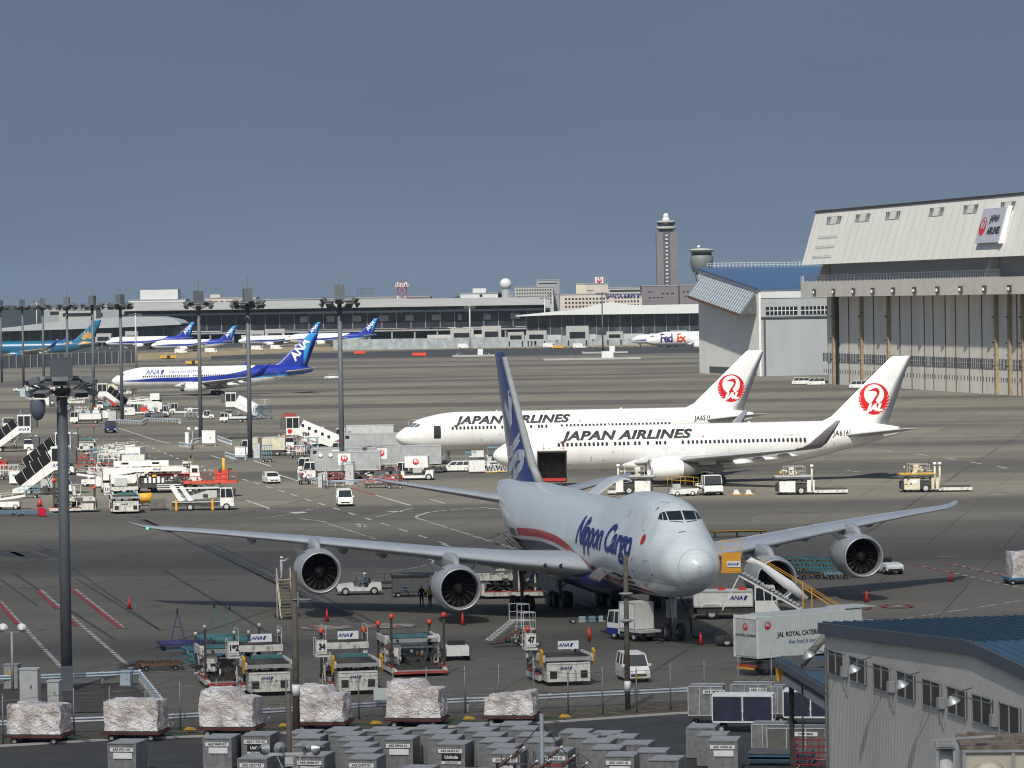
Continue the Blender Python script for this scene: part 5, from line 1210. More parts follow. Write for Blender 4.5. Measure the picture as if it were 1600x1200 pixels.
def tug(label, u, v, rz, canopy=False, paint=None, L_=3.3, group='baggage tractors', big=False):
    paint = paint or WHITE; t = V('baggage_tractor', label, 'tractor', u, v, rz, group); a, b = -L_ / 2, L_ / 2; w = .75
    if big: w = 1.15
    k = 1.35 if big else 1
    mb = MB(paint); mb.prism([(a, .35), (a, .95 * k), (a + .9, 1.0 * k), (a + 1.15, .62), (b - 1.35, .62), (b - 1.3, .98 * k), (b - .15, .85 * k), (b, .7), (b, .35)], -w, w, 'y'); mb.build('body', t)
    MB(BLACK).box(b - .02, b + .08, -w + .1, w - .1, .3, .5).build('bumper', t)
    for s in (-1, 1): MB(PLATE).box(b - .03, b + .02, s * .45 - .1, s * .45 + .1, .55, .7).build('headlight', t)
    MB(BLACK).box(a + .95, a + 1.3, -w + .15, w - .15, .62, .85).box(a + .85, a + .98, -w + .15, w - .15, .8, 1.3).build('seat', t)
    mb = MB(BLACK); mb.bar((b - 1.35, .3, .9), (b - 1.6, .3, 1.15), .05)
    mb.lathe([(-.02, .17), (0, .19), (.02, .17)], 12, 'x', (b - 1.62, .3, 1.17)); mb.build('steering_wheel', t)
    if canopy or big:
        glasshouse(t, a + .7 if not big else b - 1.9, b - 1.15 if not big else b - .3, w - .05, 1.0 * k, a + .8 if not big else b - 1.8, b - 1.35 if not big else b - .5, w - .12, 1.75 * k, paint, (.5,))
    wheels(t, [(x, s * (w - .05)) for x in (a + .6, b - .65) for s in (-1, 1)], .33 * k, .25); return t
def pax_stairs(label, u, v, rz, sc=1, canopy='black', H=3.9, mark='ANA', group='passenger stair trucks', top=-3.3, foot=2.0):
    """stairs climb towards -x; the platform hangs over the truck's cab end at -x"""
    t = V('stair_truck', label, 'passenger stairs', u, v, rz, group); w = 1.0; body = WHITE
    for s in (-1, 1):
        y = s * w; mb = MB(body).prism([(foot + .9, .35), (foot + .9, .8), (foot, 1.1), (top + 1.3, H + .35), (top - .9, H + .35), (top - .9, H - .75), (top + .8, H - .75), (foot - .3, .3)], y - .04, y + .04, 'y'); mb.build('side_panel', t)
    st = MB(LGREY); n = 18
    for i in range(n): x = foot - (foot - top - 1.2) * i / n; z = .5 + (H - .5) * i / n; st.box(x - .36, x, -w + .05, w - .05, z, z + .07)
    st.build('steps', t)
    MB(GREY).box(top - 1.0, top + 1.3, -w, w, H - .1, H).build('platform', t)
    if canopy:
        cm = BLACK if canopy == 'black' else WHITE
        cb = MB(mat('black_canopy_fabric', (.012, .012, .014), .85, var=.2, spec=.15) if canopy == 'black' else cm); secs = []
        for i in range(9):
            f = i / 8; x = foot - (foot - top - 1.2) * f; z = 1.0 + (H + .3 - 1.0) * f
            secs.append([(x + .8 * max(0, math.sin(a)) ** .6, 1.04 * math.cos(a), z + 1.35 * max(0, math.sin(a)) ** .6) for a in [math.pi * j / 8 for j in range(9)]])
        cb.loft(secs, closed=False, caps=False); cb.build('canopy', t)
        rb = MB(PLATE)
        for i in (0, 2, 4, 6, 8):
            sec = [Vector(p) for p in secs[i]]; rb.path([p + Vector((0, (p.y > 0) * .03 - (p.y < 0) * .03, .03)) for p in sec], .045)
        rb.build('canopy_hoop', t)
        glb = MB(GLASS).box(top - .8, top + 1.2, -w - .02, w + .02, H + .4, H + 2.0); glb.m(WHITE).box(top - .95, top + 1.3, -w - .08, w + .08, H + 2.0, H + 2.2)
        for x in (top - .85, top + .2, top + 1.2):
            for s in (-1, 1): glb.box(x - .05, x + .05, s * (w + .03) - .04, s * (w + .03) + .04, H + .35, H + 2.0)
        glb.build('cabin', t)
        MB(DGREY).box(top - 1.9, top - .96, -w + .05, w - .05, H + .1, H + 1.9).build('bellows', t)
    else:
        rb = MB(WHITE)
        for s in (-1, 1): rb.rail([(foot, s * w, 1.1), (top + 1.3, s * w, H + .9), (top - .9, s * w, H + .9)], .5, .05)
        rb.build('hand_rail', t)
    MB(DARK).box(-3.9, 2.6, -.5, .5, .5, .85).box(-1.6, -.9, -.95, .95, .5, 1.1).build('chassis', t)
    sb = MB(LGREY)
    for s in (-1, 1): sb.bar((-1.0, s * .7, .9), (top + .3, s * .7, H - .2), .12); sb.bar((top + 1.6, s * .7, .9), (-1.0, s * .7, 2.9), .12)
    sb.build('lift_strut', t)
    cab(t, -5.0 + .6, -3.0, .92, .45, 2.1, WHITE) if False else None
    c = MB(WHITE); frustum(c, -4.6, -3.0, .9, .45, -4.5, -3.0, .85, 1.25); c.m(GLASS); frustum(c, -4.5, -3.05, .84, 1.25, -4.2, -3.1, .75, 1.95); c.m(WHITE).box(-4.25, -3.05, -.78, .78, 1.95, 2.03); c.build('cab', t)
    wheels(t, [(x, s * .8) for x in (-3.8, .9) for s in (-1, 1)], .4, .25)
    if mark: ana_mark(t, (top - .3, -w - .05, H - .2), (1, 0, 0), (0, 0, 1), .62); ana_mark(t, (top + .5, w + .05, H - .2), (-1, 0, 0), (0, 0, 1), .62)
    return t
def clutter(t, x0, x1, y0, y1, z0, z1, n, seed, ms=None, name='machinery'):
    rd = random.Random(seed); ms = ms or (DARK, BLACK, GREY, DWHITE, RUST); mb = MB(DARK)
    for i in range(n):
        mb.m(rd.choice(ms)); x, y, z = rd.uniform(x0, x1), rd.uniform(y0, y1), rd.uniform(z0, z1); k = rd.random()
        if k < .45: a = rd.uniform(.06, .3); mb.box(x - a, x + a, y - rd.uniform(.05, .2), y + rd.uniform(.05, .2), z, z + rd.uniform(.06, .3))
        elif k < .8: mb.bar((x, y, z), (min(x1, max(x0, x + rd.uniform(-.9, .9))), min(y1, max(y0, y + rd.uniform(-.6, .6))), min(z1 + .2, z + rd.uniform(-.2, .5))), .05)
        else: mb.cyl((x, y, z), (x, y, z + .3), .09, None, 8)
    mb.build(name, t)
def loader(label, u, v, rz, L_=7.5, w=3.2, zd=1.9, bridge=2.6, posts=4, posth=3.4, num=None, ana_=True, group='cargo loaders', blue=True, orange=True, front=True, board=None, yl=True, cabz=2.2):
    """cargo loader: engine block with rear doors at -x, lifting deck, bridge platform, corner posts, operator stand"""
    t = V('cargo_loader', label, 'cargo loader', u, v, rz, group); a, b = -L_ / 2, L_ / 2; h = w / 2
    mb = MB(DWHITE).box(a, a + 1.7, -h + .25, h - .25, .28, 1.45); mb.m(LGREY).box(a - .03, a, -.02, .02, .35, 1.4).box(a - .035, a, -h + .3, h - .3, 1.36, 1.4); mb.m(BLACK).box(a - .04, a, -h + .42, -h + .85, .5, .95).box(a - .04, a, h - .85, h - .42, .5, .95).box(a - .04, a, -.42, -.38, .85, 1.0)
    mb.build('engine_bay', t)
    MB(DARK).box(a + 1.7, b, -h + .35, h - .35, .3, .6).box(a + 1.9, b - .4, -.5, .5, .6, 1.0).build('chassis', t)
    sb = MB(DWHITE)
    for s in (-1, 1): sb.box(a + 1.7, b + .2, s * (h - .12) - .1, s * (h - .12) + .1, .22, .55)
    sb.m(RED)
    for s in (-1, 1): sb.box(a + 1.7, b + .2, s * (h - .12) - .11, s * (h - .12) + .11, .55, .62)
    sb.build('side_sill', t)
    dk = MB(GREY).box(a + .1, b - 2.2, -h + .1, h - .1, zd - .25, zd - .02); dk.m(DARK)
    for i in range(int((L_ - 2.6) / .32)): dk.cyl((a + .3 + i * .32, -h + .25, zd + .0), (a + .3 + i * .32, h - .25, zd), .06, None, 6)
    for s in (-1, 1): dk.m(DWHITE).box(a + .1, b - 2.2, s * (h - .08) - .07, s * (h - .08) + .07, zd - .3, zd + .12)
    dk.build('lifting_deck', t)
    sc = MB(DARK)
    for s in (-1, 1): sc.bar((a + 1.8, s * (h - .5), .55), (b - 2.6, s * (h - .5), zd - .25), .16).bar((a + 1.8, s * (h - .5), zd - .25), (b - 2.6, s * (h - .5), .55), .16)
    sc.build('scissor_lift', t)
    if front:
        br = MB(GREY).box(b - 2.1, b + .1, -h + .2, h - .2, bridge - .2, bridge - .02); br.m(DARK)
        for i in range(6): br.cyl((b - 1.95 + i * .36, -h + .3, bridge), (b - 1.95 + i * .36, h - .3, bridge), .06, None, 6)
        br.m(DWHITE).box(b - 2.15, b - 2.05, -h + .1, h - .1, bridge - .35, bridge + .05); br.build('bridge_platform', t)
        for s in (-1, 1): MB(DWHITE).box(b - 2.0, b - 1.6, s * (h - .3) - .14, s * (h - .3) + .14, .5, bridge - .2).build('bridge_leg', t); MB(DWHITE).box(b - .5, b - .2, s * (h - .3) - .12, s * (h - .3) + .12, .5, bridge - .2).build('bridge_leg', t)
        rl = MB(DWHITE)
        rl.rail([(b - 2.0, h - .15, bridge), (b, h - .15, bridge)], 1.05, .05); rl.rail([(b - 2.0, -h + .15, bridge), (b, -h + .15, bridge)], 1.05, .05); rl.build('hand_rail', t)
    if cabz:
        cb = MB(DWHITE); x = b - 3.0; cb.box(x - .5, x + .4, h - .1, h + .7, cabz - .1, cabz); cb.rail([(x - .5, h + .7, cabz), (x + .4, h + .7, cabz)], 1.1, .05); cb.box(x - .52, x - .47, h + .0, h + .65, cabz + .1, cabz + .95)
        cb.box(x + .1, x + .4, h + .05, h + .6, cabz, cabz + .9); cb.bar((x, h + .1, .6), (x, h + .1, cabz), .12); cs = cb.build('operator_stand', t)
        if num: MB(PLATE).box(x - .56, x - .52, h + .02, h + .62, cabz + .25, cabz + .85).build('number_board', cs); sign('lettering', text_bm(num, .5, 0, .03, .8), INK, frame((x - .575, h + .32, cabz + .53), (0, -1, 0), (0, 0, 1)), cs)
    ps = [(b - .3, h - .1), (b - .3, -h + .1), (a + .2, h - .1), (a + .2, -h + .1)][:posts]
    for i, (x, y) in enumerate(ps):
        z = posth if i < 2 else posth - .9; p = MB(DARK).box(x - .07, x + .07, y - .07, y + .07, .5, z); 
        if orange: p.m(ORANGE).cyl((x, y, z), (x, y, z + .28), .17, .13, 8)
        else: p.m(DWHITE).cyl((x, y, z), (x, y, z + .22), .1, .1, 8)
        p.build('guide_post', t)
    if yl:
        for s in (-1, 1): MB(YORANGE).at(a + .45, s * (h + .04), zd - .1, 0, 0, R(-20)).box(-.25, .25, -.07, .07, -.4, .55).build('guide_flap', t)
    clutter(t, a + 1.7, b - .2, -h + .2, h - .2, .5, 1.5, 34, int(u)); clutter(t, a + 1.8, b - .2, h - .25, h + .1, .5, 1.9, 16, int(u) + 1); clutter(t, a + 1.8, b - .2, -h - .1, -h + .25, .5, 1.9, 16, int(u) + 2)
    if blue: MB(TEAL).box(a + 3.3, a + 3.5, -h + .3, h - .8, zd + .05, zd + .28).build('roller_frame', t)
    if ana_: ana_mark(t, (a - .05, .28, 1.12), (0, -1, 0), (0, 0, 1), .26)
    if board:
        MB(PLATE).box(b - 2.3, b - 2.26, -.7, .6, bridge + .25, bridge + .75).build('sign_board', t); ana_mark(t, (b - 2.32, .25, bridge + .5), (0, -1, 0), (0, 0, 1), .32)
    wheels(t, [(a + 2.3, s * (h - .45)) for s in (-1, 1)] + [(b - .9, s * (h - .45)) for s in (-1, 1)], .36, .25)
    return t
def side_loader(label, u, v, rz, L_=8.5, mark=None):
    """lower deck loader seen side on: low platform at +x, raised bridge over chassis at -x"""
    t = V('belt_deck_loader', label, 'cargo loader', u, v, rz, 'side on deck loaders behind the near airliners'); h = 1.3; a, b = -L_ / 2, L_ / 2
    MB(CREAM if mark else WHITE).box(a + .3, a + 2.2, -h, h, .35, 1.65).box(a + 3.6, a + 4.5, -h, h, .35, 1.75).build('engine_bay', t)
    MB(DARK).box(a, a + 4.4, -h + .15, h - .15, .4, 1.3).build('chassis', t)
    pf = MB(DWHITE).box(a + 4.5, b, -h, h, .2, .55); pf.m(DARK).box(a + 4.6, b - .1, -h + .15, h - .15, .55, .66); pf.build('low_platform', t)
    bp = MB(DGREY).box(a - .3, a + 4.3, -h - .1, h + .1, 1.95, 2.15); bp.m(YELLOW if mark else LGREY).box(a - .2, a + 4.2, -h - .13, h + .13, 2.15, 2.27); bp.build('bridge_platform', t)
    sc = MB(GREY)
    for s in (-1, 1): sc.bar((a + .2, s * 1.0, 1.4), (a + 3.8, s * 1.0, 1.95), .12).bar((a + .2, s * 1.0, 1.95), (a + 3.8, s * 1.0, 1.4), .12)
    sc.build('scissor_lift', t)
    rl = MB(CREAM if mark else DWHITE); rl.rail([(a + 1.0, -h, 2.27), (a + 3.4, -h, 2.27)], 1.1, .05); rl.rail([(a + 1.0, h, 2.27), (a + 3.4, h, 2.27)], 1.1, .05); rl.box(a + 1.5, a + 2.1, -.9, -.2, 2.27, 3.3); rl.build('operator_stand', t)
    clutter(t, a, a + 4.3, -h - .05, h, .5, 1.9, 40, int(u)); clutter(t, a + .2, a + 3.9, -h, h, 2.27, 2.9, 14, int(u) + 5, (YELLOW, DARK, CREAM))
    for x in (a + 4.0, a + 4.6) if mark else (a + 4.2,):
        p = MB(CREAM).cyl((x, -h, .5), (x, -h, 3.3), .12, None, 8); p.m(PLATE).cyl((x, -h, 3.3), (x, -h, 3.6), .26, .2, 10); p.build('guide_post', t)
    wheels(t, [(a + 2.9, s * (h - .1)) for s in (-1, 1)] + [(a + .8, s * (h - .3)) for s in (-1, 1)], .5, .3)
    if mark: MB(PLATE).box(a + .8, a + 1.9, -h - .03, -h, 1.05, 1.45).build('maker_plate', t)
    return t
def dolly(label, u, v, rz, L_=3.2, w=2.4, m=None, towup=False, group='empty dollies', z=.5, load=0, name='cargo_dolly'):
    m = m or LBLUE; t = V(name, label, 'dolly', u, v, rz, group); a, b = -L_ / 2, L_ / 2; h = w / 2
    mb = MB(m).box(a, b, -h, -h + .12, z - .14, z).box(a, b, h - .12, h, z - .14, z).box(a, a + .12, -h, h, z - .14, z).box(b - .12, b, -h, h, z - .14, z).box(a, b, -.08, .08, z - .14, z - .01)
    mb.build('frame', t); rb = MB(DARK if m in (RUST, DARK) else m)
    for i in range(int(L_ / .3) - 1): rb.cyl((a + .3 + i * .3, -h + .12, z - .03), (a + .3 + i * .3, h - .12, z - .03), .05, None, 6)
    rb.build('rollers', t)
    tb = MB(m)
    if towup: tb.bar((b, -.5, z - .1), (b + .15, 0, z + 1.9), .09).bar((b, .5, z - .1), (b + .15, 0, z + 1.9), .09).bar((b + .08, -.28, z + .9), (b + .08, .28, z + .9), .07); tb.m(BLACK).cyl((b + .15, 0, z + 1.85), (b + .15, 0, z + 2.2), .07, .05, 8)
    else: tb.bar((b, -.4, z - .15), (b + 1.2, 0, .3), .08).bar((b, .4, z - .15), (b + 1.2, 0, .3), .08)
    tb.build('tow_bar', t)
    wheels(t, [(x, s * (h - .3)) for x in (a + .5, b - .5) for s in (-1, 1)], .19, .14); return t
def cone(label, u, v):
    t = V('traffic_cone', label, 'traffic cone', u, v, 0, 'red traffic cones around the cargo jet')
    MB(BLACK).box(-.22, .22, -.22, .22, 0, .05).build('base', t); MB(mat('cone_red', (.62, .03, .03), .5, var=.05)).cyl((0, 0, .05), (0, 0, .95), .17, .03, 14).build('cone', t)
# ---------------------------------------------------------------- people
def person(label, x, y, z, rz, pose='stand', top=None, legs=None, vest=False, group=None):
    top = top or CLOTHB; legs = legs or CLOTH; bm = bmesh.new(); sk = bm.verts.layers.skin.verify(); vs_ = {}
    def P(k, p, r, par=None):
        v = bm.verts.new(p); v[sk].radius = (r, r if not isinstance(r, tuple) else r[1]); vs_[k] = v
        if par: bm.edges.new((vs_[par], v))
    sit = pose == 'sit'; hz = .55 if sit else .93
    P('pel', (0, 0, hz), .125); vs_['pel'][sk].use_root = True
    P('wst', (0, 0, hz + .17), .115, 'pel'); P('chs', (.01 if not sit else .05, 0, hz + .38), .14, 'wst'); P('nk', (.02 + .05 * sit, 0, hz + .55), .055, 'chs'); P('hd', (.04 + .05 * sit, 0, hz + .66), .085, 'nk'); P('ht', (.03 + .05 * sit, 0, hz + .76), .075, 'hd')
    P('nose', (.125 + .05 * sit, 0, hz + .65), .018, 'hd')
    for s in (-1, 1):
        k = 'l' if s > 0 else 'r'
        P(k + 'hip', (0, s * .09, hz - .05), .09, 'pel')
        if sit: P(k + 'kn', (.42, s * .11, hz + .02), .06, k + 'hip'); P(k + 'an', (.5, s * .11, hz - .4), .045, k + 'kn')
        else: P(k + 'kn', (.03 * s, s * .1, .48), .06, k + 'hip'); P(k + 'an', (.02 * s - .02, s * .11, .08), .045, k + 'kn')
        ax, ay, az = (vs_[k + 'an'].co); P(k + 'to', (ax + .17, ay + s * .02, az - .04), .04, k + 'an')
        P(k + 'sh', (.01 + .05 * sit, s * .19, hz + .47), .06, 'chs')
        if pose == 'sit' or pose == 'work': P(k + 'el', (.16, s * .24, hz + .26), .045, k + 'sh'); P(k + 'wr', (.38, s * .16, hz + .32), .03, k + 'el'); fd = Vector((1, 0, 0))
        elif pose == 'reach': P(k + 'el', (.22, s * .2, hz + .5), .045, k + 'sh'); P(k + 'wr', (.44, s * .14, hz + .62), .03, k + 'el'); fd = Vector((1, 0, .3))
        else: P(k + 'el', (-.02, s * .25, hz + .2), .045, k + 'sh'); P(k + 'wr', (.07, s * .26, hz - .04), .03, k + 'el'); fd = Vector((.2, 0, -1))
        wr = vs_[k + 'wr'].co; P(k + 'pm', wr + fd.normalized() * .08, .034, k + 'wr')
        pm = vs_[k + 'pm'].co; sd = Vector((0, 1, 0))
        for i, (o_, l_) in enumerate(((-.03, .07), (-.01, .085), (.012, .08), (.032, .06))): P(k + 'f%d' % i, pm + sd * o_ + fd.normalized() * l_, .01, k + 'pm')
        P(k + 'th', wr + fd.normalized() * .06 + sd * (-s * .055), .011, k + 'wr')
    me = D.meshes.new('person'); bm.to_mesh(me); bm.free(); o = D.objects.new('person', me); C.objects.link(o)
    o.modifiers.new('s', 'SKIN').use_smooth_shade = True; o.modifiers.new('u', 'SUBSURF').levels = 1
    dg = bpy.context.evaluated_depsgraph_get(); m2 = D.meshes.new_from_object(o.evaluated_get(dg)); D.objects.remove(o); D.meshes.remove(me)
    for m_ in (top, legs, SKIN, BLACK): m2.materials.append(m_)
    for p in m2.polygons:
        c = p.center; p.use_smooth = True
        if c.z > hz + .56: i = 2
        elif c.z < (.1 if not sit else hz - .36): i = 3
        elif abs(c.y) > .17 or c.z > hz + .03:
            i = 0
            if pose == 'stand' and abs(c.y) > .17 and c.z < hz - .0: i = 2
            if pose != 'stand' and c.x > .37 and c.z > hz + .2: i = 2
        else: i = 1
        p.material_index = i
    o = D.objects.new('person', m2); C.objects.link(o); o.location = (x, y, z); o.rotation_euler = (0, 0, R(rz)); tag(o, label, 'person', group)
    hx_ = .03 + .05 * sit
    hb = MB(PLATE).lathe([(.0, .125), (.03, .12), (.08, .1), (.115, .06), (.13, .01)], 12, 'z', (hx_, 0, hz + .71)); hb.box(hx_ + .05, hx_ + .17, -.07, .07, hz + .70, hz + .72); hb.build('helmet', o)
    if vest:
        vb = MB(HIVIS); vb.loft([[(.01 + a_ * math.cos(t), b_ * math.sin(t), zz) for t in [2 * math.pi * i / 14 for i in range(14)]] for zz, a_, b_ in ((hz + .06, .155, .19), (hz + .25, .165, .2), (hz + .42, .16, .205), (hz + .52, .09, .12))], caps=False); vb.build('safety_vest', o)
    return o
# ================================================================== placing the vehicles
def nudge(t, dx, dy=0):
    a = t.rotation_euler.z; t.location.x += dx * math.cos(a) - dy * math.sin(a); t.location.y += dx * math.sin(a) + dy * math.cos(a); return t
GA = 101   # forward along the grid, away from the camera
# --- loaders near the fence
nudge(loader('loader numbered 192 left of the wooden pole, its white rear doors to the camera', 422, 1088, GA, 6.5, 3.0, 1.95, 2.7, 2, 3.3, '192', board=True, orange=False), 3.25)
nudge(loader('loader numbered 34 with twin rear doors, between the wooden pole and the fence sign', 560, 1086, GA, 6.5, 2.9, 1.95, 2.8, 2, 3.3, '34', board=True), 3.25)
nudge(loader('loader numbered 47 parked alone right of the cargo pallets', 889, 1072, GA, 5.6, 3.2, 1.8, 1.9, 1, 3.0, '47', front=False, board=False, blue=False), 2.8)
MB(PLATE).box(-2.3, -2.26, -.75, .55, 2.25, 2.75).build('sign_board', D.objects['cargo_loader.002']); ana_mark(D.objects['cargo_loader.002'], (-2.32, .2, 2.5), (0, -1, 0), (0, 0, 1), .32)
for lb, u, v, num in (('open fronted loader numbered 453 with low platform towards the camera, leftmost of the near loaders', 365, 1074, '453'), ('open fronted loader with red sills and orange posts beside the small white tractor', 655, 1056, None)):
    t = loader(lb, u, v, GA + 180, 6.0, 3.6, 2.2, 2.7, 4, 3.7, None, ana_=False, front=False, orange=num is None, yl=False, cabz=None); nudge(t, -3)
    b = 3.0; mb = MB(GREY).box(b - 2.6, b + .6, -1.5, 1.5, .34, .42); mb.m(RED).box(b + .6, b + .7, -1.7, 1.7, .2, .36); mb.m(DWHITE)
    for s in (-1, 1): mb.box(b - 2.6, b + .55, s * 1.62 - .12, s * 1.62 + .12, .3, .5)
    for k in range(8): mb.m(DARK).cyl((b - 2.4 + k * .38, -1.45, .44), (b - 2.4 + k * .38, 1.45, .44), .05, None, 6)
    mb.build('low_platform', t)
    mb = MB(DWHITE)
    for s in (-1, 1): mb.box(b - 2.9, b - 2.6, s * 1.6 - .18, s * 1.6 + .18, .3, 2.4)
    mb.box(b - 2.9, b - 2.65, -1.6, 1.6, 2.05, 2.3).box(b - 2.95, b - 2.6, -1.3, 1.3, 1.55, 1.68); mb.build('portal_frame', t)
    mb = MB(WHITE).box(b - 2.7, b - 2.5, -1.55, -.75, .8, 1.9); mb.m(GLASS).box(b - 2.52, b - 2.48, -.6, .5, 1.0, 1.5); mb.build('control_panel', t)
    if num: MB(PLATE).box(b - 2.44, b - 2.4, -.62, .2, .35, .95).build('number_board', t); sign('lettering', text_bm(num, .5, 0, .03, .8), INK, frame((b - 2.385, -.2, .65), (0, 1, 0), (0, 0, 1)), t)
    mb = MB(DARK)
    for s in (-1, 1): mb.bar((b - 2.7, s * .8, 1.9), (b - 1.9, s * 1.1, 2.15), .16)
    mb.build('hydraulic_ram', t)
# --- left mid ground loaders
loader('loader with four orange topped posts directly right of the near mast, seen from its side', 116, 800, 183, 5.2, 2.6, 1.6, 2.0, 4, 3.6, None, front=False, yl=False, group='cargo loaders')
t = loader('loader with its rear doors to the camera between the near mast and the orange generator', 197, 803, 98, 6.0, 3.4, 2.0, 2.9, 2, 4.2, '111', orange=False, yl=False); nudge(t, 3.0)
t = loader('small white loader with two orange topped posts behind the near mast', 135, 706, 97, 5.5, 2.9, 1.8, 2.2, 2, 3.9, None, front=False, yl=False); nudge(t, 2.75)
# --- passenger stairs
pax_stairs('black canopied stair truck nearest the camera, left of the near mast', 57, 773, 181)
pax_stairs('black canopied stair truck in the middle of three, its mark hidden by the mast', 66, 743, 181)
pax_stairs('black canopied stair truck furthest up and left, half out of the picture', 10, 706, 181)
pax_stairs('white windowed stair truck numbered 734 parked left of the tallest mast', 488, 702, 2, canopy='white', mark=None, foot=3.5, H=3.2)
_st = D.objects['stair_truck.003']
mb = MB(GLASS)
for i in range(5): MB(GLASS).box(-1.7 + i * 1.05, -1.25 + i * 1.05, -1.1, -1.06, 3.75 - i * .48, 4.2 - i * .48).build('window', _st)
MB(mat('faded_red_hood', (.30, .05, .05), .6)).prism([(-5.1, 5.4), (-2.4, 5.4), (-3.0, 6.0), (-4.4, 6.0)], -1, 1).build('roof_cover', _st)
sign('lettering', text_bm('734', .75, 0, .04), INK, frame((-1.0, -1.1, 2.5), (1, 0, 0), (0, 0, 1)), _st)
sign('crane_emblem', poly_bm([circ(0, 0, .38)]), INKRED, frame((-3.6, -1.08, 3.05), (1, 0, 0), (0, 0, 1)), _st)
pax_stairs('white stair truck with cabin on the left, in front of the striped airliner', 385, 655, 1, canopy='white', mark=None, foot=3.0, H=3.4)
pax_stairs('dark brown covered stair truck under the nose of the striped airliner', 182, 640, 0, canopy='black', mark=None)
# --- scaffold stairs by the open door
def scaffold(label, u, v, rz, col, W=2.4, Dp=3.0, H=4.0, st=True, group=None):
    t = V('access_stairs', label, 'access stairs', u, v, rz, group); mb = MB(col)
    for x in (-Dp / 2, Dp / 2):
        for y in (-W / 2, W / 2): mb.bar((x * 1.15, y, .2), (x * .75, y, H), .09)
    for k in range(1, 4):
        z = H * k / 4
        mb.bar((-Dp / 2, -W / 2, z), (Dp / 2, -W / 2, z), .06).bar((-Dp / 2, W / 2, z), (Dp / 2, W / 2, z), .06).bar((Dp / 2, -W / 2, z), (Dp / 2, W / 2, z), .06).bar((-Dp / 2, -W / 2, z), (-Dp / 2, W / 2, z), .06)
    mb.bar((-Dp / 2, -W / 2, .3), (Dp / 2, -W / 2, H * .6), .06); mb.build('frame', t)
    pb = MB(LGREY).box(-Dp * .38, Dp * .38, -W / 2, W / 2, H - .08, H); pb.build('platform', t)
    sb = MB(col)
    for i in range(11): f = i / 10; sb.box(-Dp * .4 - 1.9 + 1.9 * f - .15, -Dp * .4 - 1.9 + 1.9 * f + .15, -W * .3, W * .3, .3 + (H - .4) * f, .35 + (H - .4) * f)
    for s in (-1, 1): sb.bar((-Dp * .4 - 2, s * W * .3, .3), (-Dp * .4, s * W * .3, H), .08)
    sb.build('steps', t)
    rb = MB(PLATE if col is not LBLUE else col).rail([(-Dp * .38, -W / 2, H), (Dp * .38, -W / 2, H), (Dp * .38, W / 2, H), (-Dp * .38, W / 2, H)], 1.1, .045); rb.build('hand_rail', t)
    wheels(t, [(x, y) for x in (-Dp / 2, Dp / 2) for y in (-W / 2, W / 2)], .2, .12); return t
scaffold('red lattice access stairs under the nose of the further white airliner', 655, 714, 80, RED, 2.8, 3.2, 4.6)
scaffold('blue access stairs against the open door of the further white airliner', 684, 722, 85, LBLUE, 2.2, 2.8, 3.4)
scaffold('blue stairs leaning beyond the white stair truck and tall mast', 410, 655, 60, BLUE, 2.6, 3.0, 3.0)
scaffold('white tubed steps parked in front of the cargo jet wing gear', 812, 1004, 30, LGREY, 1.1, 1.3, 1.6)
scaffold('lower white tubed steps with orange wheels next to the taller pair', 826, 1010, 10, RUST, .9, 1.1, 1.25)
# tan engine ladder with the worker on top
t = V('access_stairs', 'tall tan maintenance steps at the outer left engine', 'access stairs', 449, 968, 102); 
mb = MB(mat('tan_treads', (.26, .20, .11), .7, var=.15))
for i in range(12): mb.box(-.2 + i * .16, .1 + i * .16, -.5, .5, .25 + i * .235, .3 + i * .235)
mb.build('steps', t); mb = MB(CREAM)
for s in (-1, 1): mb.bar((-.3, s * .52, .1), (1.75, s * .52, 2.9), .1).bar((-.3, s * .52, 1.0), (1.75, s * .52, 3.8), .06).bar((1.7, s * .52, .1), (1.75, s * .52, 3.8), .08)
mb.box(1.6, 2.5, -.55, .55, 2.82, 2.9); mb.build('frame', t); wheels(t, [(x, y) for x in (-.2, 2.2) for y in (-.6, .6)], .15, .1)
g = t.matrix_basis @ Vector((2.0, .1, 0)); 
def wpt(t, x, y): a = t.rotation_euler.z; return (t.location.x + x * math.cos(a) - y * math.sin(a), t.location.y + x * math.sin(a) + y * math.cos(a))
q = wpt(t, 2.0, .1); person('worker in white overalls and helmet reaching to the outer left engine from tall steps', q[0], q[1], 2.9, 20, 'reach', CLOTHW, CLOTHW)
g = G(659, 949); person('worker in dark clothes and white helmet standing left of the hi-vis worker', g.x, g.y, 0, -60, 'stand', CLOTH, CLOTH)
g = G(672, 948.5); person('worker in a yellow hi-vis vest beside the inner left engine', g.x, g.y, 0, -120, 'stand', CLOTHB, CLOTH, True)
g = G(701, 719); person('worker in dark red overalls beside the blue access stairs', g.x, g.y, 0, -90, 'stand', mat('maroon_cloth', (.12, .03, .03), .8), CLOTH)
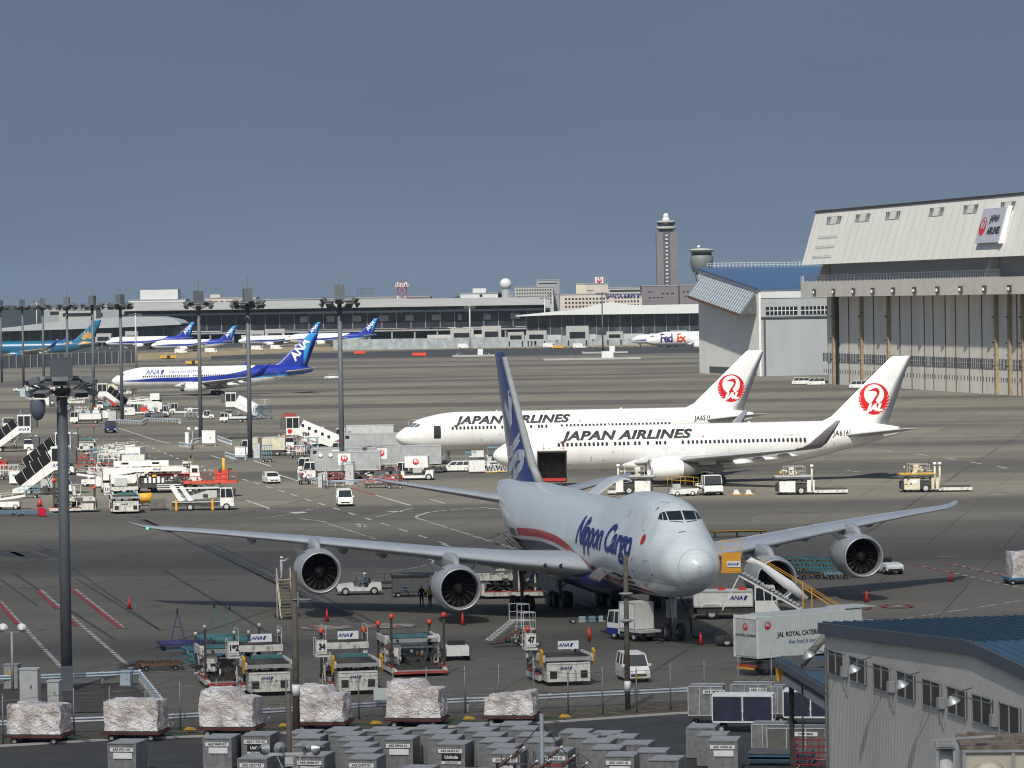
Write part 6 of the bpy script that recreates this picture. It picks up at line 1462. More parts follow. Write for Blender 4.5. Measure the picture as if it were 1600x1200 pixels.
# --- tugs and carts
t = tug('white open baggage tractor with its driver between the two left engines', 561, 929, 186, L_=3.6)
q = wpt(t, -.55, .1); person('driver in blue shirt and white helmet seated on the open baggage tractor', q[0], q[1], .42, 186, 'sit', CLOTHB, CLOTH)
t = V('equipment_cart', 'dark caged cart with a load under a black cover by the inner left engine', 'cart', 645, 932, 186)
t.scale = (.75,) * 3; MB(DARK).box(-2.3, 2.3, -.8, .8, .45, .6).build('frame', t); MB(mat('mesh_panel', (.10, .10, .105), .6, var=.5, scale=9)).box(-1.7, 2.2, -.75, .75, .6, 2.1).build('cage', t)
mb = MB(BLACK); mb.prism([(-1.8, 2.1), (2.3, 2.1), (2.35, 2.55), (2.2, 2.3), (-1.7, 2.25), (-1.85, 2.5)], -.8, .8); mb.build('cover', t); wheels(t, [(x, y) for x in (-1.6, 1.6) for y in (-.6, .6)], .26, .18)
g = G(629, 933); person('crouched worker in blue with helmet at the end of the dark caged cart', g.x, g.y, 0, 0, 'sit', mat('bright_blue_cloth', (.05, .16, .30), .8), CLOTH)
t = V('equipment_cart', 'low dark trailer coupled behind the driven baggage tractor', 'cart', 602, 920, 186)
MB(DARK).box(-1.6, 1.6, -.7, .7, .45, .6).build('frame', t); mb = MB(DARK); mb.rail([(-1.6, -.7, .6), (1.6, -.7, .6), (1.6, .7, .6)], .6, .06); mb.build('side_rail', t); wheels(t, [(x, y) for x in (-1.1, 1.1) for y in (-.55, .55)], .25, .16)
tug('white tractor seen from behind beside the red silled loader', 712, 1030, GA - 4, L_=3.0)
tug('white open jeep like tractor right of the outer right engine', 1388, 896, -75, L_=3.4)
tug('white cabbed pushback tractor under the near airliner engine', 1108, 773, -78, L_=4.5, big=True)
tug('big white six wheeled tug under the striped airliner, left one', 222, 648, 180, L_=5.5, big=True); tug('white tug with cab on its left in front of the striped airliner', 283, 647, 180, L_=5, big=True)
t = tug('heavy white tow tractor in front of the red access stairs', 648, 750, 175, L_=5.2, big=True)
MB(WHITE).box(-1.9, 1.2, -1.12, 1.12, 1.7, 3.2).build('generator_housing', t); jal_logo(t, frame((-.3, 1.15, 2.5), (-1, 0, 0), (0, 0, 1)), .42, text=False)
# --- cars
car('white small hatchback driving towards the camera, left of the tallest mast', 424, 755, -75, 'wagonette', name='moving_car', paint=WHITE)
car('white minivan driving towards the camera in front of the tallest mast', 538, 790, -84, 'van', name='moving_car')
car('white kei van with yellow plate behind the boundary fence, split by a pole', 989, 1063, -80, 'kei', name='parked_car')
car('white van at the hangar corner, left of a pair', 1251, 601, 178, 'van', name='parked_van', cat='van'); car('white van at the hangar corner, right of a pair', 1275, 602, 178, 'van', name='parked_van', cat='van')
car('white van parked alone against the tall hangar doors', 1341, 607, 178, 'van', name='parked_van', cat='van'); car('white off road wagon alone behind the striped airliner tail', 518, 592, 180, 'wagon', name='parked_car')
car('white estate car beside the worker and blue access stairs', 712, 737, 182, 'wagon'); car('white light van half seen behind the orange box truck', 611, 702, 178, 'kei', name='parked_van', cat='van')
car('white small car behind the open nose airliner stairs, far left one', 574, 703, 178, 'hatch', name='parked_car')
car('white bus like van at the foot of the blast fence', 590, 540, 180, 'van', name='parked_van', cat='van'); 
t, bo = boxtruck('small dark blue flatbed truck driving towards the camera behind the near mast', 172, 676, -78, 4.8, 2.2, .95, paint=NAVY, boxm=NAVY, boxz=.9, boxH=.5, boxlen=2.6, name='flatbed_truck')
# --- grey container trucks in front of the open nose airliner
CT = mat('ribbed_grey_container', (.34, .35, .36), .5, var=.1, scale=1.2, grime=.25)
def ctruck(label, u, v, L_, logo=True, rz=180):
    t, bo = boxtruck(label, u, v, rz, L_, 3.0, 1.2, boxm=CT, boxz=1.35, boxH=2.5, name='catering_truck', group='grey container trucks left of the white airliners')
    sc = MB(LGREY); b = L_ / 2 - 1.85; n = int((L_ - 2) / 1.2)
    for i in range(n): sc.bar((b - .2 - i * 1.2, 1.0, .55 if i % 2 else 1.3), (b - 1.4 - i * 1.2, 1.0, 1.3 if i % 2 else .55), .1)
    sc.build('scissor_lift', t)
    MB(GLASS).box(b - .9, b - .3, 1.225, 1.25, 3.1, 3.55).build('window', bo)
    if logo: MB(PLATE).box(b - 4.6, b - 2.9, 1.225, 1.24, 2.1, 3.6).build('logo_panel', bo); jal_logo(bo, frame((b - 3.75, 1.26, 2.95), (-1, 0, 0), (0, 0, 1)), .48, text=False)
    return t
ctruck('grey bodied lift truck at the back of the group, cab hidden', 585, 716, 13, False); ctruck('long grey bodied lift truck with red crane emblem, right and behind', 612, 740, 14)
ctruck('grey bodied lift truck whose cab is the second from the left', 528, 743, 11, True); ctruck('grey bodied lift truck with the foremost white cab by the tallest mast', 535, 750, 10.5, True)
t, bo = boxtruck('small truck with bright yellow orange box behind the container trucks', 580, 706, 180, 5.2, 2.4, 1.0, boxm=YORANGE, boxz=.8, boxH=1.7)
t, bo = boxtruck('white truck with long pale box behind the 734 stair truck', 570, 692, 180, 10, 2.6, 1.1, boxm=LGREY, boxz=1.0, boxH=2.0)
boxtruck('white long bodied truck left of the 734 stair truck', 412, 712, 180, 7.0, 2.6, 1.1, boxm=CREAM, boxz=.9, boxH=2.0)
# --- generator truck under the nose
t, bo = boxtruck('white ground power truck with tall box under the cargo jet nose', 990, 1000, 124, 4.9, 2.3, .92, boxm=WHITE, boxz=1.0, boxH=2.15, boxlen=2.1, name='power_truck')
t.scale = (.86,) * 3; MB(LGREY).box(-2.45, .6, -.98, .98, .75, .95).build('load_bed', t); MB(INKBLUE).box(.85, 2.47, -.94, .94, .5, .95).build('blue_stripe', t)
hb = MB(BLACK); 
def hose(pts, r=.06):
    mb = MB(BLACK); P = []
    for i in range(len(pts) - 1):
        for k in range(6): P.append(Vector(pts[i]).lerp(Vector(pts[i + 1]), k / 6))
    P.append(Vector(pts[-1])); Q = P[:]
    for _ in range(3): Q = [Q[0]] + [(Q[i - 1] + Q[i] * 2 + Q[i + 1]) / 4 for i in range(1, len(Q) - 1)] + [Q[-1]]
    for a, b in zip(Q, Q[1:]): mb.cyl(a, b, r, None, 6)
    return mb
ng = G(1058, 995)
for k, (lb, pts) in enumerate((('black power hose looping from the truck to the nose gear', [G(1023, 998, .4), G(1035, 1002, .06), G(1050, 998, .08), tuple(Vector((ng.x - .5, ng.y, 1.2))), (ng.x - .5, ng.y + .3, 2.7)]), ('black hose hanging from the nose gear to the cone', [(ng.x + .3, ng.y, 2.8), (ng.x + 1.0, ng.y - .1, 1.1), G(1080, 993, .06), G(1094, 997, .06)]))):
    tag(hose(pts).build('power_hose'), lb, 'hose')
# --- fuel / water truck with ANA mark, right of the nose
t, bo = boxtruck('white tank truck with red hatches and ANA mark right of the cargo jet nose', 1150, 966, -2, 6.2, 2.3, 1.05, boxm=WHITE, boxz=.95, boxH=1.15, boxlen=4.4, name='tank_truck')
ana_mark(bo, (0, -1.11, 1.6), (1, 0, 0), (0, 0, 1), .45); MB(RED).box(-1.3, -.8, -.3, .3, 2.1, 2.3).box(.2, .8, -.3, .3, 2.1, 2.3).build('tank_hatch', bo)
mb = MB(WHITE).path([(-2.6, -1.1, .9), (-2.3, -1.1, 1.15), (-1.3, -1.1, 1.15), (-1.0, -1.1, .9)], .08); mb.build('mudguard', t)
# --- tall white and yellow stairs at the nose door
c0 = AT(1128, 893, 258); t = thing('access_stairs', 'tall white stairs with yellow cage platform and ANA board at the cargo jet nose', 'access stairs', (c0.x, 258, 0), R(-4)); zp = c0.z
MB(YORANGE).box(-.1, 1.35, -.75, .75, zp - .05, zp + .05).box(0, 1.3, -.75, -.70, zp, zp + 1.25).box(0, 1.3, .70, .75, zp, zp + 1.25).build('platform_cage', t)
mb = MB(YORANGE).rail([(-.1, -.75, zp + 1.1), (1.35, -.75, zp + 1.1)], 1.0, .05).rail([(-.1, .75, zp + 1.1), (1.35, .75, zp + 1.1)], 1.0, .05); mb.build('upper_rail', t)
MB(PLATE).box(.35, 1.28, -.80, -.76, zp + .35, zp + .75).build('sign_board', t); ana_mark(t, (.66, -.815, zp + .55), (1, 0, 0), (0, 0, 1), .27)
mb = MB(LGREY); n = 16
for i in range(n): x = 1.4 + i * .24; z = zp - .1 - i * .145; mb.box(x, x + .26, -.7, .7, z - .05, z)
mb.build('steps', t); mb = MB(WHITE)
for s in (-1, 1): mb.bar((1.2, s * .75, zp - .25), (5.4, s * .75, zp - 2.65), .16)
mb.bar((1.2, -.75, zp - .2), (.0, -.75, zp - 2.6), .12).bar((5.2, -.75, zp - 2.6), (3.6, -.75, 0.3), .12).bar((3.6, -.75, zp - 2.2), (5.2, -.75, .3), .12).bar((3.4, -.75, zp - 1.4), (3.4, -.75, .3), .1).bar((6.4, -.75, zp - 2.6), (6.4, -.75, .3), .1).bar((5.3, -.75, zp - 2.6), (8.0, -.75, zp - 2.65), .12).bar((8.0, -.75, zp - 2.65), (9.3, -.75, .8), .12)
mb.bar((3.6, .75, zp - 2.2), (5.2, .75, .3), .12).bar((6.4, .75, zp - 2.6), (6.4, .75, .3), .1)
mb.build('support_frame', t)
sb = MB(PLATE); A_ = [(1.6, zp + .6), (2.4, zp + .35), (4.2, zp - 1.2), (5.6, zp - 2.2)]; B_ = [(2.0, zp + .9), (3.2, zp + .3), (4.8, zp - .8), (5.9, zp - 1.9)]
sb.loft([[(a[0], .8, a[1]), (a[0], .95, a[1]), (b[0], .95, b[1]), (b[0], .8, b[1])] for a, b in zip(A_, B_)]); sb.build('side_screen', t)
rb = MB(YORANGE)
for s in (-.95, -.35, .35, .95): rb.bar((2.6, s, zp + .9), (9.6, s, zp - 3.4 + .0), .06) if abs(s) > .5 else rb.bar((5.6, s, zp - 1.2), (9.6, s, zp - 3.9), .06)
rb.bar((5.5, -.95, zp - 2.6), (5.5, -.95, zp - .8), .1).bar((6.1, -.95, zp - 2.6), (6.1, -.95, zp - 1.1), .1).bar((5.5, .95, zp - 2.6), (5.5, .95, zp - .8), .1); rb.build('hand_rail', t)
mb = MB(DARK).box(-.5, 7.5, -.9, .9, .35, .6); mb.build('chassis', t); wheels(t, [(x, y) for x in (.3, 6.8) for y in (-.8, .8)], .35, .2)
# --- catering truck behind the shed
RC = mat('catering_body', (.55, .60, .58), .45, var=.03, grime=.12)
cr_ = G(1186, 1058); t = thing('catering_truck', 'white catering truck with JAL ROYAL CATERING lettering behind the blue roofed shed', 'truck', (cr_.x, cr_.y, 0), R(36))
MB(RC).box(0, 8.6, 0, 2.4, 1.15, 3.75).build('cargo_box', t); MB(DARK).box(.1, 9.6, .5, 1.9, .5, 1.12).box(.4, 3.5, .05, .5, .45, 1.0).build('chassis', t)
mb = MB(WHITE).box(-.06, 0, .0, .12, 1.15, 3.75).box(-.06, 0, 2.28, 2.4, 1.15, 3.75).box(-.06, 0, 0, 2.4, 3.6, 3.8); mb.build('door_frame', t)
MB(LGREY).box(-.05, .0, .2, 2.2, 1.25, 3.5).build('rear_door', t); cab(t, 9.0, 10.9, 1.15, .6, 2.8, WHITE).location.y = 1.2
mb = MB(RED).box(-.12, -.02, .3, 2.1, .55, .72); mb.m(YELLOW).box(-.13, -.12, .3, 2.1, .42, .55); mb.build('bumper', t)
mb = MB(LGREY).box(1, 9.8, .4, 2.0, 3.76, 3.84).box(7.5, 9.9, .1, 2.3, 3.84, 3.9); mb.build('roof_platform', t)
wheels(t, [(x, y) for x in (1.8, 9.8) for y in (.35, 2.05)], .5, .3)
sign('lettering', text_bm('JAL ROYAL CATERING', .42, 0, .012, .93), INK, frame((3.5, -.02, 2.55), (1, 0, 0), (0, 0, 1)), t)
sign('lettering', text_bm('fine food is our business', .40, .3, 0, .9), INKBLUE, frame((4.2, -.02, 2.05), (1, 0, 0), (0, 0, 1)), t)
jal_logo(t, frame((.75, -.02, 3.2), (1, 0, 0), (0, 0, 1)), .27, text=False); jal_logo(t, frame((-.07, 1.2, 3.1), (0, -1, 0), (0, 0, 1)), .24, text=False)
sign('lettering', text_bm('JAL ROYAL CATERING', .2, 0, .006), INK, frame((-.065, 1.2, 2.55), (0, -1, 0), (0, 0, 1)), t)
# --- other equipment around the near airliners
side_loader('white side on deck loader right of the chocks, before the near airliner tail', 1268, 772, 1); side_loader('cream side on deck loader with two round topped posts, rightmost on the apron', 1462, 768, 1, mark=True)
t = side_loader('dark decked loader peeping over the cargo jet roof', 985, 772, 178, 5.5)
t = V('belt_loader', 'small belt loader with yellow rails left of the cabbed pushback tractor', 'belt loader', 1066, 775, 200); MB(WHITE).box(-1.6, 1.6, -.9, .9, .3, .9).build('body', t); MB(DARK).prism([(-2.2, .9), (2.2, 1.3), (2.2, 1.5), (-2.2, 1.1)], -.5, .5).build('belt', t)
mb = MB(YELLOW).rail([(-1.8, -.7, 1.2), (1.6, -.7, 1.5)], 1.0, .06).rail([(-1.8, .7, 1.2), (1.6, .7, 1.5)], 1.0, .06); mb.build('hand_rail', t); MB(LGREY).box(.6, 1.5, .3, .95, .9, 1.5).build('control_box', t); wheels(t, [(x, y) for x in (-1, 1) for y in (-.8, .8)], .33, .2)
for u, lb in ((1151, 'white and yellow wheel chock set, left one of two'), (1170, 'white and yellow wheel chock set, right one of two')):
    t = V('wheel_chock', lb, 'chock', u, 773, 20); MB(YELLOW).box(-.6, .6, -.2, .2, 0, .12).build('base', t); mb = MB(PLATE).prism([(-.4, .12), (.4, .12), (.1, .6), (-.2, .6)], -.15, .15); mb.build('block', t); MB(DARK).bar((.1, 0, .4), (.9, .1, .45), .1).build('handle', t)
# high lift box behind the blue fin
c = AT(863, 730, 440); t = thing('high_lift_vehicle', 'dark open ended high lift box with red floor showing above the cargo jet roof', 'high lift', (c.x, 440, 0), R(-92)); zb = AT(863, 752, 440).z; zt = AT(863, 705, 440).z
mb = MB(mat('smoky_plastic', (.24, .22, .21), .4, var=.3)); mb.box(-1.6, 1.6, 1.6, 1.7, zb, zt).box(-1.6, 1.6, -1.7, -1.6, zb, zt).box(-1.6, 1.6, -1.7, 1.7, zt - .1, zt); mb.build('box_walls', t)
MB(mat('dark_inner', (.13, .11, .105), .7)).box(-1.65, -1.6, -1.6, 1.6, zb, zt).build('back_wall', t); mb = MB(mat('tan_inner', (.16, .12, .10), .7, var=.2)); mb.lathe([(0, .75), (0, 1.15), (.04, 1.15)], 20, 'x', (-1.58, .1, zb + 1.6)); mb.box(-1.58, -1.54, -1.4, -.9, zb + .2, zb + 2.5).box(-1.58, -1.54, 1.1, 1.4, zb + .2, zb + 2.5); mb.build('arched_door', t)
MB(DARK).box(-1.6, 1.84, -1.6, 1.6, zb - .05, zb + .1).m(RED).box(1.85, 1.92, -1.6, 1.6, zb + .1, zb + .45).build('floor', t)
mb = MB(BLACK)
for y in (-1.65, 1.65): mb.bar((1.6, y, zb), (1.6, y, zt), .16)
mb.bar((1.6, -1.65, zt - .03), (1.6, 1.65, zt - .03), .2); mb.build('edge_seal', t); mb = MB(RED)
for y in (-1.0, 1.3): mb.bar((-.8, y, zt), (-.8, y, zt + .8), .07)
mb.bar((-.8, .9, zt + .3), (-.8, 1.6, zt + .3), .06).bar((-.8, -.8, zt + .3), (-.8, -1.2, zt + .3), .06); mb.build('top_rail', t)
mb = MB(GREY).bar((-1, -1, .8), (1, -1, zb), .2).bar((1, -1, .8), (-1, -1, zb), .2).bar((-1, 1, .8), (1, 1, zb), .2).bar((1, 1, .8), (-1, 1, zb), .2); mb.build('scissor_lift', t); MB(WHITE).box(-3, 3, -1.1, 1.1, .5, .85).build('chassis', t); wheels(t, [(x, y) for x in (-2, 2) for y in (-1, 1)], .45, .25)
# roof-level conveyor beyond the right wing
a, b = G(1110, 840), G(1182, 838); t = thing('conveyor', 'long low conveyor with yellow edges beyond the cargo jet right wing root', 'conveyor', a, R(2)); L_ = 5.5 + 0 * (b - a).length
MB(YELLOW).box(0, L_, -.55, -.45, .64, .7).box(0, L_, .45, .55, .64, .7).build('side_frame', t); MB(DARK).box(0, L_, -.45, .45, .5, .7).build('belt', t); mb = MB(DARK)
for x in (.4, 2.6, 5): mb.box(x, x + .12, -.5, .5, 0, .6)
mb.build('leg', t)
# --- dollies
dd = [(282, 1014, PURPLE, True, 'purple blue dolly with its tow bar raised behind it, leftmost of the near dollies'), (318, 1022, mat('dolly_blue', (.06, .14, .21), .6, var=.3), False, 'pale blue roller dolly in front of the purple one'), (327, 1032, mat('dolly_blue', (.06, .14, .21), .6, var=.3), False, 'pale blue roller dolly touching the leftmost near loader'), (330, 1041, TEAL, False, 'dark teal dolly lowest in the pile beside the leftmost near loader'), (340, 1004, TEAL, True, 'teal dolly with the tallest raised tow bar behind the leftmost near loader'), (364, 1008, TEAL, True, 'teal dolly with a raised tow bar just left of the number 192 board'), (249, 1046, RUST, False, 'brown rusty low dolly nearest the guard rail')]
for u, v, m_, up_, lb in dd: dolly(lb, u, v, GA if up_ else GA + 90, 2.9, 2.6 if not up_ else 3.0, m_, up_, 'empty dollies left of the near loaders')
k = 0
for r_, (u0, v0, n, m_) in enumerate(((1240, 880, 3, TEAL), (1250, 887, 3, TEAL), (1262, 894, 3, TEAL), (1262, 904, 1, DARK), (1305, 904, 1, LBLUE), (1282, 899, 1, TEAL))):
    for i in range(n):
        t = dolly('x', u0 + i * 27, v0 + i * .8, 11, 2.2, 2.6, m_, False, 'empty dollies stacked beyond the right engines'); mb = MB(RUST).box(-1.1, 1.1, -1.32, -1.29, .38, .46); mb.build('edge_strip', t)
        t['label'] = ('%s empty dolly in the %s row stacked between the two right engines' % (['left end', 'middle', 'right end'][i], ['rearmost', 'second', 'third'][r_]) if n == 3 else ['', '', '', 'dark brown dolly directly right of the inner right engine', 'bright pale blue dolly at the lower left of the outer right engine', 'teal dolly wedged behind the dark brown one between the right engines'][r_])
for u, v, lb in ((8, 806, 'blue grey dolly at the left edge, lower part of the pair'), (48, 806, 'blue grey dolly right beside the fallen red barrier')): dolly(lb, u, v, 2, 3.0, 2.0, BLUE, group='blue dollies by the red barrier')
t = V('road_barrier', 'tilted red plastic barrier lying at the end of the blue dollies', 'barrier', 65, 807, -60); mb = MB(mat('barrier_red', (.55, .02, .05), .5)); 
for k in range(4): mb.box(-.9 + k * .5, -.5 + k * .5, -.12, .12, .1, 1.0 - .1 * (k % 2))
mb.box(-.95, 1.05, -.08, .08, .45, .9); mb.build('panel', t); MB(BLACK).box(-.8, .9, -.3, .3, 0, .1).build('foot', t)
t = V('traffic_drum', 'red round marker standing behind the tilted red barrier', 'marker', 62, 792, 0); MB(mat('marker_red', (.5, .03, .04), .5)).cyl((0, 0, .1), (0, 0, .9), .3, .22, 12).build('body', t); MB(BLACK).cyl((0, 0, 0), (0, 0, .1), .4, .4, 12).build('base', t)
for u, v in ((202, 951), (511, 971), (723, 976), (1095, 1007), (1355, 940), (1487, 908)): pass
cone('red cone alone on the left between the painted red lines and the dollies', 202, 952); cone('red cone below the outer left engine', 511, 971); cone('red cone below the inner left engine', 723, 977); cone('red cone right of the nose gear by the end of a hose', 1095, 1008); cone('red cone below the outer right engine shadow', 1354, 941); cone('red cone at the tip of the right wing shadow, farthest right', 1486, 909)
# --- left middle clutter
t = V('lift_truck', 'white cabbed lift truck carrying folded white legs, right of the grey trolley', 'truck', 318, 797, 1)
cab(t, 2.0, 3.6, 1.0, .5, 2.5, WHITE); MB(DARK).box(-3.6, 2.0, -.9, .9, .5, .95).box(-.2, 1.2, -1.0, -.9, .45, .9).build('chassis', t); mb = MB(LGREY).box(-3.6, 2.0, -1.0, 1.0, .95, 1.05).prism([(-2.2, 1.2), (1.6, 1.5), (1.6, 2.3), (.6, 2.35), (-2.2, 1.5)], -.7, .7); mb.build('load_bed', t)
for dx_, ya in ((0, -.95), (1.1, -.95), (0, .8)): MB(PLATE).prism([(-3.9 + dx_, 2.9), (-3.4 + dx_, 2.9), (-2.2 + dx_, 1.2), (-2.8 + dx_, 1.1)], ya, ya + .15).build('folding_leg', t)
MB(WHITE).box(-2.4, 1.9, -.9, .9, 2.55, 2.65).build('top_deck', t)
for x in (-3.1, 1.1): MB(YORANGE).box(x - .12, x + .12, -1.1, -.95, .05, 1.3).build('outrigger', t)
wheels(t, [(x, y) for x in (-1.5, 2.7) for y in (-.9, .9)], .42, .26)
t = V('trolley', 'plain grey box trolley left of the lift truck', 'trolley', 247, 797, 5); MB(mat('worn_grey_box', (.13, .12, .11), .8, var=.3, scale=3)).box(-.9, .9, -.8, .8, .3, 1.3).build('box', t); MB(DARK).box(-1, 1, -.85, .85, .18, .3).build('frame', t); wheels(t, [(x, y) for x in (-.7, .7) for y in (-.6, .6)], .15, .1)
t = V('generator', 'round orange yellow generator on a trolley beside the loader rear', 'generator', 228, 790, 0); mb = MB(YORANGE); mb.lathe([(-.8, .2), (-.75, .55), (.7, .6), (.75, .2)], 14, 'x', (0, 0, .95), True); mb.build('tank', t); MB(DARK).box(-.9, .9, -.6, .6, .3, .42).build('frame', t); wheels(t, [(x, y) for x in (-.6, .6) for y in (-.5, .5)], .2, .12)
# crane like de-icing truck
t = V('deicing_truck', 'long white boomed truck with horizontal arm behind the loaders', 'truck', 232, 770, 0)
MB(DARK).box(-4.6, 4.6, -1.1, 1.1, .7, 1.25).build('chassis', t); MB(LGREY).box(-4.2, -2.6, -1.15, 1.15, .75, 2.0).build('tank', t); mb = MB(WHITE); mb.prism([(-4.4, 3.2), (4.2, 3.35), (5.0, 3.1), (5.0, 2.75), (-1.5, 2.7), (-4.4, 2.3)], -.45, .45); mb.build('boom', t)
mb = MB(WHITE); mb.prism([(-4.6, 1.3), (-1.6, 1.3), (-.8, 2.5), (-3.0, 2.3), (-4.8, 2.4)], -1.0, .6); mb.build('turret', t); MB(WHITE).box(-4.4, 2.6, .2, 1.1, 3.4, 4.1).build('upper_tank', t)
for x in (-3.4, .5): MB(GLASS).box(x, x + .9, -1.0 + 1.18, -1.0 + 1.195, 3.65, 3.9).build('window', t)
mb = MB(PLATE)
for k in range(5): mb.box(-.4 + k * .55, -.1 + k * .55, -1.0, -.8, 1.3, 1.9 + .2 * (k % 2))
mb.build('pipe_rack', t); ana_mark(t, (1.0, -.47, 3.0), (1, 0, 0), (0, 0, 1), .35); mb = MB(PLATE)
for z in (.5, .75, 1.0): mb.box(1.2, 4.2, -1.25, -1.2, z, z + .1)
mb.build('side_guard', t); wheels(t, [(x, y) for x in (-3, -1.6, 3.4) for y in (-1, 1)], .5, .3)
# red lift platforms
for lb, u, v, dz, yel in (('red scissor platform with yellow drums, left of the yellow lattice mast', 268, 768, 0, True), ('red scissor platform truck with a single orange post at its right end', 330, 776, .1, False)):
    t = V('lift_platform', lb, 'lift platform', u, v, 1); MB(DARK).box(-3.0, 3.0, -1.0, 1.0, .4, .9).build('chassis', t); R2 = mat('bright_red_orange', (.55, .07, .04), .5, var=.1, grime=.2)
    MB(R2).box(-3.3, 3.3, -1.2, 1.2, 2.0 - dz * 3, 2.3 - dz * 3).build('platform', t); rl = MB(R2 if not yel else PLATE).rail([(-3.2, -1.15, 2.3 - dz * 3), (3.2, -1.15, 2.3 - dz * 3), (3.2, 1.15, 2.3 - dz * 3)], 1.1, .05); rl.build('hand_rail', t)
    sc = MB(GREY).bar((-2, -.8, .9), (2, -.8, 2), .12).bar((2, -.8, .9), (-2, -.8, 2), .12); sc.build('scissor_lift', t)
    if yel:
        for x in (-2.2, -.6): mb = MB(YORANGE); mb.lathe([(-.6, .1), (-.6, .5), (.6, .5), (.6, .1)], 12, 'x', (x, 0, 2.9), True); mb.build('drum', t)
        c_ = MB(WHITE); frustum(c_, 1.4, 2.8, .7, 2.3, 1.5, 2.6, .6, 3.8); c_.m(GLASS).box(1.55, 2.5, -.71, -.66, 3.0, 3.6); c_.build('cabin', t)
    else:
        MB(YORANGE).cyl((1.6, 0, 2.0), (1.6, 0, 4.8), .22, .18, 10).build('lift_post', t); c_ = MB(WHITE); frustum(c_, -2.6, -1.2, .7, 2.0, -2.5, -1.5, .6, 3.9); c_.m(GLASS).box(-2.3, -1.6, -.71, -.66, 3.1, 3.6); c_.build('cabin', t)
        MB(R2).box(.5, 2.2, -.8, .8, 2.0, 3.3).build('red_locker', t)
    wheels(t, [(x, y) for x in (-2.2, 2.2) for y in (-.9, .9)], .42, .25)
t = V('lattice_mast', 'tall yellow and dark lattice mast between the two red platforms', 'lattice mast', 299, 768, 0); mb = MB(mat('olive_yellow', (.25, .22, .08), .6, var=.3))
for s in (-1, 1):
    for q in (-1, 1): mb.bar((s * .35, q * .35, 0), (s * .25, q * .25, 4.3), .08)
for k in range(8): z = k * .53; mb.bar((-.33, -.34, z), (.33, -.34, z + .5), .06).bar((-.33, -.34, z + .5), (.33, -.34, z + .5), .06)
mb.build('lattice', t); MB(BLACK).cyl((0, 0, 4.3), (0, 0, 4.75), .12, .08, 8).build('top_lamp', t)
# conveyors and baggage carts heap
rnd = random.Random(11)
def belt(lb, u, v, rz, col=WHITE, L_=6): 
    t = V('belt_loader', lb, 'belt loader', u, v, rz); MB(col).box(-L_ * .35, L_ * .35, -.9, .9, .35, .95).build('body', t); mb = MB(col); mb.prism([(-L_ / 2, .9), (L_ / 2, 1.5), (L_ / 2, 1.8), (-L_ / 2, 1.15)], -.55, .55); mb.m(DARK).prism([(-L_ / 2, 1.16), (L_ / 2, 1.81), (L_ / 2, 1.85), (-L_ / 2, 1.2)], -.4, .4); mb.build('belt', t)
    rl = MB(col).rail([(-L_ / 2, -.6, 1.2), (L_ / 2, -.6, 1.8)], .5, .05); rl.build('hand_rail', t); MB(LGREY).box(-L_ * .33, -L_ * .18, .2, .85, .95, 1.7).build('seat_box', t); wheels(t, [(x, y) for x in (-L_ * .25, L_ * .25) for y in (-.8, .8)], .33, .2); return t
belt('white belt loader with a red mark lying across behind the stair trucks', 182, 712, 3); belt('white belt loader with thin rails above the windowed cage', 170, 716, 8, DWHITE, 5); belt('red edged small belt loader at the left edge above the blue dollies', 12, 796, -4, WHITE, 4.5)
belt('white belt loader beneath the striped airliner nose', 212, 634, 5, WHITE, 6); belt('white belt loader between the mast cabinets at far left', 120, 632, 0, DWHITE, 6)
def cage(lb, u, v, rz, col=PLATE, L_=2.6, H=1.6, group='wire cage carts'):
    t = V('cage_cart', lb, 'cart', u, v, rz, group); MB(DARK).box(-L_ / 2, L_ / 2, -.75, .75, .4, .52).build('frame', t); mb = MB(col)
    n = 4
    for y in (-.73, .73):
        for i in range(n + 1): x = -L_ / 2 + L_ * i / n; mb.bar((x, y, .5), (x, y, .5 + H), .06)
        for z in (.5 + H, .5 + H / 2): mb.bar((-L_ / 2, y, z), (L_ / 2, y, z), .06)
    mb.build('cage', t); MB(col).box(-L_ / 2 - .05, L_ / 2 + .05, -.8, .8, .5 + H, .58 + H).build('canopy', t) if H > 1.5 else None; wheels(t, [(x, y) for x in (-L_ * .35, L_ * .35) for y in (-.6, .6)], .2, .14); return t
cage('white windowed cage cart behind the loader with orange posts', 155, 753, 2, PLATE, 2.6, 1.5); cage('white cage cart above the long red carts heap', 170, 728, 2, PLATE, 3.2, 1.3)
cage('red framed cage cart behind the middle of the three stair trucks', 132, 738, 2, RED, 3, 1.2); cage('red framed cage cart lying among white conveyors', 214, 722, 4, RED, 2.6, 1.1); cage('red framed cage cart left of the windowed cage cart', 128, 724, 0, RED, 3, .8)
cage('white cage cart left of the pickup in front of the striped airliner', 302, 655, 0, PLATE, 3.4, 1.7); cage('red and grey cage cart at the far left edge', 8, 690, 0, RED, 3.2, 1.0); cage('white cage cart in the far left equipment row, first', 84, 622, 0, PLATE, 3, 1.5); cage('white cage cart in the far left equipment row, second', 128, 648, 0, PLATE, 3, 1.2)
cage('blue framed cage cart between the two white cabinets right of the second tall mast', 417, 722, 0, LBLUE, 1.5, 2.0); cage('red framed cage cart at the foot of the tallest mast', 590, 762, 5, RED, 3.5, .8); cage('red framed cage cart under the tip of the cargo jet tailplane', 617, 763, 2, RED, 2.0, 1.2)
cage('blue framed scaffold cart at the left edge behind the stair trucks', 45, 778, 0, LBLUE, 2.5, 1.0); cage('brown flat cart loaded low behind the second stair truck', 28, 726, 0, RUST, 5, .6)
boxtruck('white truck with yellow tank top at the left edge behind the stair trucks', 12, 672, -80, 5.5, 2.4, 1.0, boxm=LGREY, boxz=.9, boxH=1.4)
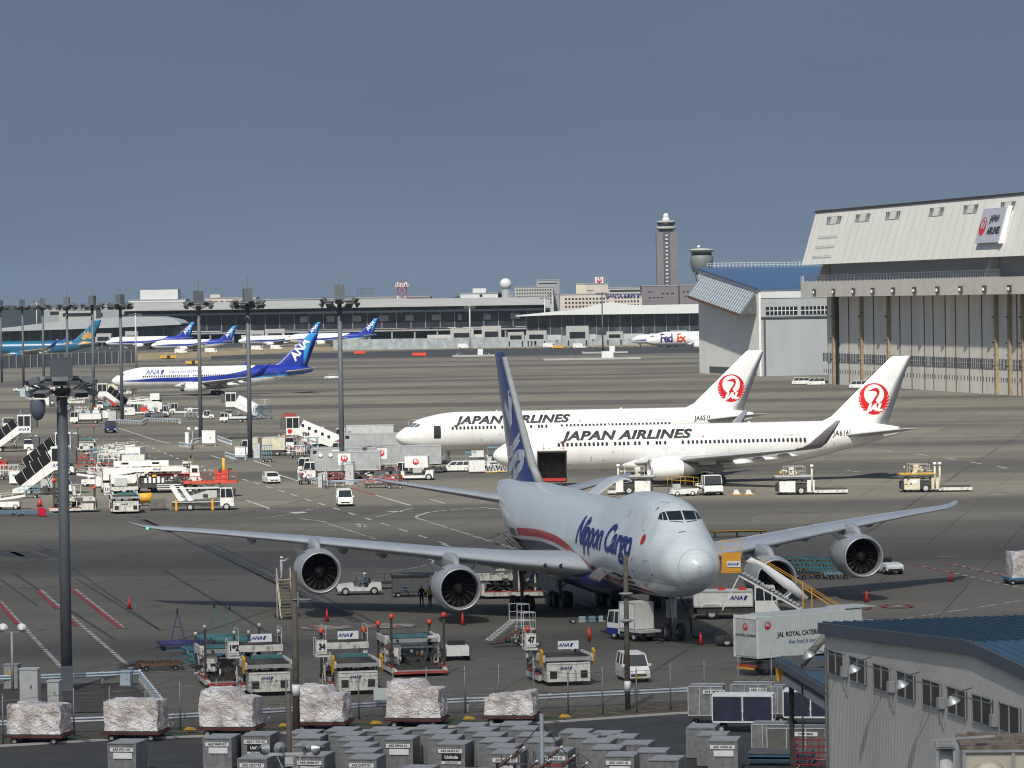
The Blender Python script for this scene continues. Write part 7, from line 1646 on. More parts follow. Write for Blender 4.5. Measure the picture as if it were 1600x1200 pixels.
boxtruck('white high lift truck with cab facing left behind the second far mast', 135, 662, 178, 6.5, 2.4, 1.0, boxm=WHITE, boxz=.9, boxH=1.2)
boxtruck('white pickup style truck below the white stair truck cabin', 365, 660, 178, 5.5, 1.9, .95, boxm=WHITE, boxz=.8, boxH=.4, name='pickup_truck'); boxtruck('yellowish box truck under the striped airliner nose', 168, 614, 180, 6, 2.4, 1.1, boxm=CREAM, boxz=.8, boxH=1.7)
boxtruck('dark lift platform truck at left edge above the first stair truck', 42, 668, -85, 5, 2.4, 1.1, paint=DGREY, boxm=DGREY, boxz=1, boxH=2.4)
for i, (u, v, rz) in enumerate(((62, 607, 0), (88, 610, 180), (150, 628, 0), (176, 622, 180), (196, 617, 0), (236, 637, 0), (322, 655, 180), (30, 612, 180))):
    tug('white tractor %s in the far left equipment park below the teal airliner' % ['first', 'second', 'third', 'fourth', 'fifth', 'sixth', 'seventh', 'eighth'][i], u, v, rz, canopy=i % 2 == 0)
for i, (u, v) in enumerate(((402, 548), (432, 547), (470, 546), (655, 531), (725, 545), (283, 553), (330, 552), (858, 544), (905, 545))):
    t = V('service_truck', 'far white service vehicle %s from the left along the gates' % ['third', 'fourth', 'fifth', 'sixth', 'seventh', 'first', 'second', 'eighth', 'ninth'][i], 'truck', u, v, 0, 'far service vehicles at the gates'); MB(WHITE).box(-3, 1.4, -1.1, 1.1, .6, 2.6).build('body', t); c_ = MB(WHITE); frustum(c_, 1.5, 3.0, 1.1, .5, 1.5, 2.6, 1.0, 2.3); c_.m(GLASS).box(1.8, 2.6, -1.12, -1.05, 1.5, 2.1); c_.build('cab', t); wheels(t, [(x, y) for x in (-2, 2.2) for y in (-1, 1)], .45, .25)
# yellow and red far taxi signs
for i, (u, v, m_, w_) in enumerate(((183, 558, YORANGE, 2.5), (263, 561, YELLOW, 7), (302, 570, YELLOW, 6), (562, 554, ORANGE, 5), (655, 557, ORANGE, 6), (872, 545, YELLOW, 5))):
    t = V('taxiway_sign', ['small yellow taxi sign left of the lone thin mast', 'long yellow and black taxi sign above the striped airliner', 'yellow taxi sign over the striped airliner fuselage', 'orange red board on the verge before the dark terminal, left one', 'orange red board on the verge before the dark terminal, right one', 'yellow taxi sign on the verge before the wave roof'][i], 'sign', u, v, 0); MB(m_).box(-w_ / 2, w_ / 2, -.15, .15, .4, 1.6).build('face', t); MB(BLACK).box(-w_ / 2 + .5, w_ / 2 - .5, .0, .12, 0, .4).build('foot', t)
    if i in (1, 2): MB(BLACK).box(-w_ * .1, w_ * .12, -.17, -.15, .4, 1.6).build('black_panel', t)
clutter(D.objects['lift_truck'], -3.2, 1.8, -.8, .8, 1.05, 2.4, 40, 3, (PLATE, LGREY, DARK, BLUE)); clutter(D.objects['deicing_truck'], -4.4, 4.4, -1.05, 1.0, 1.2, 2.6, 60, 4, (PLATE, DARK, LGREY, YORANGE, GREY)); clutter(D.objects['lift_platform'], -3, 3, -1, 1, .9, 3.3, 40, 5, (DARK, RED, YELLOW, GREY)); clutter(D.objects['lift_platform.001'], -3, 3, -1, 1, .9, 3.6, 50, 6, (DARK, RED, PLATE, GREY))
for i, nm in enumerate(('belt_loader.001', 'belt_loader.002', 'belt_loader.004', 'belt_loader.005', 'cage_cart', 'cage_cart.001', 'cage_cart.002', 'cage_cart.003', 'cage_cart.004', 'cage_cart.006', 'cage_cart.008', 'cage_cart.010', 'cage_cart.011')): clutter(D.objects[nm], -1.6, 1.6, -.7, .7, .5, 1.9, 22, 20 + i, (PLATE, DARK, RED, GREY, DWHITE), 'load')
# more of the crowd of small equipment on the left
_p = [D.objects[n_] for n_ in ('cage_cart', 'cage_cart.002', 'cage_cart.009', 'belt_loader.003', 'baggage_tractor.006', 'equipment_cart.001', 'utility_crate')if n_ in D.objects]
def crate(lb, u, v, w_, d, h, m_, rz=0):
    t = V('equipment_crate', lb, 'crate', u, v, rz, 'equipment crates on the left apron'); MB(m_).box(-w_ / 2, w_ / 2, -d / 2, d / 2, .25, h).build('box', t); MB(DARK).box(-w_ / 2, w_ / 2, -d / 2, d / 2, .12, .25).build('skid', t); clutter(t, -w_ / 2, w_ / 2, -d / 2 - .05, d / 2, .4, h + .5, 10, int(u + v), (PLATE, DARK, RED, GREY, LBLUE, YELLOW)); return t
_tr = [tree(p) for p in _p]; rnd = random.Random(77); REG = []
for nm, u0, u1, v0, v1, n in (('in the park beyond the dark truck', 40, 175, 604, 650, 14), ('below the striped airliner nose', 150, 262, 622, 656, 14), ('among the stair trucks at left edge', 0, 90, 690, 770, 8), ('in the heap behind the near mast', 120, 260, 715, 772, 14), ('beside the 734 stair truck', 432, 560, 690, 716, 10), ('at the foot of the tallest mast', 470, 625, 738, 762, 8), ('before the open airliner door', 636, 780, 716, 742, 7)):
    xs_ = sorted(rnd.uniform(u0, u1) for _ in range(n)); W_ = ['leftmost', 'second', 'third', 'fourth', 'fifth', 'sixth', 'seventh', 'eighth', 'ninth', 'tenth', 'eleventh', 'twelfth', 'thirteenth', 'last']
    for i, u in enumerate(xs_):
        v = rnd.uniform(v0, v1); k = rnd.randrange(len(_p) + 3)
        if k < len(_p):
            g = G(u, v); kind = {'c': 'wire cage cart', 'b': 'small machine', 'e': 'low dark trailer'}[_p[k].name[0]]
            if _p[k].name.startswith('belt'): kind = 'belt loader'
            elif _p[k].name.startswith('bagg'): kind = 'white tractor'
            t = dup(_p[k], g, R(rnd.choice((0, 90, 180, 79, 101)) + rnd.uniform(-8, 8)), '%s, %s from left of small items %s' % (kind, W_[i], nm), 'small equipment crowding the left apron', _tr[k])
        else: t = crate('crate, %s from left of small items %s' % (W_[i], nm), u, v, rnd.uniform(.8, 2.4), rnd.uniform(.8, 1.4), rnd.uniform(.9, 2.0), rnd.choice((WHITE, LGREY, DWHITE, RED, LBLUE, PLATE, DGREY)), rnd.uniform(-15, 15))
for u, v, w_, lb in ((740, 557, 18, 'low pale concrete island with a white box at the lone far mast'), (925, 562, 38, 'long low pale barrier line before the cluttered far mast island'), (945, 552, 20, 'cluttered island of blocks at the dark far mast before the wave roof')):
    t = V('concrete_island', lb, 'traffic island', u, v, 2); MB(CON).box(-w_ / 2, w_ / 2, -1.2, 1.2, 0, .7).build('kerb', t); MB(PLATE).box(w_ * .1, w_ * .22, -1, 1, .7, 3.2).build('box', t); clutter(t, -w_ / 2, w_ / 2, -1.2, 1.2, .7, 1.6, 20 if w_ < 30 else 4, w_, (RED, PLATE, DARK, CON))
loader('loader with red lamp posts half hidden under the wing, right of the inner left engine', 784, 934, 2, 6.2, 2.6, 1.8, 2.4, 4, 3.1, '401', ana_=False, yl=False, group='cargo loaders')
D.objects['lift_truck'].rotation_euler.z += .02
for u, v, lb in ((765, 739, 'white zigzag trestle stand behind the blue fin, left one'), (781, 738, 'white zigzag trestle stand behind the blue fin, right one')):
    t = V('trestle', lb, 'trestle', u, v, 0); mb = MB(PLATE)
    for k in range(4): mb.bar((-1 + k * .5, -.4, .2), (-.75 + k * .5, -.4, 1.1), .07).bar((-.75 + k * .5, -.4, 1.1), (-.5 + k * .5, -.4, .2), .07)
    mb.bar((-1, -.4, 1.15), (1, -.4, 1.15), .08).bar((-1, -.4, .2), (1, -.4, .2), .08).build('frame', t); MB(YELLOW).box(-1, 1, -.5, .5, .1, .2).build('base', t)
# ================================================================== mast surroundings, cabinets, guard rails
def guard(label, pts, z=.75, m=RAILBLUE, step=2.0, w=.3, group='steel guard rails', white=True):
    P = [G(*p) for p in pts]; t = thing('guard_rail', label, 'guard rail', P[0], 0, group); P = [p - P[0] for p in P]
    mb = MB(m)
    for a, b in zip(P, P[1:]):
        d = (b - a).normalized(); n_ = Vector((-d.y, d.x, 0)) * .04
        for dz in (0, .17): mb.loft([[q + n_ * s + Vector((0, 0, z - .32 + dz + k)) for s, k in ((-1, 0), (-2.2, .07), (-1, .14), (1, .14), (1, 0))] for q in (a, b)], smooth=False)
    mb.build('rail', t); po = None
    for a, b in zip(P, P[1:]):
        n = max(1, int((b - a).length / step))
        for i in range(n + 1):
            q = a.lerp(b, i / n) + Vector((0, .12, 0))
            if po is None: po = MB(PLATE if white else m).cyl((0, 0, 0), (0, 0, z + .02), .07, None, 8).build('post', t); po.location = q
            else: c = po.copy(); C.objects.link(c); c.location = q
    return t
def cabinet(label, u, v, w_, h_, m=None, rz=-8, d=.8, legs=False, group='utility cabinets at the masts'):
    t = V('utility_cabinet', label, 'cabinet', u, v, rz, group); z0 = .5 if legs else .12
    MB(m or LGREY).box(-w_ / 2, w_ / 2, -d / 2, d / 2, z0, h_).box(-w_ / 2 - .05, w_ / 2 + .05, -d / 2 - .05, d / 2 + .05, h_, h_ + .07).build('body', t)
    if legs:
        for x in (-w_ / 2 + .1, w_ / 2 - .1): MB(m or LGREY).box(x - .06, x + .06, -.06, .06, 0, z0).build('leg', t)
    else: MB(CONG).box(-w_ / 2 - .05, w_ / 2 + .05, -d / 2 - .05, d / 2 + .05, 0, .12).build('plinth', t)
    MB(DGREY).box(w_ * .1, w_ * .18, -d / 2 - .03, -d / 2, h_ * .5, h_ * .58).build('door_handle', t); return t
guard('pale blue rail behind the near mast, running to a corner on the right', [(-30, 1078), (60, 1076), (160, 1072), (218, 1069)], .9, group=None); guard('short pale blue rail turning towards the camera right of the near mast', [(219, 1069), (252, 1112)], .85, step=1.2, group=None)
gr = mat('galvanised_rail', (.42, .46, .50), .4, metal=.3, var=.08)
guard('galvanised boundary rail behind the wrapped pallets, left stretch', [(-30, 1152), (110, 1146), (270, 1140), (420, 1131)], .9, gr, 3.6, group=None); guard('galvanised boundary rail behind the wrapped pallets, right stretch', [(420, 1131), (600, 1120), (860, 1108), (1100, 1096)], .9, gr, 4.2, group=None)
cabinet('tall beige grey control cabinet in front of the near mast rail', 48, 1104, 1.1, 2.25); cabinet('narrow beige control cabinet against the foot of the near mast', 86, 1102, .7, 1.45); cabinet('weathered grey cabinet with a yellow sticker behind the tall beige one', 20, 1076, .9, 1.5, GREY)
MB(YORANGE).box(-.15, .2, -.43, -.41, .9, 1.15).build('sticker', D.objects['utility_cabinet.002']); cabinet('pale blue box on the rail right of the near mast', 198, 1072, .65, .9, RAILBLUE)
for a, lb in (([(280, 700), (298, 703), (300, 696), (318, 692)], 'pale blue rail around the cabinets of the third tall mast, left part'), ([(340, 690), (362, 698)], 'pale blue rail right of the white cabinet at the third tall mast'), ([(352, 716), (368, 721), (384, 721)], 'pale blue rail at the foot of the second tall mast'), ([(484, 757), (512, 763), (560, 761)], 'pale blue rail at the foot of the tallest mast'),
              ([(183, 663), (222, 665), (230, 660), (278, 662), (282, 664)], 'long pale blue rail right of the mast before the striped airliner nose'), ([(122, 653), (132, 658)], 'pale blue rail stub at the far left masts, middle one'), ([(82, 635), (108, 641)], 'pale blue rail stub at the far left masts, right of centre'), ([(40, 623), (54, 628)], 'pale blue rail stub at the far left masts, left one'), ([(560, 761), (612, 757)], 'white post rail with red hose reels right of the tallest mast')):
    guard(lb, a, 1.0, step=1.1, group='pale blue rails at the tall masts')
for u, v, w_, h_, lb, lg, m_ in ((327, 697, 2.3, 2.6, 'big white cabinet on legs right of the third tall mast', True, PLATE), (293, 698, .6, 2.4, 'slim white cabinet left of the third tall mast', False, PLATE), (376, 718, 1.6, 1.9, 'white cabinet left of the second tall mast', True, PLATE), (402, 716, 1.0, 2.3, 'grey white cabinet right of the second tall mast', False, LGREY), (547, 757, 1.1, 2.7, 'tall grey cabinet right of the tallest mast', False, LGREY),
                            (501, 762, .5, 1.7, 'slim pale cabinet at the left of the tallest mast', False, LGREY), (151, 658, 1.4, 2.2, 'white cabinet at the foot of the fifth mast', False, PLATE), (138, 656, 1.0, 2.0, 'pale blue cabinet next to the fifth mast', False, RAILBLUE), (176, 661, 1.6, 2.4, 'pale green grey cabinet before the striped airliner', False, LGREY), (60, 627, 1.6, 2.6, 'white cabinet in the far left mast group, left one', False, PLATE), (73, 633, 1.3, 2.4, 'white cabinet in the far left mast group, right one', False, PLATE), (36, 620, 1.4, 2.2, 'pale blue cabinet at the second mast from the left', False, RAILBLUE), (610, 757, .8, .9, 'red hose box below the tip of the left tailplane', False, RED)):
    cabinet(lb, u, v, w_, h_, m_, legs=lg)
# horn lamps on posts
def twin_lamp(label, u, v, H, s=1.0):
    t = V('twin_lamp_post', label, 'lamp post', u, v, -10, 'twin headed lamp posts'); MB(GREY).cyl((0, 0, 0), (0, 0, H), .09 * s, .07 * s, 10).bar((-.45 * s, 0, H), (.45 * s, 0, H), .07).build('pole', t)
    for k in (-1, 1): mb = MB(PLATE).at(k * .55 * s, -.1, H + .12, 0, R(-70), 0); mb.lathe([(0, .04), (0.06, .08), (.28 * s, .28 * s), (.30 * s, .29 * s), (.30 * s, .0)], 14, 'z'); mb.build('lamp', t)
twin_lamp('twin headed lamp post behind the beige cabinets at the lower left', 20, 1080, 3.7, 1.1); twin_lamp('twin headed lamp post beside the third tall mast', 301, 702, 3.1, 1.2); twin_lamp('twin headed lamp post left of the tallest mast', 509, 764, 4.0, 1.2)
# ------------------------------------------------------------------ wrapped pallets on dollies
def wrap_mat():
    m = D.materials.new('plastic_wrap_net'); m.use_nodes = True; n = m.node_tree.nodes; l = m.node_tree.links; b = n['Principled BSDF']; b.inputs['Roughness'].default_value = .25
    tc = n.new('ShaderNodeTexCoord'); nz = n.new('ShaderNodeTexNoise'); nz.inputs['Scale'].default_value = .8; nz.inputs['Detail'].default_value = 3; l.new(tc.outputs['Object'], nz.inputs[0])
    rp = n.new('ShaderNodeValToRGB'); e = rp.color_ramp.elements; e[0].position = .35; e[0].color = (.50, .46, .45, 1); e[1].position = .58; e[1].color = (.80, .78, .78, 1); x = e.new(.46); x.color = (.66, .60, .57, 1); l.new(nz.outputs[0], rp.inputs[0])
    v = n.new('ShaderNodeTexVoronoi'); v.feature = 'DISTANCE_TO_EDGE'; v.inputs['Scale'].default_value = 1.9; l.new(tc.outputs['Object'], v.inputs[0]); mr = n.new('ShaderNodeMapRange'); mr.inputs[1].default_value = .015; mr.inputs[2].default_value = .03; mr.inputs[3].default_value = .45; mr.inputs[4].default_value = 0; l.new(v.outputs['Distance'], mr.inputs[0])
    mx = n.new('ShaderNodeMix'); mx.data_type = 'RGBA'; mx.inputs[7].default_value = (.07, .06, .07, 1); l.new(mr.outputs[0], mx.inputs[0]); l.new(rp.outputs[0], mx.inputs[6])
    v2 = n.new('ShaderNodeTexVoronoi'); v2.feature = 'DISTANCE_TO_EDGE'; v2.inputs['Scale'].default_value = 1.4; l.new(tc.outputs['Object'], v2.inputs[0]); m2 = n.new('ShaderNodeMapRange'); m2.inputs[1].default_value = .01; m2.inputs[2].default_value = .022; m2.inputs[3].default_value = .3; m2.inputs[4].default_value = 0; l.new(v2.outputs['Distance'], m2.inputs[0])
    m3 = n.new('ShaderNodeMix'); m3.data_type = 'RGBA'; m3.inputs[7].default_value = (.45, .16, .15, 1); l.new(m2.outputs[0], m3.inputs[0]); l.new(mx.outputs[2], m3.inputs[6]); l.new(m3.outputs[2], b.inputs['Base Color'])
    n2 = n.new('ShaderNodeTexNoise'); n2.inputs['Scale'].default_value = 3.2; n2.inputs['Detail'].default_value = 8; n2.inputs['Distortion'].default_value = 2.5; l.new(tc.outputs['Object'], n2.inputs[0]); bp = n.new('ShaderNodeBump'); bp.inputs['Strength'].default_value = 1; bp.inputs['Distance'].default_value = .10; l.new(n2.outputs[0], bp.inputs['Height']); l.new(bp.outputs[0], b.inputs['Normal']); return m
WRAP = wrap_mat()
from mathutils import noise as mnoise
def pallet(label, u, v, L_, H, seed, rz=-10, step=0):
    t = V('cargo_dolly', label.replace('wrapped', 'dolly under the wrapped').split(' sitting')[0] if False else label, 'dolly', u, v, rz, 'pallet dollies parked along the boundary rail'); t['label'] = 'low dark red dolly carrying ' + label
    MB(mat('dark_red_frame', (.10, .025, .025), .7, var=.3)).box(-L_ / 2 - .1, L_ / 2 + .1, -1.25, 1.25, .38, .5).build('frame', t); MB(DARK).box(-L_ / 2, L_ / 2, -1.2, 1.2, .5, .56).build('deck', t)
    tb = MB(GREEN).bar((L_ / 2, -.3, .35), (L_ / 2 + 1.3, 0, .28), .08).bar((L_ / 2, .3, .35), (L_ / 2 + 1.3, 0, .28), .08); tb.build('tow_bar', t); wheels(t, [(x, y) for x in (-L_ * .36, L_ * .36) for y in (-1.0, 1.0)], .2, .16)
    bm = bmesh.new(); bmesh.ops.create_cube(bm, size=1); bmesh.ops.subdivide_edges(bm, edges=bm.edges[:], cuts=9, use_grid_fill=True)
    for vt in bm.verts:
        x, y, z = vt.co; zz = z + .5; kx = 1 - .05 * zz; top = H * (1 + (.14 if step and x < .12 else (-.12 if step else 0)) * (zz > .2))
        if step == 2: top = H * (.82 + .3 * (x + .5) ** 1)
        p = Vector((x * L_ * kx, y * 2.3 * kx, .58 + zz * top)); d = p.normalized()
        nn = mnoise.noise_vector(p * 1.4 + Vector((seed * 7, 0, 0))) * .11 + mnoise.noise_vector(p * 4 + Vector((seed * 7, 0, 0))) * .055
        if zz < .05: nn.z = 0
        vt.co = p + nn
    for f in bm.faces: f.smooth = False
    me = D.meshes.new('wrapped_cargo'); bm.to_mesh(me); bm.free(); me.materials.append(WRAP); o = D.objects.new('wrapped_cargo', me); C.objects.link(o); o.location = t.location; o.rotation_euler = t.rotation_euler
    tag(o, label, 'cargo', 'wrapped cargo pallets along the boundary'); 
    return t
pallet('the netted plastic wrapped cargo at the far left edge', 62, 1160, 3.1, 1.55, 1); pallet('the netted plastic wrapped cargo second from the left', 213, 1155, 3.1, 1.6, 2); pallet('the tall stepped wrapped cargo third from the left', 362, 1148, 3.1, 1.75, 3, step=1)
pallet('the wrapped cargo right of the wooden pole', 506, 1140, 2.8, 1.65, 4, step=1); pallet('the largest wrapped cargo in the middle, below the fence sign', 652, 1134, 3.1, 1.75, 5, step=1); pallet('the low slanting wrapped cargo rightmost in its row', 800, 1130, 2.8, 1.15, 6, step=2)
for i, (u, v) in enumerate(((297, 1146), (445, 1140), (588, 1136), (733, 1129), (883, 1126))):
    t = V('tow_coupling', '%s yellow tow coupling on the verge between wrapped pallets' % ['first', 'second', 'third', 'fourth', 'rightmost'][i], 'coupling', u, v, 0, 'yellow tow couplings'); MB(YELLOW).prism([(-.35, .2), (.35, .2), (.2, .32), (-.2, .36)], -.12, .12).build('coupler', t); MB(YELLOW).bar((-.2, 0, 0), (-.1, 0, .25), .06).build('stand', t)
# ------------------------------------------------------------------ air cargo containers
ALUE = mat('container_edge', (.26, .265, .27), .5, metal=.3, var=.15, scale=3)
def uld_proto(name='cargo_container', w_=1.46, d=2.0, h=1.62, over=0.0):
    t = thing(name, 'x', 'container'); y0, y1 = -d / 2, d / 2
    prof = [(-w_ / 2, .12), (w_ / 2, .12), (w_ / 2, h), (-w_ / 2, h)]
    MB(ALU).prism(prof, y0, y1, 'y').build('shell', t)
    rb = MB(ALUE)
    for y in (y0 - .015, y1 + .015):
        for a, b in zip(prof, prof[1:] + prof[:1]): rb.bar((a[0], y, a[1]), (b[0], y, b[1]), .07)
        rb.bar((0, y, .12), (0, y, h), .045)
    for p in prof: rb.bar((p[0], y0, p[1]), (p[0], y1, p[1]), .06)
    MB(mat('shell_shadow_gap', (.05, .05, .055), .7)).box(-w_ / 2 - .02, -w_ / 2, y0 + .08, y1 - .08, .25, h - .12).build('side_door', t)  # shade of the gap between containers, painted as a dark side panel
    rb.build('edge_frame', t); MB(ALUT).box(-w_ / 2 + .03, w_ / 2 + over - .03, y0 + .02, y1 - .02, h, h + .03).build('roof_panel', t); MB(DARK).box(-w_ / 2, w_ / 2, y0, y1, 0, .11).build('base_plate', t); return t
U0 = uld_proto(); utr = tree(U0); _used = [False]; rnd = random.Random(21)
ULDG = 'grey aluminium air cargo containers parked in the foreground'
def uld(label, u, v, rz=None, txt=None, sub=None, z=1.65, sc=1.0, logo=None):
    g = G(u, v, z); rz = R(-11) + rnd.uniform(-.04, .04) if rz is None else R(rz)
    if not _used[0]: t = U0; _used[0] = True; t.location = (g.x, g.y, .02); t.rotation_euler = (0, 0, rz); t['label'] = label; t['group'] = ULDG
    else: t = dup(U0, (g.x, g.y, .02), rz, label, ULDG, utr)
    t.scale = (sc,) * 3; f = -1.06
    if txt: MB(PLATE).box(-.62, .62, f, f + .012, 1.22, 1.42).build('label_plate', t); sign('lettering', text_bm(txt, .17, 0, .006, .95), INK, frame((0, f - .006, 1.32), (1, 0, 0), (0, 0, 1)), t)
    if sub: MB(INK if sub == 'dark' else PLATE).box(-.45, .55, f, f + .012, .86, 1.16).build('label_plate', t)
    if sub == 'dark': sign('lettering', text_bm('Unilode', .22, .1, .008), PLATE, frame((.05, f - .006, 1.01), (1, 0, 0), (0, 0, 1)), t); MB(PLATE).box(-.45, .55, f, f + .012, .66, .80).build('label_plate', t); sign('lettering', text_bm('TARE 65 KG', .13, 0, .004), INK, frame((.05, f - .006, .73), (1, 0, 0), (0, 0, 1)), t)
    if logo: sign('lettering', text_bm(logo, .2, .3, .01), INKRED, frame((.05, f - .008, 1.0), (1, 0, 0), (0, 0, 1)), t)
    return t
ORD = ['front one', 'second', 'third', 'fourth', 'fifth', 'sixth', 'seventh']
def row(desc, pts, txt=None, sub=None, logo=None):
    for i, (u, v) in enumerate(pts[::-1]): uld('grey container, %s in %s' % (ORD[i], desc), u, v, txt=txt if i == 0 else None, sub=sub if i == 0 else None, logo=logo if i == 0 else None)
uld('grey container with a green strap standing alone below the second wrapped cargo', 200, 1158, txt='AKE 0721 NH', sub='w'); uld('grey container standing alone left of the wooden pole, tag AKE 99493', 347, 1150, txt='AKE 99493 R7', sub='w'); uld('dark labelled grey container just left of the wooden pole', 407, 1146, txt='AKE 71737 R7', sub='dark')
row('the row behind the bowl floodlights, left of the pole', [(402, 1182)], 'AKE 33517 R7'); row('the short row right of the wooden pole foot', [(478, 1143), (484, 1150), (486, 1162), (492, 1178)], 'AKE 60406 R7', 'w')
row('the row below the fourth wrapped cargo', [(536, 1139), (544, 1146), (555, 1154), (562, 1163), (568, 1172), (572, 1182)], 'AKE 24377 R7', 'dark'); row('the row of three below the fence sign', [(600, 1139), (614, 1144), (628, 1152)], 'AKE 09910 A1', 'w')
row('the row below the largest wrapped cargo', [(672, 1136), (686, 1143), (698, 1151), (711, 1160)], 'AKE 60474 R7', 'dark'); row('the six deep row right of the largest wrapped cargo', [(738, 1132), (752, 1139), (765, 1147), (776, 1156), (788, 1165), (795, 1174)], 'AKE 60412 R7', 'dark')
row('the row below the low slanting wrapped cargo', [(806, 1130), (822, 1137), (835, 1147), (850, 1156), (870, 1171)], 'AKE 11425 AI', None, 'AIR INDIA'); row('the long diagonal row right of the dark aerial mast', [(901, 1142), (915, 1149), (935, 1157), (950, 1167), (972, 1178)], 'AKE 10471 AI', 'w')
row('the low diagonal row ending next to the empty road', [(948, 1145), (972, 1150), (995, 1160), (1020, 1172), (1042, 1184)]); row('the isolated three on the road right of centre', [(1098, 1134), (1115, 1146), (1132, 1154)], 'AKE 10376 AI', 'w')
row('the bottom edge row under the floodlight bar', [(340, 1205), (470, 1204)]); row('the bottom edge row below the fence sign', [(655, 1199), (735, 1204)]); row('the bottom edge row right of the aerial mast', [(905, 1206), (1010, 1208)])
def bigcon(label, u, v, L_=2.5, w_=1.5, h=1.62, m=None, txt=None, cart=False, rz=-10, z=1.95, name='cargo_container'):
    g = G(u, v, z); t = thing(name, label, 'container' if not cart else 'baggage cart', (g.x, g.y, .02), R(rz)); z0 = z - h
    if not cart:
        MB(m or ALU).box(-L_ / 2, L_ / 2, -w_ / 2, w_ / 2, z0, z).build('shell', t); rb = MB(LGREY)
        for y in (-w_ / 2, w_ / 2):
            for zz_ in (z0, z): rb.bar((-L_ / 2, y, zz_), (L_ / 2, y, zz_), .07)
            for x in (-L_ / 2, -L_ / 6, L_ / 6, L_ / 2): rb.bar((x, y, z0), (x, y, z), .06)
        rb.build('edge_frame', t); MB(DARK).box(-L_ / 2, L_ / 2, -w_ / 2, w_ / 2, z0 - .18, z0 - .04).build('trolley_frame', t)
        wheels(t, [(x, y) for x in (-L_ * .36, L_ * .36) for y in (-w_ * .35, w_ * .35)], max(.08, (z0 - .05) / 2 if z0 < .5 else .18), .12)
        if txt: MB(PLATE).box(-.1, 1.1, -w_ / 2 - .05, -w_ / 2 - .035, z - .4, z - .18).build('label_plate', t); sign('lettering', text_bm(txt, .18, 0, .006), INK, frame((.5, -w_ / 2 - .06, z - .29), (1, 0, 0), (0, 0, 1)), t)
    else:
        MB(PLATE).box(-L_ / 2, L_ / 2, -w_ / 2, w_ / 2, z - .1, z).build('roof', t); fb = MB(PLATE)
        for x in (-L_ / 2, 0, L_ / 2):
            for y in (-w_ / 2, w_ / 2): fb.bar((x, y, z0), (x, y, z - .05), .08)
        fb.box(-L_ / 2, L_ / 2, -w_ / 2, w_ / 2, z0 - .08, z0).build('frame', t); ribs = MB(DWHITE).box(-L_ / 2 - .02, -L_ / 2, -w_ / 2, w_ / 2, z0, z - .1)
        for k in range(6): ribs.box(-L_ / 2 - .06, -L_ / 2 - .02, -w_ / 2 + .05, w_ / 2 - .05, z0 + .1 + k * .22, z0 + .15 + k * .22)
        ribs.build('end_panel', t); CU = mat('navy_curtain', (.02, .025, .055), .8, var=.3, scale=2)
        for x0 in (-L_ / 2 + .06, .06): MB(CU).box(x0, x0 + L_ / 2 - .14, -w_ / 2 - .01, -w_ / 2 + .02, z0 + .02, z - .12).build('curtain', t)
        wheels(t, [(x, y) for x in (-L_ * .36, L_ * .36) for y in (-w_ * .35, w_ * .35)], .2, .14)
    return t
bigcon('scuffed grey container on a trolley left of the first curtained cart', 1104, 1071, 1.9, 1.5, 1.62, txt='AKE 18509 AI', z=2.25); bigcon('grey container half hidden behind the first curtained cart, tag AKE 11378', 1176, 1068, 2.3, 1.5, 1.5, txt='AKE 11378 AI', z=2.1); bigcon('grey container wedged between the two curtained carts', 1212, 1072, .9, 1.3, 1.5, z=2.0)
bigcon('white roofed baggage cart with navy curtains, left one', 1162, 1084, 3.3, 1.5, 1.45, cart=True, name='curtain_cart', z=2.1); bigcon('white roofed baggage cart with navy curtains, right one by the shed', 1268, 1077, 3.0, 1.5, 1.45, cart=True, name='curtain_cart', z=2.15)
bigcon('grey container at the shed corner, upper one', 1202, 1130, 1.7, 1.5, 1.6, txt=None, z=1.65); bigcon('dark brown grey container tagged DQF 8842 by the shed corner', 1246, 1136, 3.0, 1.5, 1.6, m=mat('dull_brown_shell', (.13, .125, .12), .55, metal=.2, var=.2, grime=.3), txt='DQF 8842', z=1.65)
# flat pallets and red cage at the shed foot
g = G(1222, 1193); t = thing('pallet_stack', 'pile of dark flat pallets with torn wrap at the shed foot', 'pallets', g, R(-10))
for k in range(6): MB(DGREY if k % 2 else BLUE).at(rnd.uniform(-.1, .1), rnd.uniform(-.1, .1), 0).box(-1.6, 1.6, -1.2, 1.2, .1 + k * .1, .15 + k * .1).build('pallet', t)
g = G(1272, 1200); t = thing('roll_cage', 'dark red slatted roll cage at the shed foot', 'cage', g, R(-10)); mb = MB(mat('cage_dark_red', (.22, .015, .03), .6))
for x in (-.9, -.3, .3, .9): mb.box(x - .03, x + .03, -.5, -.44, .1, 1.5)
for z in (.2, .5, .8, 1.1, 1.45): mb.box(-.93, .93, -.52, -.45, z, z + .07).box(-.93, -.86, -.5, .5, z, z + .07)
mb.build('slat_frame', t); wheels(t, [(x, y) for x in (-.8, .8) for y in (-.4, .4)], .08, .05)
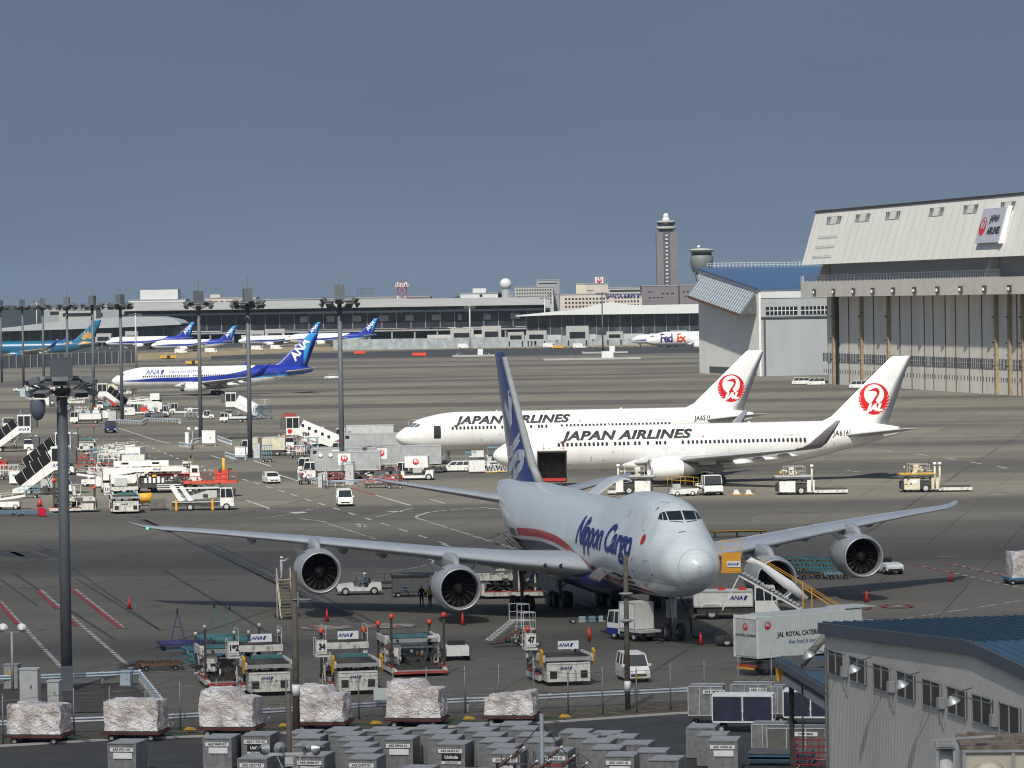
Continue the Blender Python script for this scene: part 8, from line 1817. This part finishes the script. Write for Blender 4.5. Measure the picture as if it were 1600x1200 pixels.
# ------------------------------------------------------------------ boundary fence
posts = [(5, 1165), (116, 1153), (172, 1150), (228, 1146), (282, 1142), (339, 1138), (394, 1134), (448, 1130), (505, 1127), (561, 1124), (615, 1120), (667, 1117), (727, 1115), (780, 1111), (834, 1111), (888, 1119), (942, 1117), (995, 1115), (1048, 1111), (1101, 1106), (1154, 1100), (1206, 1096), (1259, 1092)]
P = [G(*p) for p in posts]; t = thing('wire_fence', 'thin grey wire boundary fence with evenly spaced posts across the foreground', 'fence', (0, 0, 0)); FP = mat('galvanised_post', (.16, .17, .18), .5, metal=.3, var=.1)
base = [P[0] + (P[-1] - P[0]) * 0]; o = MB(FP).cyl((0, 0, 0), (0, 0, 2.55), .045, None, 8).bar((0, 0, 2.5), (0, .12, 2.75), .06).build('post', t); o.location = P[0]
for p in P[1:]: c = o.copy(); C.objects.link(c); c.location = p
mb = MB(FP)
for a, b in zip(P, P[1:]):
    for z in (2.45, 2.2, 1.2, .1): mb.cyl(a + Vector((0, 0, z)), b + Vector((0, 0, z)), .012 if z < 2.4 else .02, None, 4)
mb.build('line_wire', t)
MESH = D.materials.new('chain_mesh'); MESH.use_nodes = True; n = MESH.node_tree.nodes; l = MESH.node_tree.links; b = n['Principled BSDF']; b.inputs['Base Color'].default_value = (.12, .12, .13, 1)
tc = n.new('ShaderNodeTexCoord'); mp_ = n.new('ShaderNodeMapping'); mp_.inputs['Rotation'].default_value = (0, R(45), 0); mp_.inputs['Scale'].default_value = (14, 14, 14); l.new(tc.outputs['Object'], mp_.inputs[0]); sp = n.new('ShaderNodeSeparateXYZ'); l.new(mp_.outputs[0], sp.inputs[0]); ks = []
for ax in (0, 2):
    f = n.new('ShaderNodeMath'); f.operation = 'FRACT'; l.new(sp.outputs[ax], f.inputs[0]); q = n.new('ShaderNodeMath'); q.operation = 'LESS_THAN'; l.new(f.outputs[0], q.inputs[0]); q.inputs[1].default_value = .05; ks.append(q)
mx = n.new('ShaderNodeMath'); mx.operation = 'MAXIMUM'; l.new(ks[0].outputs[0], mx.inputs[0]); l.new(ks[1].outputs[0], mx.inputs[1]); l.new(mx.outputs[0], b.inputs['Alpha'])
mb = MB(MESH)
for a, b_ in zip(P, P[1:]): mb.face([a + Vector((0, 0, .1)), b_ + Vector((0, 0, .1)), b_ + Vector((0, 0, 2.2)), a + Vector((0, 0, 2.2))])
mb.build('wire_mesh', t)
a = G(596, 1122); tt = thing('notice_board', 'small pale blank notice board hung on the wire fence', 'sign', (a.x, a.y - .1, 0), R(-4)); MB(mat('faded_board', (.45, .52, .52), .6)).box(-.42, .42, -.03, 0, 1.05, 1.75).build('board', tt); MB(FP).box(-.4, .4, 0, .03, 1.2, 1.24).build('bracket', tt)
# ------------------------------------------------------------------ wooden poles
def pole(label, u, vb, vt, r=.17, hw=()):
    g = G(u, vb); h = AT(u, vt, g.y).z; t = thing('utility_pole', label, 'utility pole', (g.x, g.y, 0), 0, 'wooden utility poles')
    MB(WOOD).cyl((0, 0, 0), (0, 0, h), r, r * .8, 12).build('pole', t)
    for vv, k in hw:
        z = AT(u, vv, g.y).z; mb = MB(GREY if k != 'w' else PLATE)
        if k == 'arm': mb.bar((-.1, -.2, z), (.9, -.2, z), .07).bar((.2, -.2, z - .4), (.2, -.2, z + .4), .07)
        elif k == 'ring': mb.lathe([(-.1, r + .05), (0, .42), (.05, .42), (.1, r + .05)], 14, 'z', (0, 0, z))
        else: mb.cyl((0, 0, z - .3), (0, 0, z + .3), r + .02, None, 12)
        mb.build({'arm': 'bracket', 'ring': 'collar', 'w': 'white_band'}[k], t)
    return t, g, h
pole('wooden pole standing right before the tan steps and the outer left engine', 464, 1172, 893, .20, ((936, 'arm'), (1078, 'w')))
pole('wooden pole crossing the cargo jet open forward hold door', 981, 1110, 868, .17, ((928, 'ring'), (970, 'ring'), (1072, 'w')))
# bowl floodlights on a bar low left of centre
g = AT(452, 1176, 178); t = thing('floodlight_bar', 'four silver bowl floodlights on one bar in front of the wooden pole', 'floodlight', (g.x, 178, 0), 0); zf = AT(452, 1178, 178).z
MB(WOOD).cyl((0, 0, 0), (0, 0, zf + 2.85), .15, .12, 12).build('pole', t); MB(LGREY).box(-1.3, 1.1, -.2, -.1, zf - .05, zf + .08).box(-.2, .2, -.28, -.18, zf - .55, zf - .1).bar((-.6, -.15, zf), (-.25, -.15, zf - .8), .06).bar((.6, -.15, zf), (.25, -.15, zf - .8), .06).build('cross_bar', t)
BOWL = mat('bowl_aluminium', (.42, .43, .44), .42, metal=.6, var=.05)
for x, rz_, rx_ in ((-1.35, -40, -70), (-.35, 15, -65), (.75, -20, -65), (1.5, 60, -75)):
    mb = MB(BOWL).at(x, -.3, zf + .3, R(rz_), R(rx_) - R(30)); mb.lathe([(-.05, .06), (.03, .1), (.18, .26), (.32, .30), (.33, .31)], 18, 'z'); mb.m(PLATE).lathe([(.33, .31), (.36, .2), (.37, .01)], 18, 'z'); mb.m(DGREY).cyl((0, 0, -.25), (0, 0, 0), .07, .09, 8); mb.build('bowl_lamp', t)
# dark aerial hardware mast at the bottom
g = AT(846, 1115, 150); t = thing('power_line_pole', 'pale blue grey steel pole carrying tangled insulators at the bottom edge', 'utility pole', (g.x, 150, 0), 0); zt = g.z; PB = mat('pole_blue_grey', (.20, .24, .27), .5, var=.1)
MB(PB).cyl((0, 0, 0), (0, 0, zt), .10, .08, 10).build('pole', t); rnd = random.Random(9); INS = mat('brown_insulator', (.09, .05, .04), .3, var=.2)
for k in range(7):
    x = -1.5 + k * .5; z = zt - 1.9 + .35 * math.sin(k * 1.9); mb = MB(INS).at(x, -.1, z, 0, 0, R(50)); mb.lathe([(-.3, .03), (-.2, .09), (-.12, .05), (-.04, .09), (.04, .05), (.12, .09), (.2, .05), (.3, .04)], 10, 'z'); mb.m(PLATE).cyl((0, 0, .3), (0, 0, .42), .05, .03, 8); mb.build('insulator', t)
mb = MB(DGREY).bar((-1.7, 0, zt - 2.0), (1.7, 0, zt - 2.0), .09).bar((-1.7, 0, zt - 2.6), (1.7, 0, zt - 2.6), .09); mb.build('cross_arm', t)
for k in range(9):
    x = -1.6 + k * .4; pts = [(x, 0, zt - 2.6), (x + rnd.uniform(-.3, .3), -.2, zt - 1.3 - rnd.uniform(0, .6)), (x + rnd.uniform(-.1, .6), 0, zt - 2.0)]
    hose(pts, .012).build('jumper_wire', t)
hose([(-12, 4, zt - 2.2), (-6, 2, zt - 2.55), (0, 0, zt - 2.2)], .012).build('line_wire', t); hose([(0, 0, zt - .4), (1.5, 0, zt - 2.3)], .02).build('stay_wire', t); hose([(0, 0, zt - .4), (-1.4, 0, zt - 1.9)], .02).build('stay_wire', t)
# ------------------------------------------------------------------ shed with blue roof
SH = R(-78.5); ox, oy = 12.29, 150.0; t = thing('shed', 'grey corrugated shed with blue ribbed roof and bell lamps at the lower right', 'shed', (ox, oy, 0), SH)
WALLS = ribbed('shed_sheet', (.50, .49, .46), .19, 0, .84, .6, .06, .5, .12); ZL, ZR = 10.55, 11.4
MB(WALLS).prism([(0, 0), (40, 0), (40, 10.2), (37.2, 10.3), (18.6, ZR), (0, ZL)], 0, .3).build('wall', t); MB(WALLS).box(.01, .3, .3, 26, 0, ZL - .02).build('end_wall', t)
BR = ribbed('shed_blue_roof', (.035, .085, .135), .42, 1, .55, .45, .06, 1.0, .16)
# roof slopes
mb = MB(BR)
for x0, z0, x1, z1 in ((-.15, ZL + .25, 18.6, ZR + .28), (18.6, ZR + .28, 37.8, 10.5)): mb.loft([[(x0, y, z0), (x0, y, z0 - .1), (x1, y, z1 - .1), (x1, y, z1)] for y in (-.09, 26)], smooth=False)
mb.build('roof', t); mb = MB(BR)
for k in range(60): mb.prism([(-.2, ZL + .25), (18.6, ZR + .28), (18.6, ZR + .36), (-.2, ZL + .35)], k * .42 - .02, k * .42 + .05, 'y')
mb.build('roof_rib', t)['kind'] = 'stuff'
MB(mat('blue_grey_fascia', (.07, .085, .11), .5, var=.05)).prism([(-.15, ZL - .14), (18.6, ZR - .12), (37.8, 10.1), (37.8, 10.52), (18.6, ZR + .34), (-.15, ZL + .30)], -.24, -.1).build('fascia', t)
WM_ = mat('window_mesh_grey', (.05, .05, .048), .5, var=.1); ws_ = [.72, 3.65, 6.8, 9.8, 12.9, 15.8, 18.6, 21.5]
for i, x in enumerate(ws_):
    z1 = 9.85; mb = MB(WM_).box(x, x + 2.05, -.06, -.02, z1 - .93, z1); f = mb.build('window', t); mb = MB(GREY).box(x - .04, x + 2.09, -.1, -.061, z1, z1 + .05).box(x - .04, x + 2.09, -.1, -.061, z1 - .935, z1 - .93).box(x - .05, x, -.1, -.061, z1 - .93, z1).box(x + 2.05, x + 2.1, -.1, -.061, z1 - .93, z1).box(x + 1.0, x + 1.05, -.1, -.061, z1 - .93, z1); mb.build('frame', f)
for i, x in enumerate((1.9, 8.0, 14.0, 19.9)):
    mb = MB(BOWL).at(x - .2, -1.2, 9.85, 0, R(25), 0); mb.lathe([(.10, .04), (.05, .1), (-.0, .17), (-.12, .27), (-.17, .29)], 16, 'z'); mb.m(PLATE).lathe([(-.17, .29), (-.15, .01)], 16, 'z'); L_ = mb.build('bell_lamp', t)
    MB(DGREY).bar((x - .2, -1.15, 10.0), (x + .9, -.1, 9.75), .06).bar((x - .1, -1.1, 10.05), (x + .3, -.6, 10.25), .05).build('arm', L_)
    mb = MB(GREY).box(x + 1.05, x + 1.35, -.25, -.02, 9.0, 9.4).bar((x + 1.2, -.12, 9.4), (x + 1.2, -.12, 9.8), .06).bar((x + 1.2, -.12, 9.0), (x + 1.2, -.12, 8.55), .06).bar((x + 1.2, -.12, 8.55), (x + 1.5, -.12, 8.5), .06); mb.build('switch_box', t)
mb = MB(DGREY).cyl((.45, -.1, .0), (.45, -.1, 9.9), .06, None, 8); mb.build('drain_pipe', t)
# lean-to conveyor cover left of the shed
a = AT(1214, 1028, 168); b = AT(1292, 1075, 152); t = thing('conveyor_cover', 'sloping blue roofed conveyor cover running down beside the shed', 'covered conveyor', (a.x, a.y, 0), math.atan2(b.y - a.y, b.x - a.x)); L_ = math.hypot(b.x - a.x, b.y - a.y); dz = (b.z - a.z); sl2 = dz / L_
def cz(x): return a.z + sl2 * x
FS = mat('fascia_slate', (.08, .10, .13), .5, var=.05)
MB(FS).prism([(0, cz(0) - .35), (L_, cz(L_) - .35), (L_, cz(L_)), (0, cz(0))], -.1, .0).build('fascia', t); MB(ribbed('cover_blue', (.05, .10, .16), .5, 0, .6, .45, .05, 1, .15)).prism([(0, cz(0) - .02), (L_, cz(L_) - .02), (L_, cz(L_) + .06), (0, cz(0) + .06)], .0, 3.6).build('roof', t)
mb = MB(DGREY)
for k in range(7): mb.prism([(.6 + k * 1.2, cz(.6 + k * 1.2) + .07), (.9 + k * 1.2, cz(.9 + k * 1.2) + .07), (.9 + k * 1.2, cz(.9 + k * 1.2) + .14), (.6 + k * 1.2, cz(.6 + k * 1.2) + .14)], .1, 1.6)
mb.build('roof_step', t); MB(LGREY).prism([(.6, cz(.6) - 1.0), (L_, cz(L_) - 1.0), (L_, cz(L_) - .7), (.6, cz(.6) - .7)], .1, .5).build('side_panel', t); MB(DARK).prism([(.5, cz(.5) - .7), (L_, cz(L_) - .7), (L_, cz(L_) - .36), (.5, cz(.5) - .36)], .3, 3.2).build('underframe', t)
MB(YORANGE).box(.1, .5, -.08, .3, cz(.3) - 1.0, cz(.3) - .4).build('warning_lamp', t)
for x in (1.0,): MB(DARK).box(x - .12, x + .12, .4, .6, 0, cz(x) - 1.0).build('leg', t)
p0 = AT(1253, 1038, 160); p1 = AT(1296, 985, 160); q_ = thing('vent_pipe', 'thick slanting grey brown pipe rising over the conveyor cover to the shed', 'pipe', (p0.x, 160, 0)); MB(mat('pipe_grey_brown', (.17, .16, .14), .6, var=.15)).cyl((0, 0, p0.z), (p1.x - p0.x, 0, p1.z), .17, None, 12).build('pipe', q_); MB(DARK).bar((0, 0, p0.z), (0, 0, 0), .1).build('stay', q_)
# ------------------------------------------------------------------ panel tank at the lower right corner
tx = AT(1530, 1165, 112); t = thing('water_tank', 'cream panelled water tank with rusty top and railing in the lower right corner', 'tank', (tx.x + .45, 112, 0), R(-4)); TK = mat('cream_tank_panel', (.50, .47, .38), .45, var=.06, scale=.8, grime=.15); zt = tx.z
MB(TK).box(-.9, 4, 0, 3, zt - 3.0, zt - .12).build('shell', t); mb = MB(mat('grimy_tank_top', (.15, .125, .10), .85, var=.4, scale=4)).box(-1.0, 4.1, -.1, 3.1, zt - .12, zt)
rnd = random.Random(3)
for k in range(26): x, y = rnd.uniform(-.8, 3), rnd.uniform(0, 2.6); mb.box(x, x + rnd.uniform(.1, .4), y, y + rnd.uniform(.1, .3), zt, zt + rnd.uniform(.03, .14))
mb.build('rusty_top', t); mb = MB(GREY)
for x in (-.9, .55, 2.0, 3.4): mb.box(x - .05, x + .05, -.08, -.0, zt - 3, zt - .12)
mb.box(-.95, 4, -.1, -.0, zt - .2, zt - .12); mb.build('flange', t); mb = MB(TK)
for x in (-.17, 1.27, 2.7): mb.loft([[(x + k * .55 * math.cos(a_), -.01 - d_, zt - .95 + k * .5 * math.sin(a_)) for a_ in [2 * math.pi * i / 16 for i in range(16)]] for k, d_ in ((1, 0), (.55, .05), (.1, .07))])
mb.build('panel_boss', t); mb = MB(GREY).bar((-1.7, -.2, zt - 3), (-1.7, -.2, zt + .25), .12).bar((-1.2, -.2, zt - 3), (-1.2, -.2, zt + .3), .1).bar((-1.9, -.2, zt + .2), (0, -.2, zt + .3), .09).box(-1.75, -1.1, -.3, .1, zt - .05, zt + .12); mb.m(BOWL).box(-1.7, -1.2, -.33, -.3, zt, zt + .1); mb.build('pipework', t)
MB(LGREY).cyl((-1.45, .3, zt - 3), (-1.45, .3, zt - .1), .28, None, 14).build('downpipe', t)
rb = MB(DGREY).rail([(-3.2, -.9, zt - 2.1), (-1.2, -1.3, zt - 2.1), (4.0, -1.3, zt - 2.1)], 1.15, .04); rb.build('railing', t); MB(DGREY).box(-3.2, 4, -1.4, 0, zt - 2.25, zt - 2.12).build('walkway', t)
for x in (-3.0, 0, 3.5): MB(DGREY).box(x - .1, x + .1, -1.2, -1.0, 0, zt - 2.25).build('leg', t)
for x in (-.7, 3.5): MB(DGREY).box(x - .12, x + .12, 1, 1.24, 0, zt - 3.0).build('leg', t)
# extinguisher post and folded tow bar
t = V('extinguisher_stand', 'red extinguisher on a post right of the number 47 loader', 'extinguisher', 921, 1018, 0); MB(RED).cyl((0, -.1, .7), (0, -.1, 1.6), .13, None, 10).build('cylinder', t); MB(DGREY).bar((0, 0, 0), (0, 0, 2.2), .07).bar((-1.7, 0, 2.1), (.3, 0, 2.2), .04).build('post', t)
a, b = G(830, 976), G(958, 972); t = thing('tow_bar', 'blue and white banded aircraft tow bar lying left of the power truck', 'tow bar', a, math.atan2(b.y - a.y, b.x - a.x)); L_ = (b - a).length
MB(DGREY).bar((0, 0, .4), (L_, 0, .4), .12).build('bar', t)
for k in range(3): MB(LBLUE if k % 2 else RAILBLUE).box(L_ * .58 + k * .75, L_ * .58 + .5 + k * .75, -.05, .05, .05, .5).build('banner', t)
wheels(t, [(L_ * .5, -.3), (L_ * .5, .3)], .2, .12)
# right edge loaded dolly
t = V('cargo_dolly', 'dolly at the right edge carrying netted cargo', 'dolly', 1594, 912, 8); MB(BLUE).box(-1.2, 1.6, -1.2, 1.2, .4, .55).build('frame', t); wheels(t, [(x, y) for x in (-.9, 1.2) for y in (-1, 1)], .2, .15)
bm = bmesh.new(); bmesh.ops.create_cube(bm, size=1); bmesh.ops.subdivide_edges(bm, edges=bm.edges[:], cuts=7, use_grid_fill=True)
for vt in bm.verts: p = Vector((vt.co.x * 2.2 + .2, vt.co.y * 2.1, .56 + (vt.co.z + .5) * 2.1)); vt.co = p + mnoise.noise_vector(p * 2) * .1
me = D.meshes.new('wrapped_cargo'); bm.to_mesh(me); bm.free(); me.materials.append(WRAP); o = D.objects.new('wrapped_cargo', me); C.objects.link(o); o.location = t.location; o.rotation_euler = t.rotation_euler; tag(o, 'netted grey cargo block cut by the right edge of the picture', 'cargo')
# ------------------------------------------------------------------ thin haze
hm = D.materials.new('haze'); hm.use_nodes = True; n = hm.node_tree.nodes; n.remove(n['Principled BSDF']); pv = n.new('ShaderNodeVolumePrincipled')
pv.inputs['Color'].default_value = (.62, .80, .95, 1); pv.inputs['Density'].default_value = 2.6e-5; pv.inputs['Anisotropy'].default_value = 0
hm.node_tree.links.new(pv.outputs[0], n['Material Output'].inputs['Volume'])
mb = MB(hm).box(-4200, 4200, -500, 9200, -1, 108); o = mb.build('haze'); o['kind'] = 'stuff'; o['label'] = 'thin pale haze over the airfield'
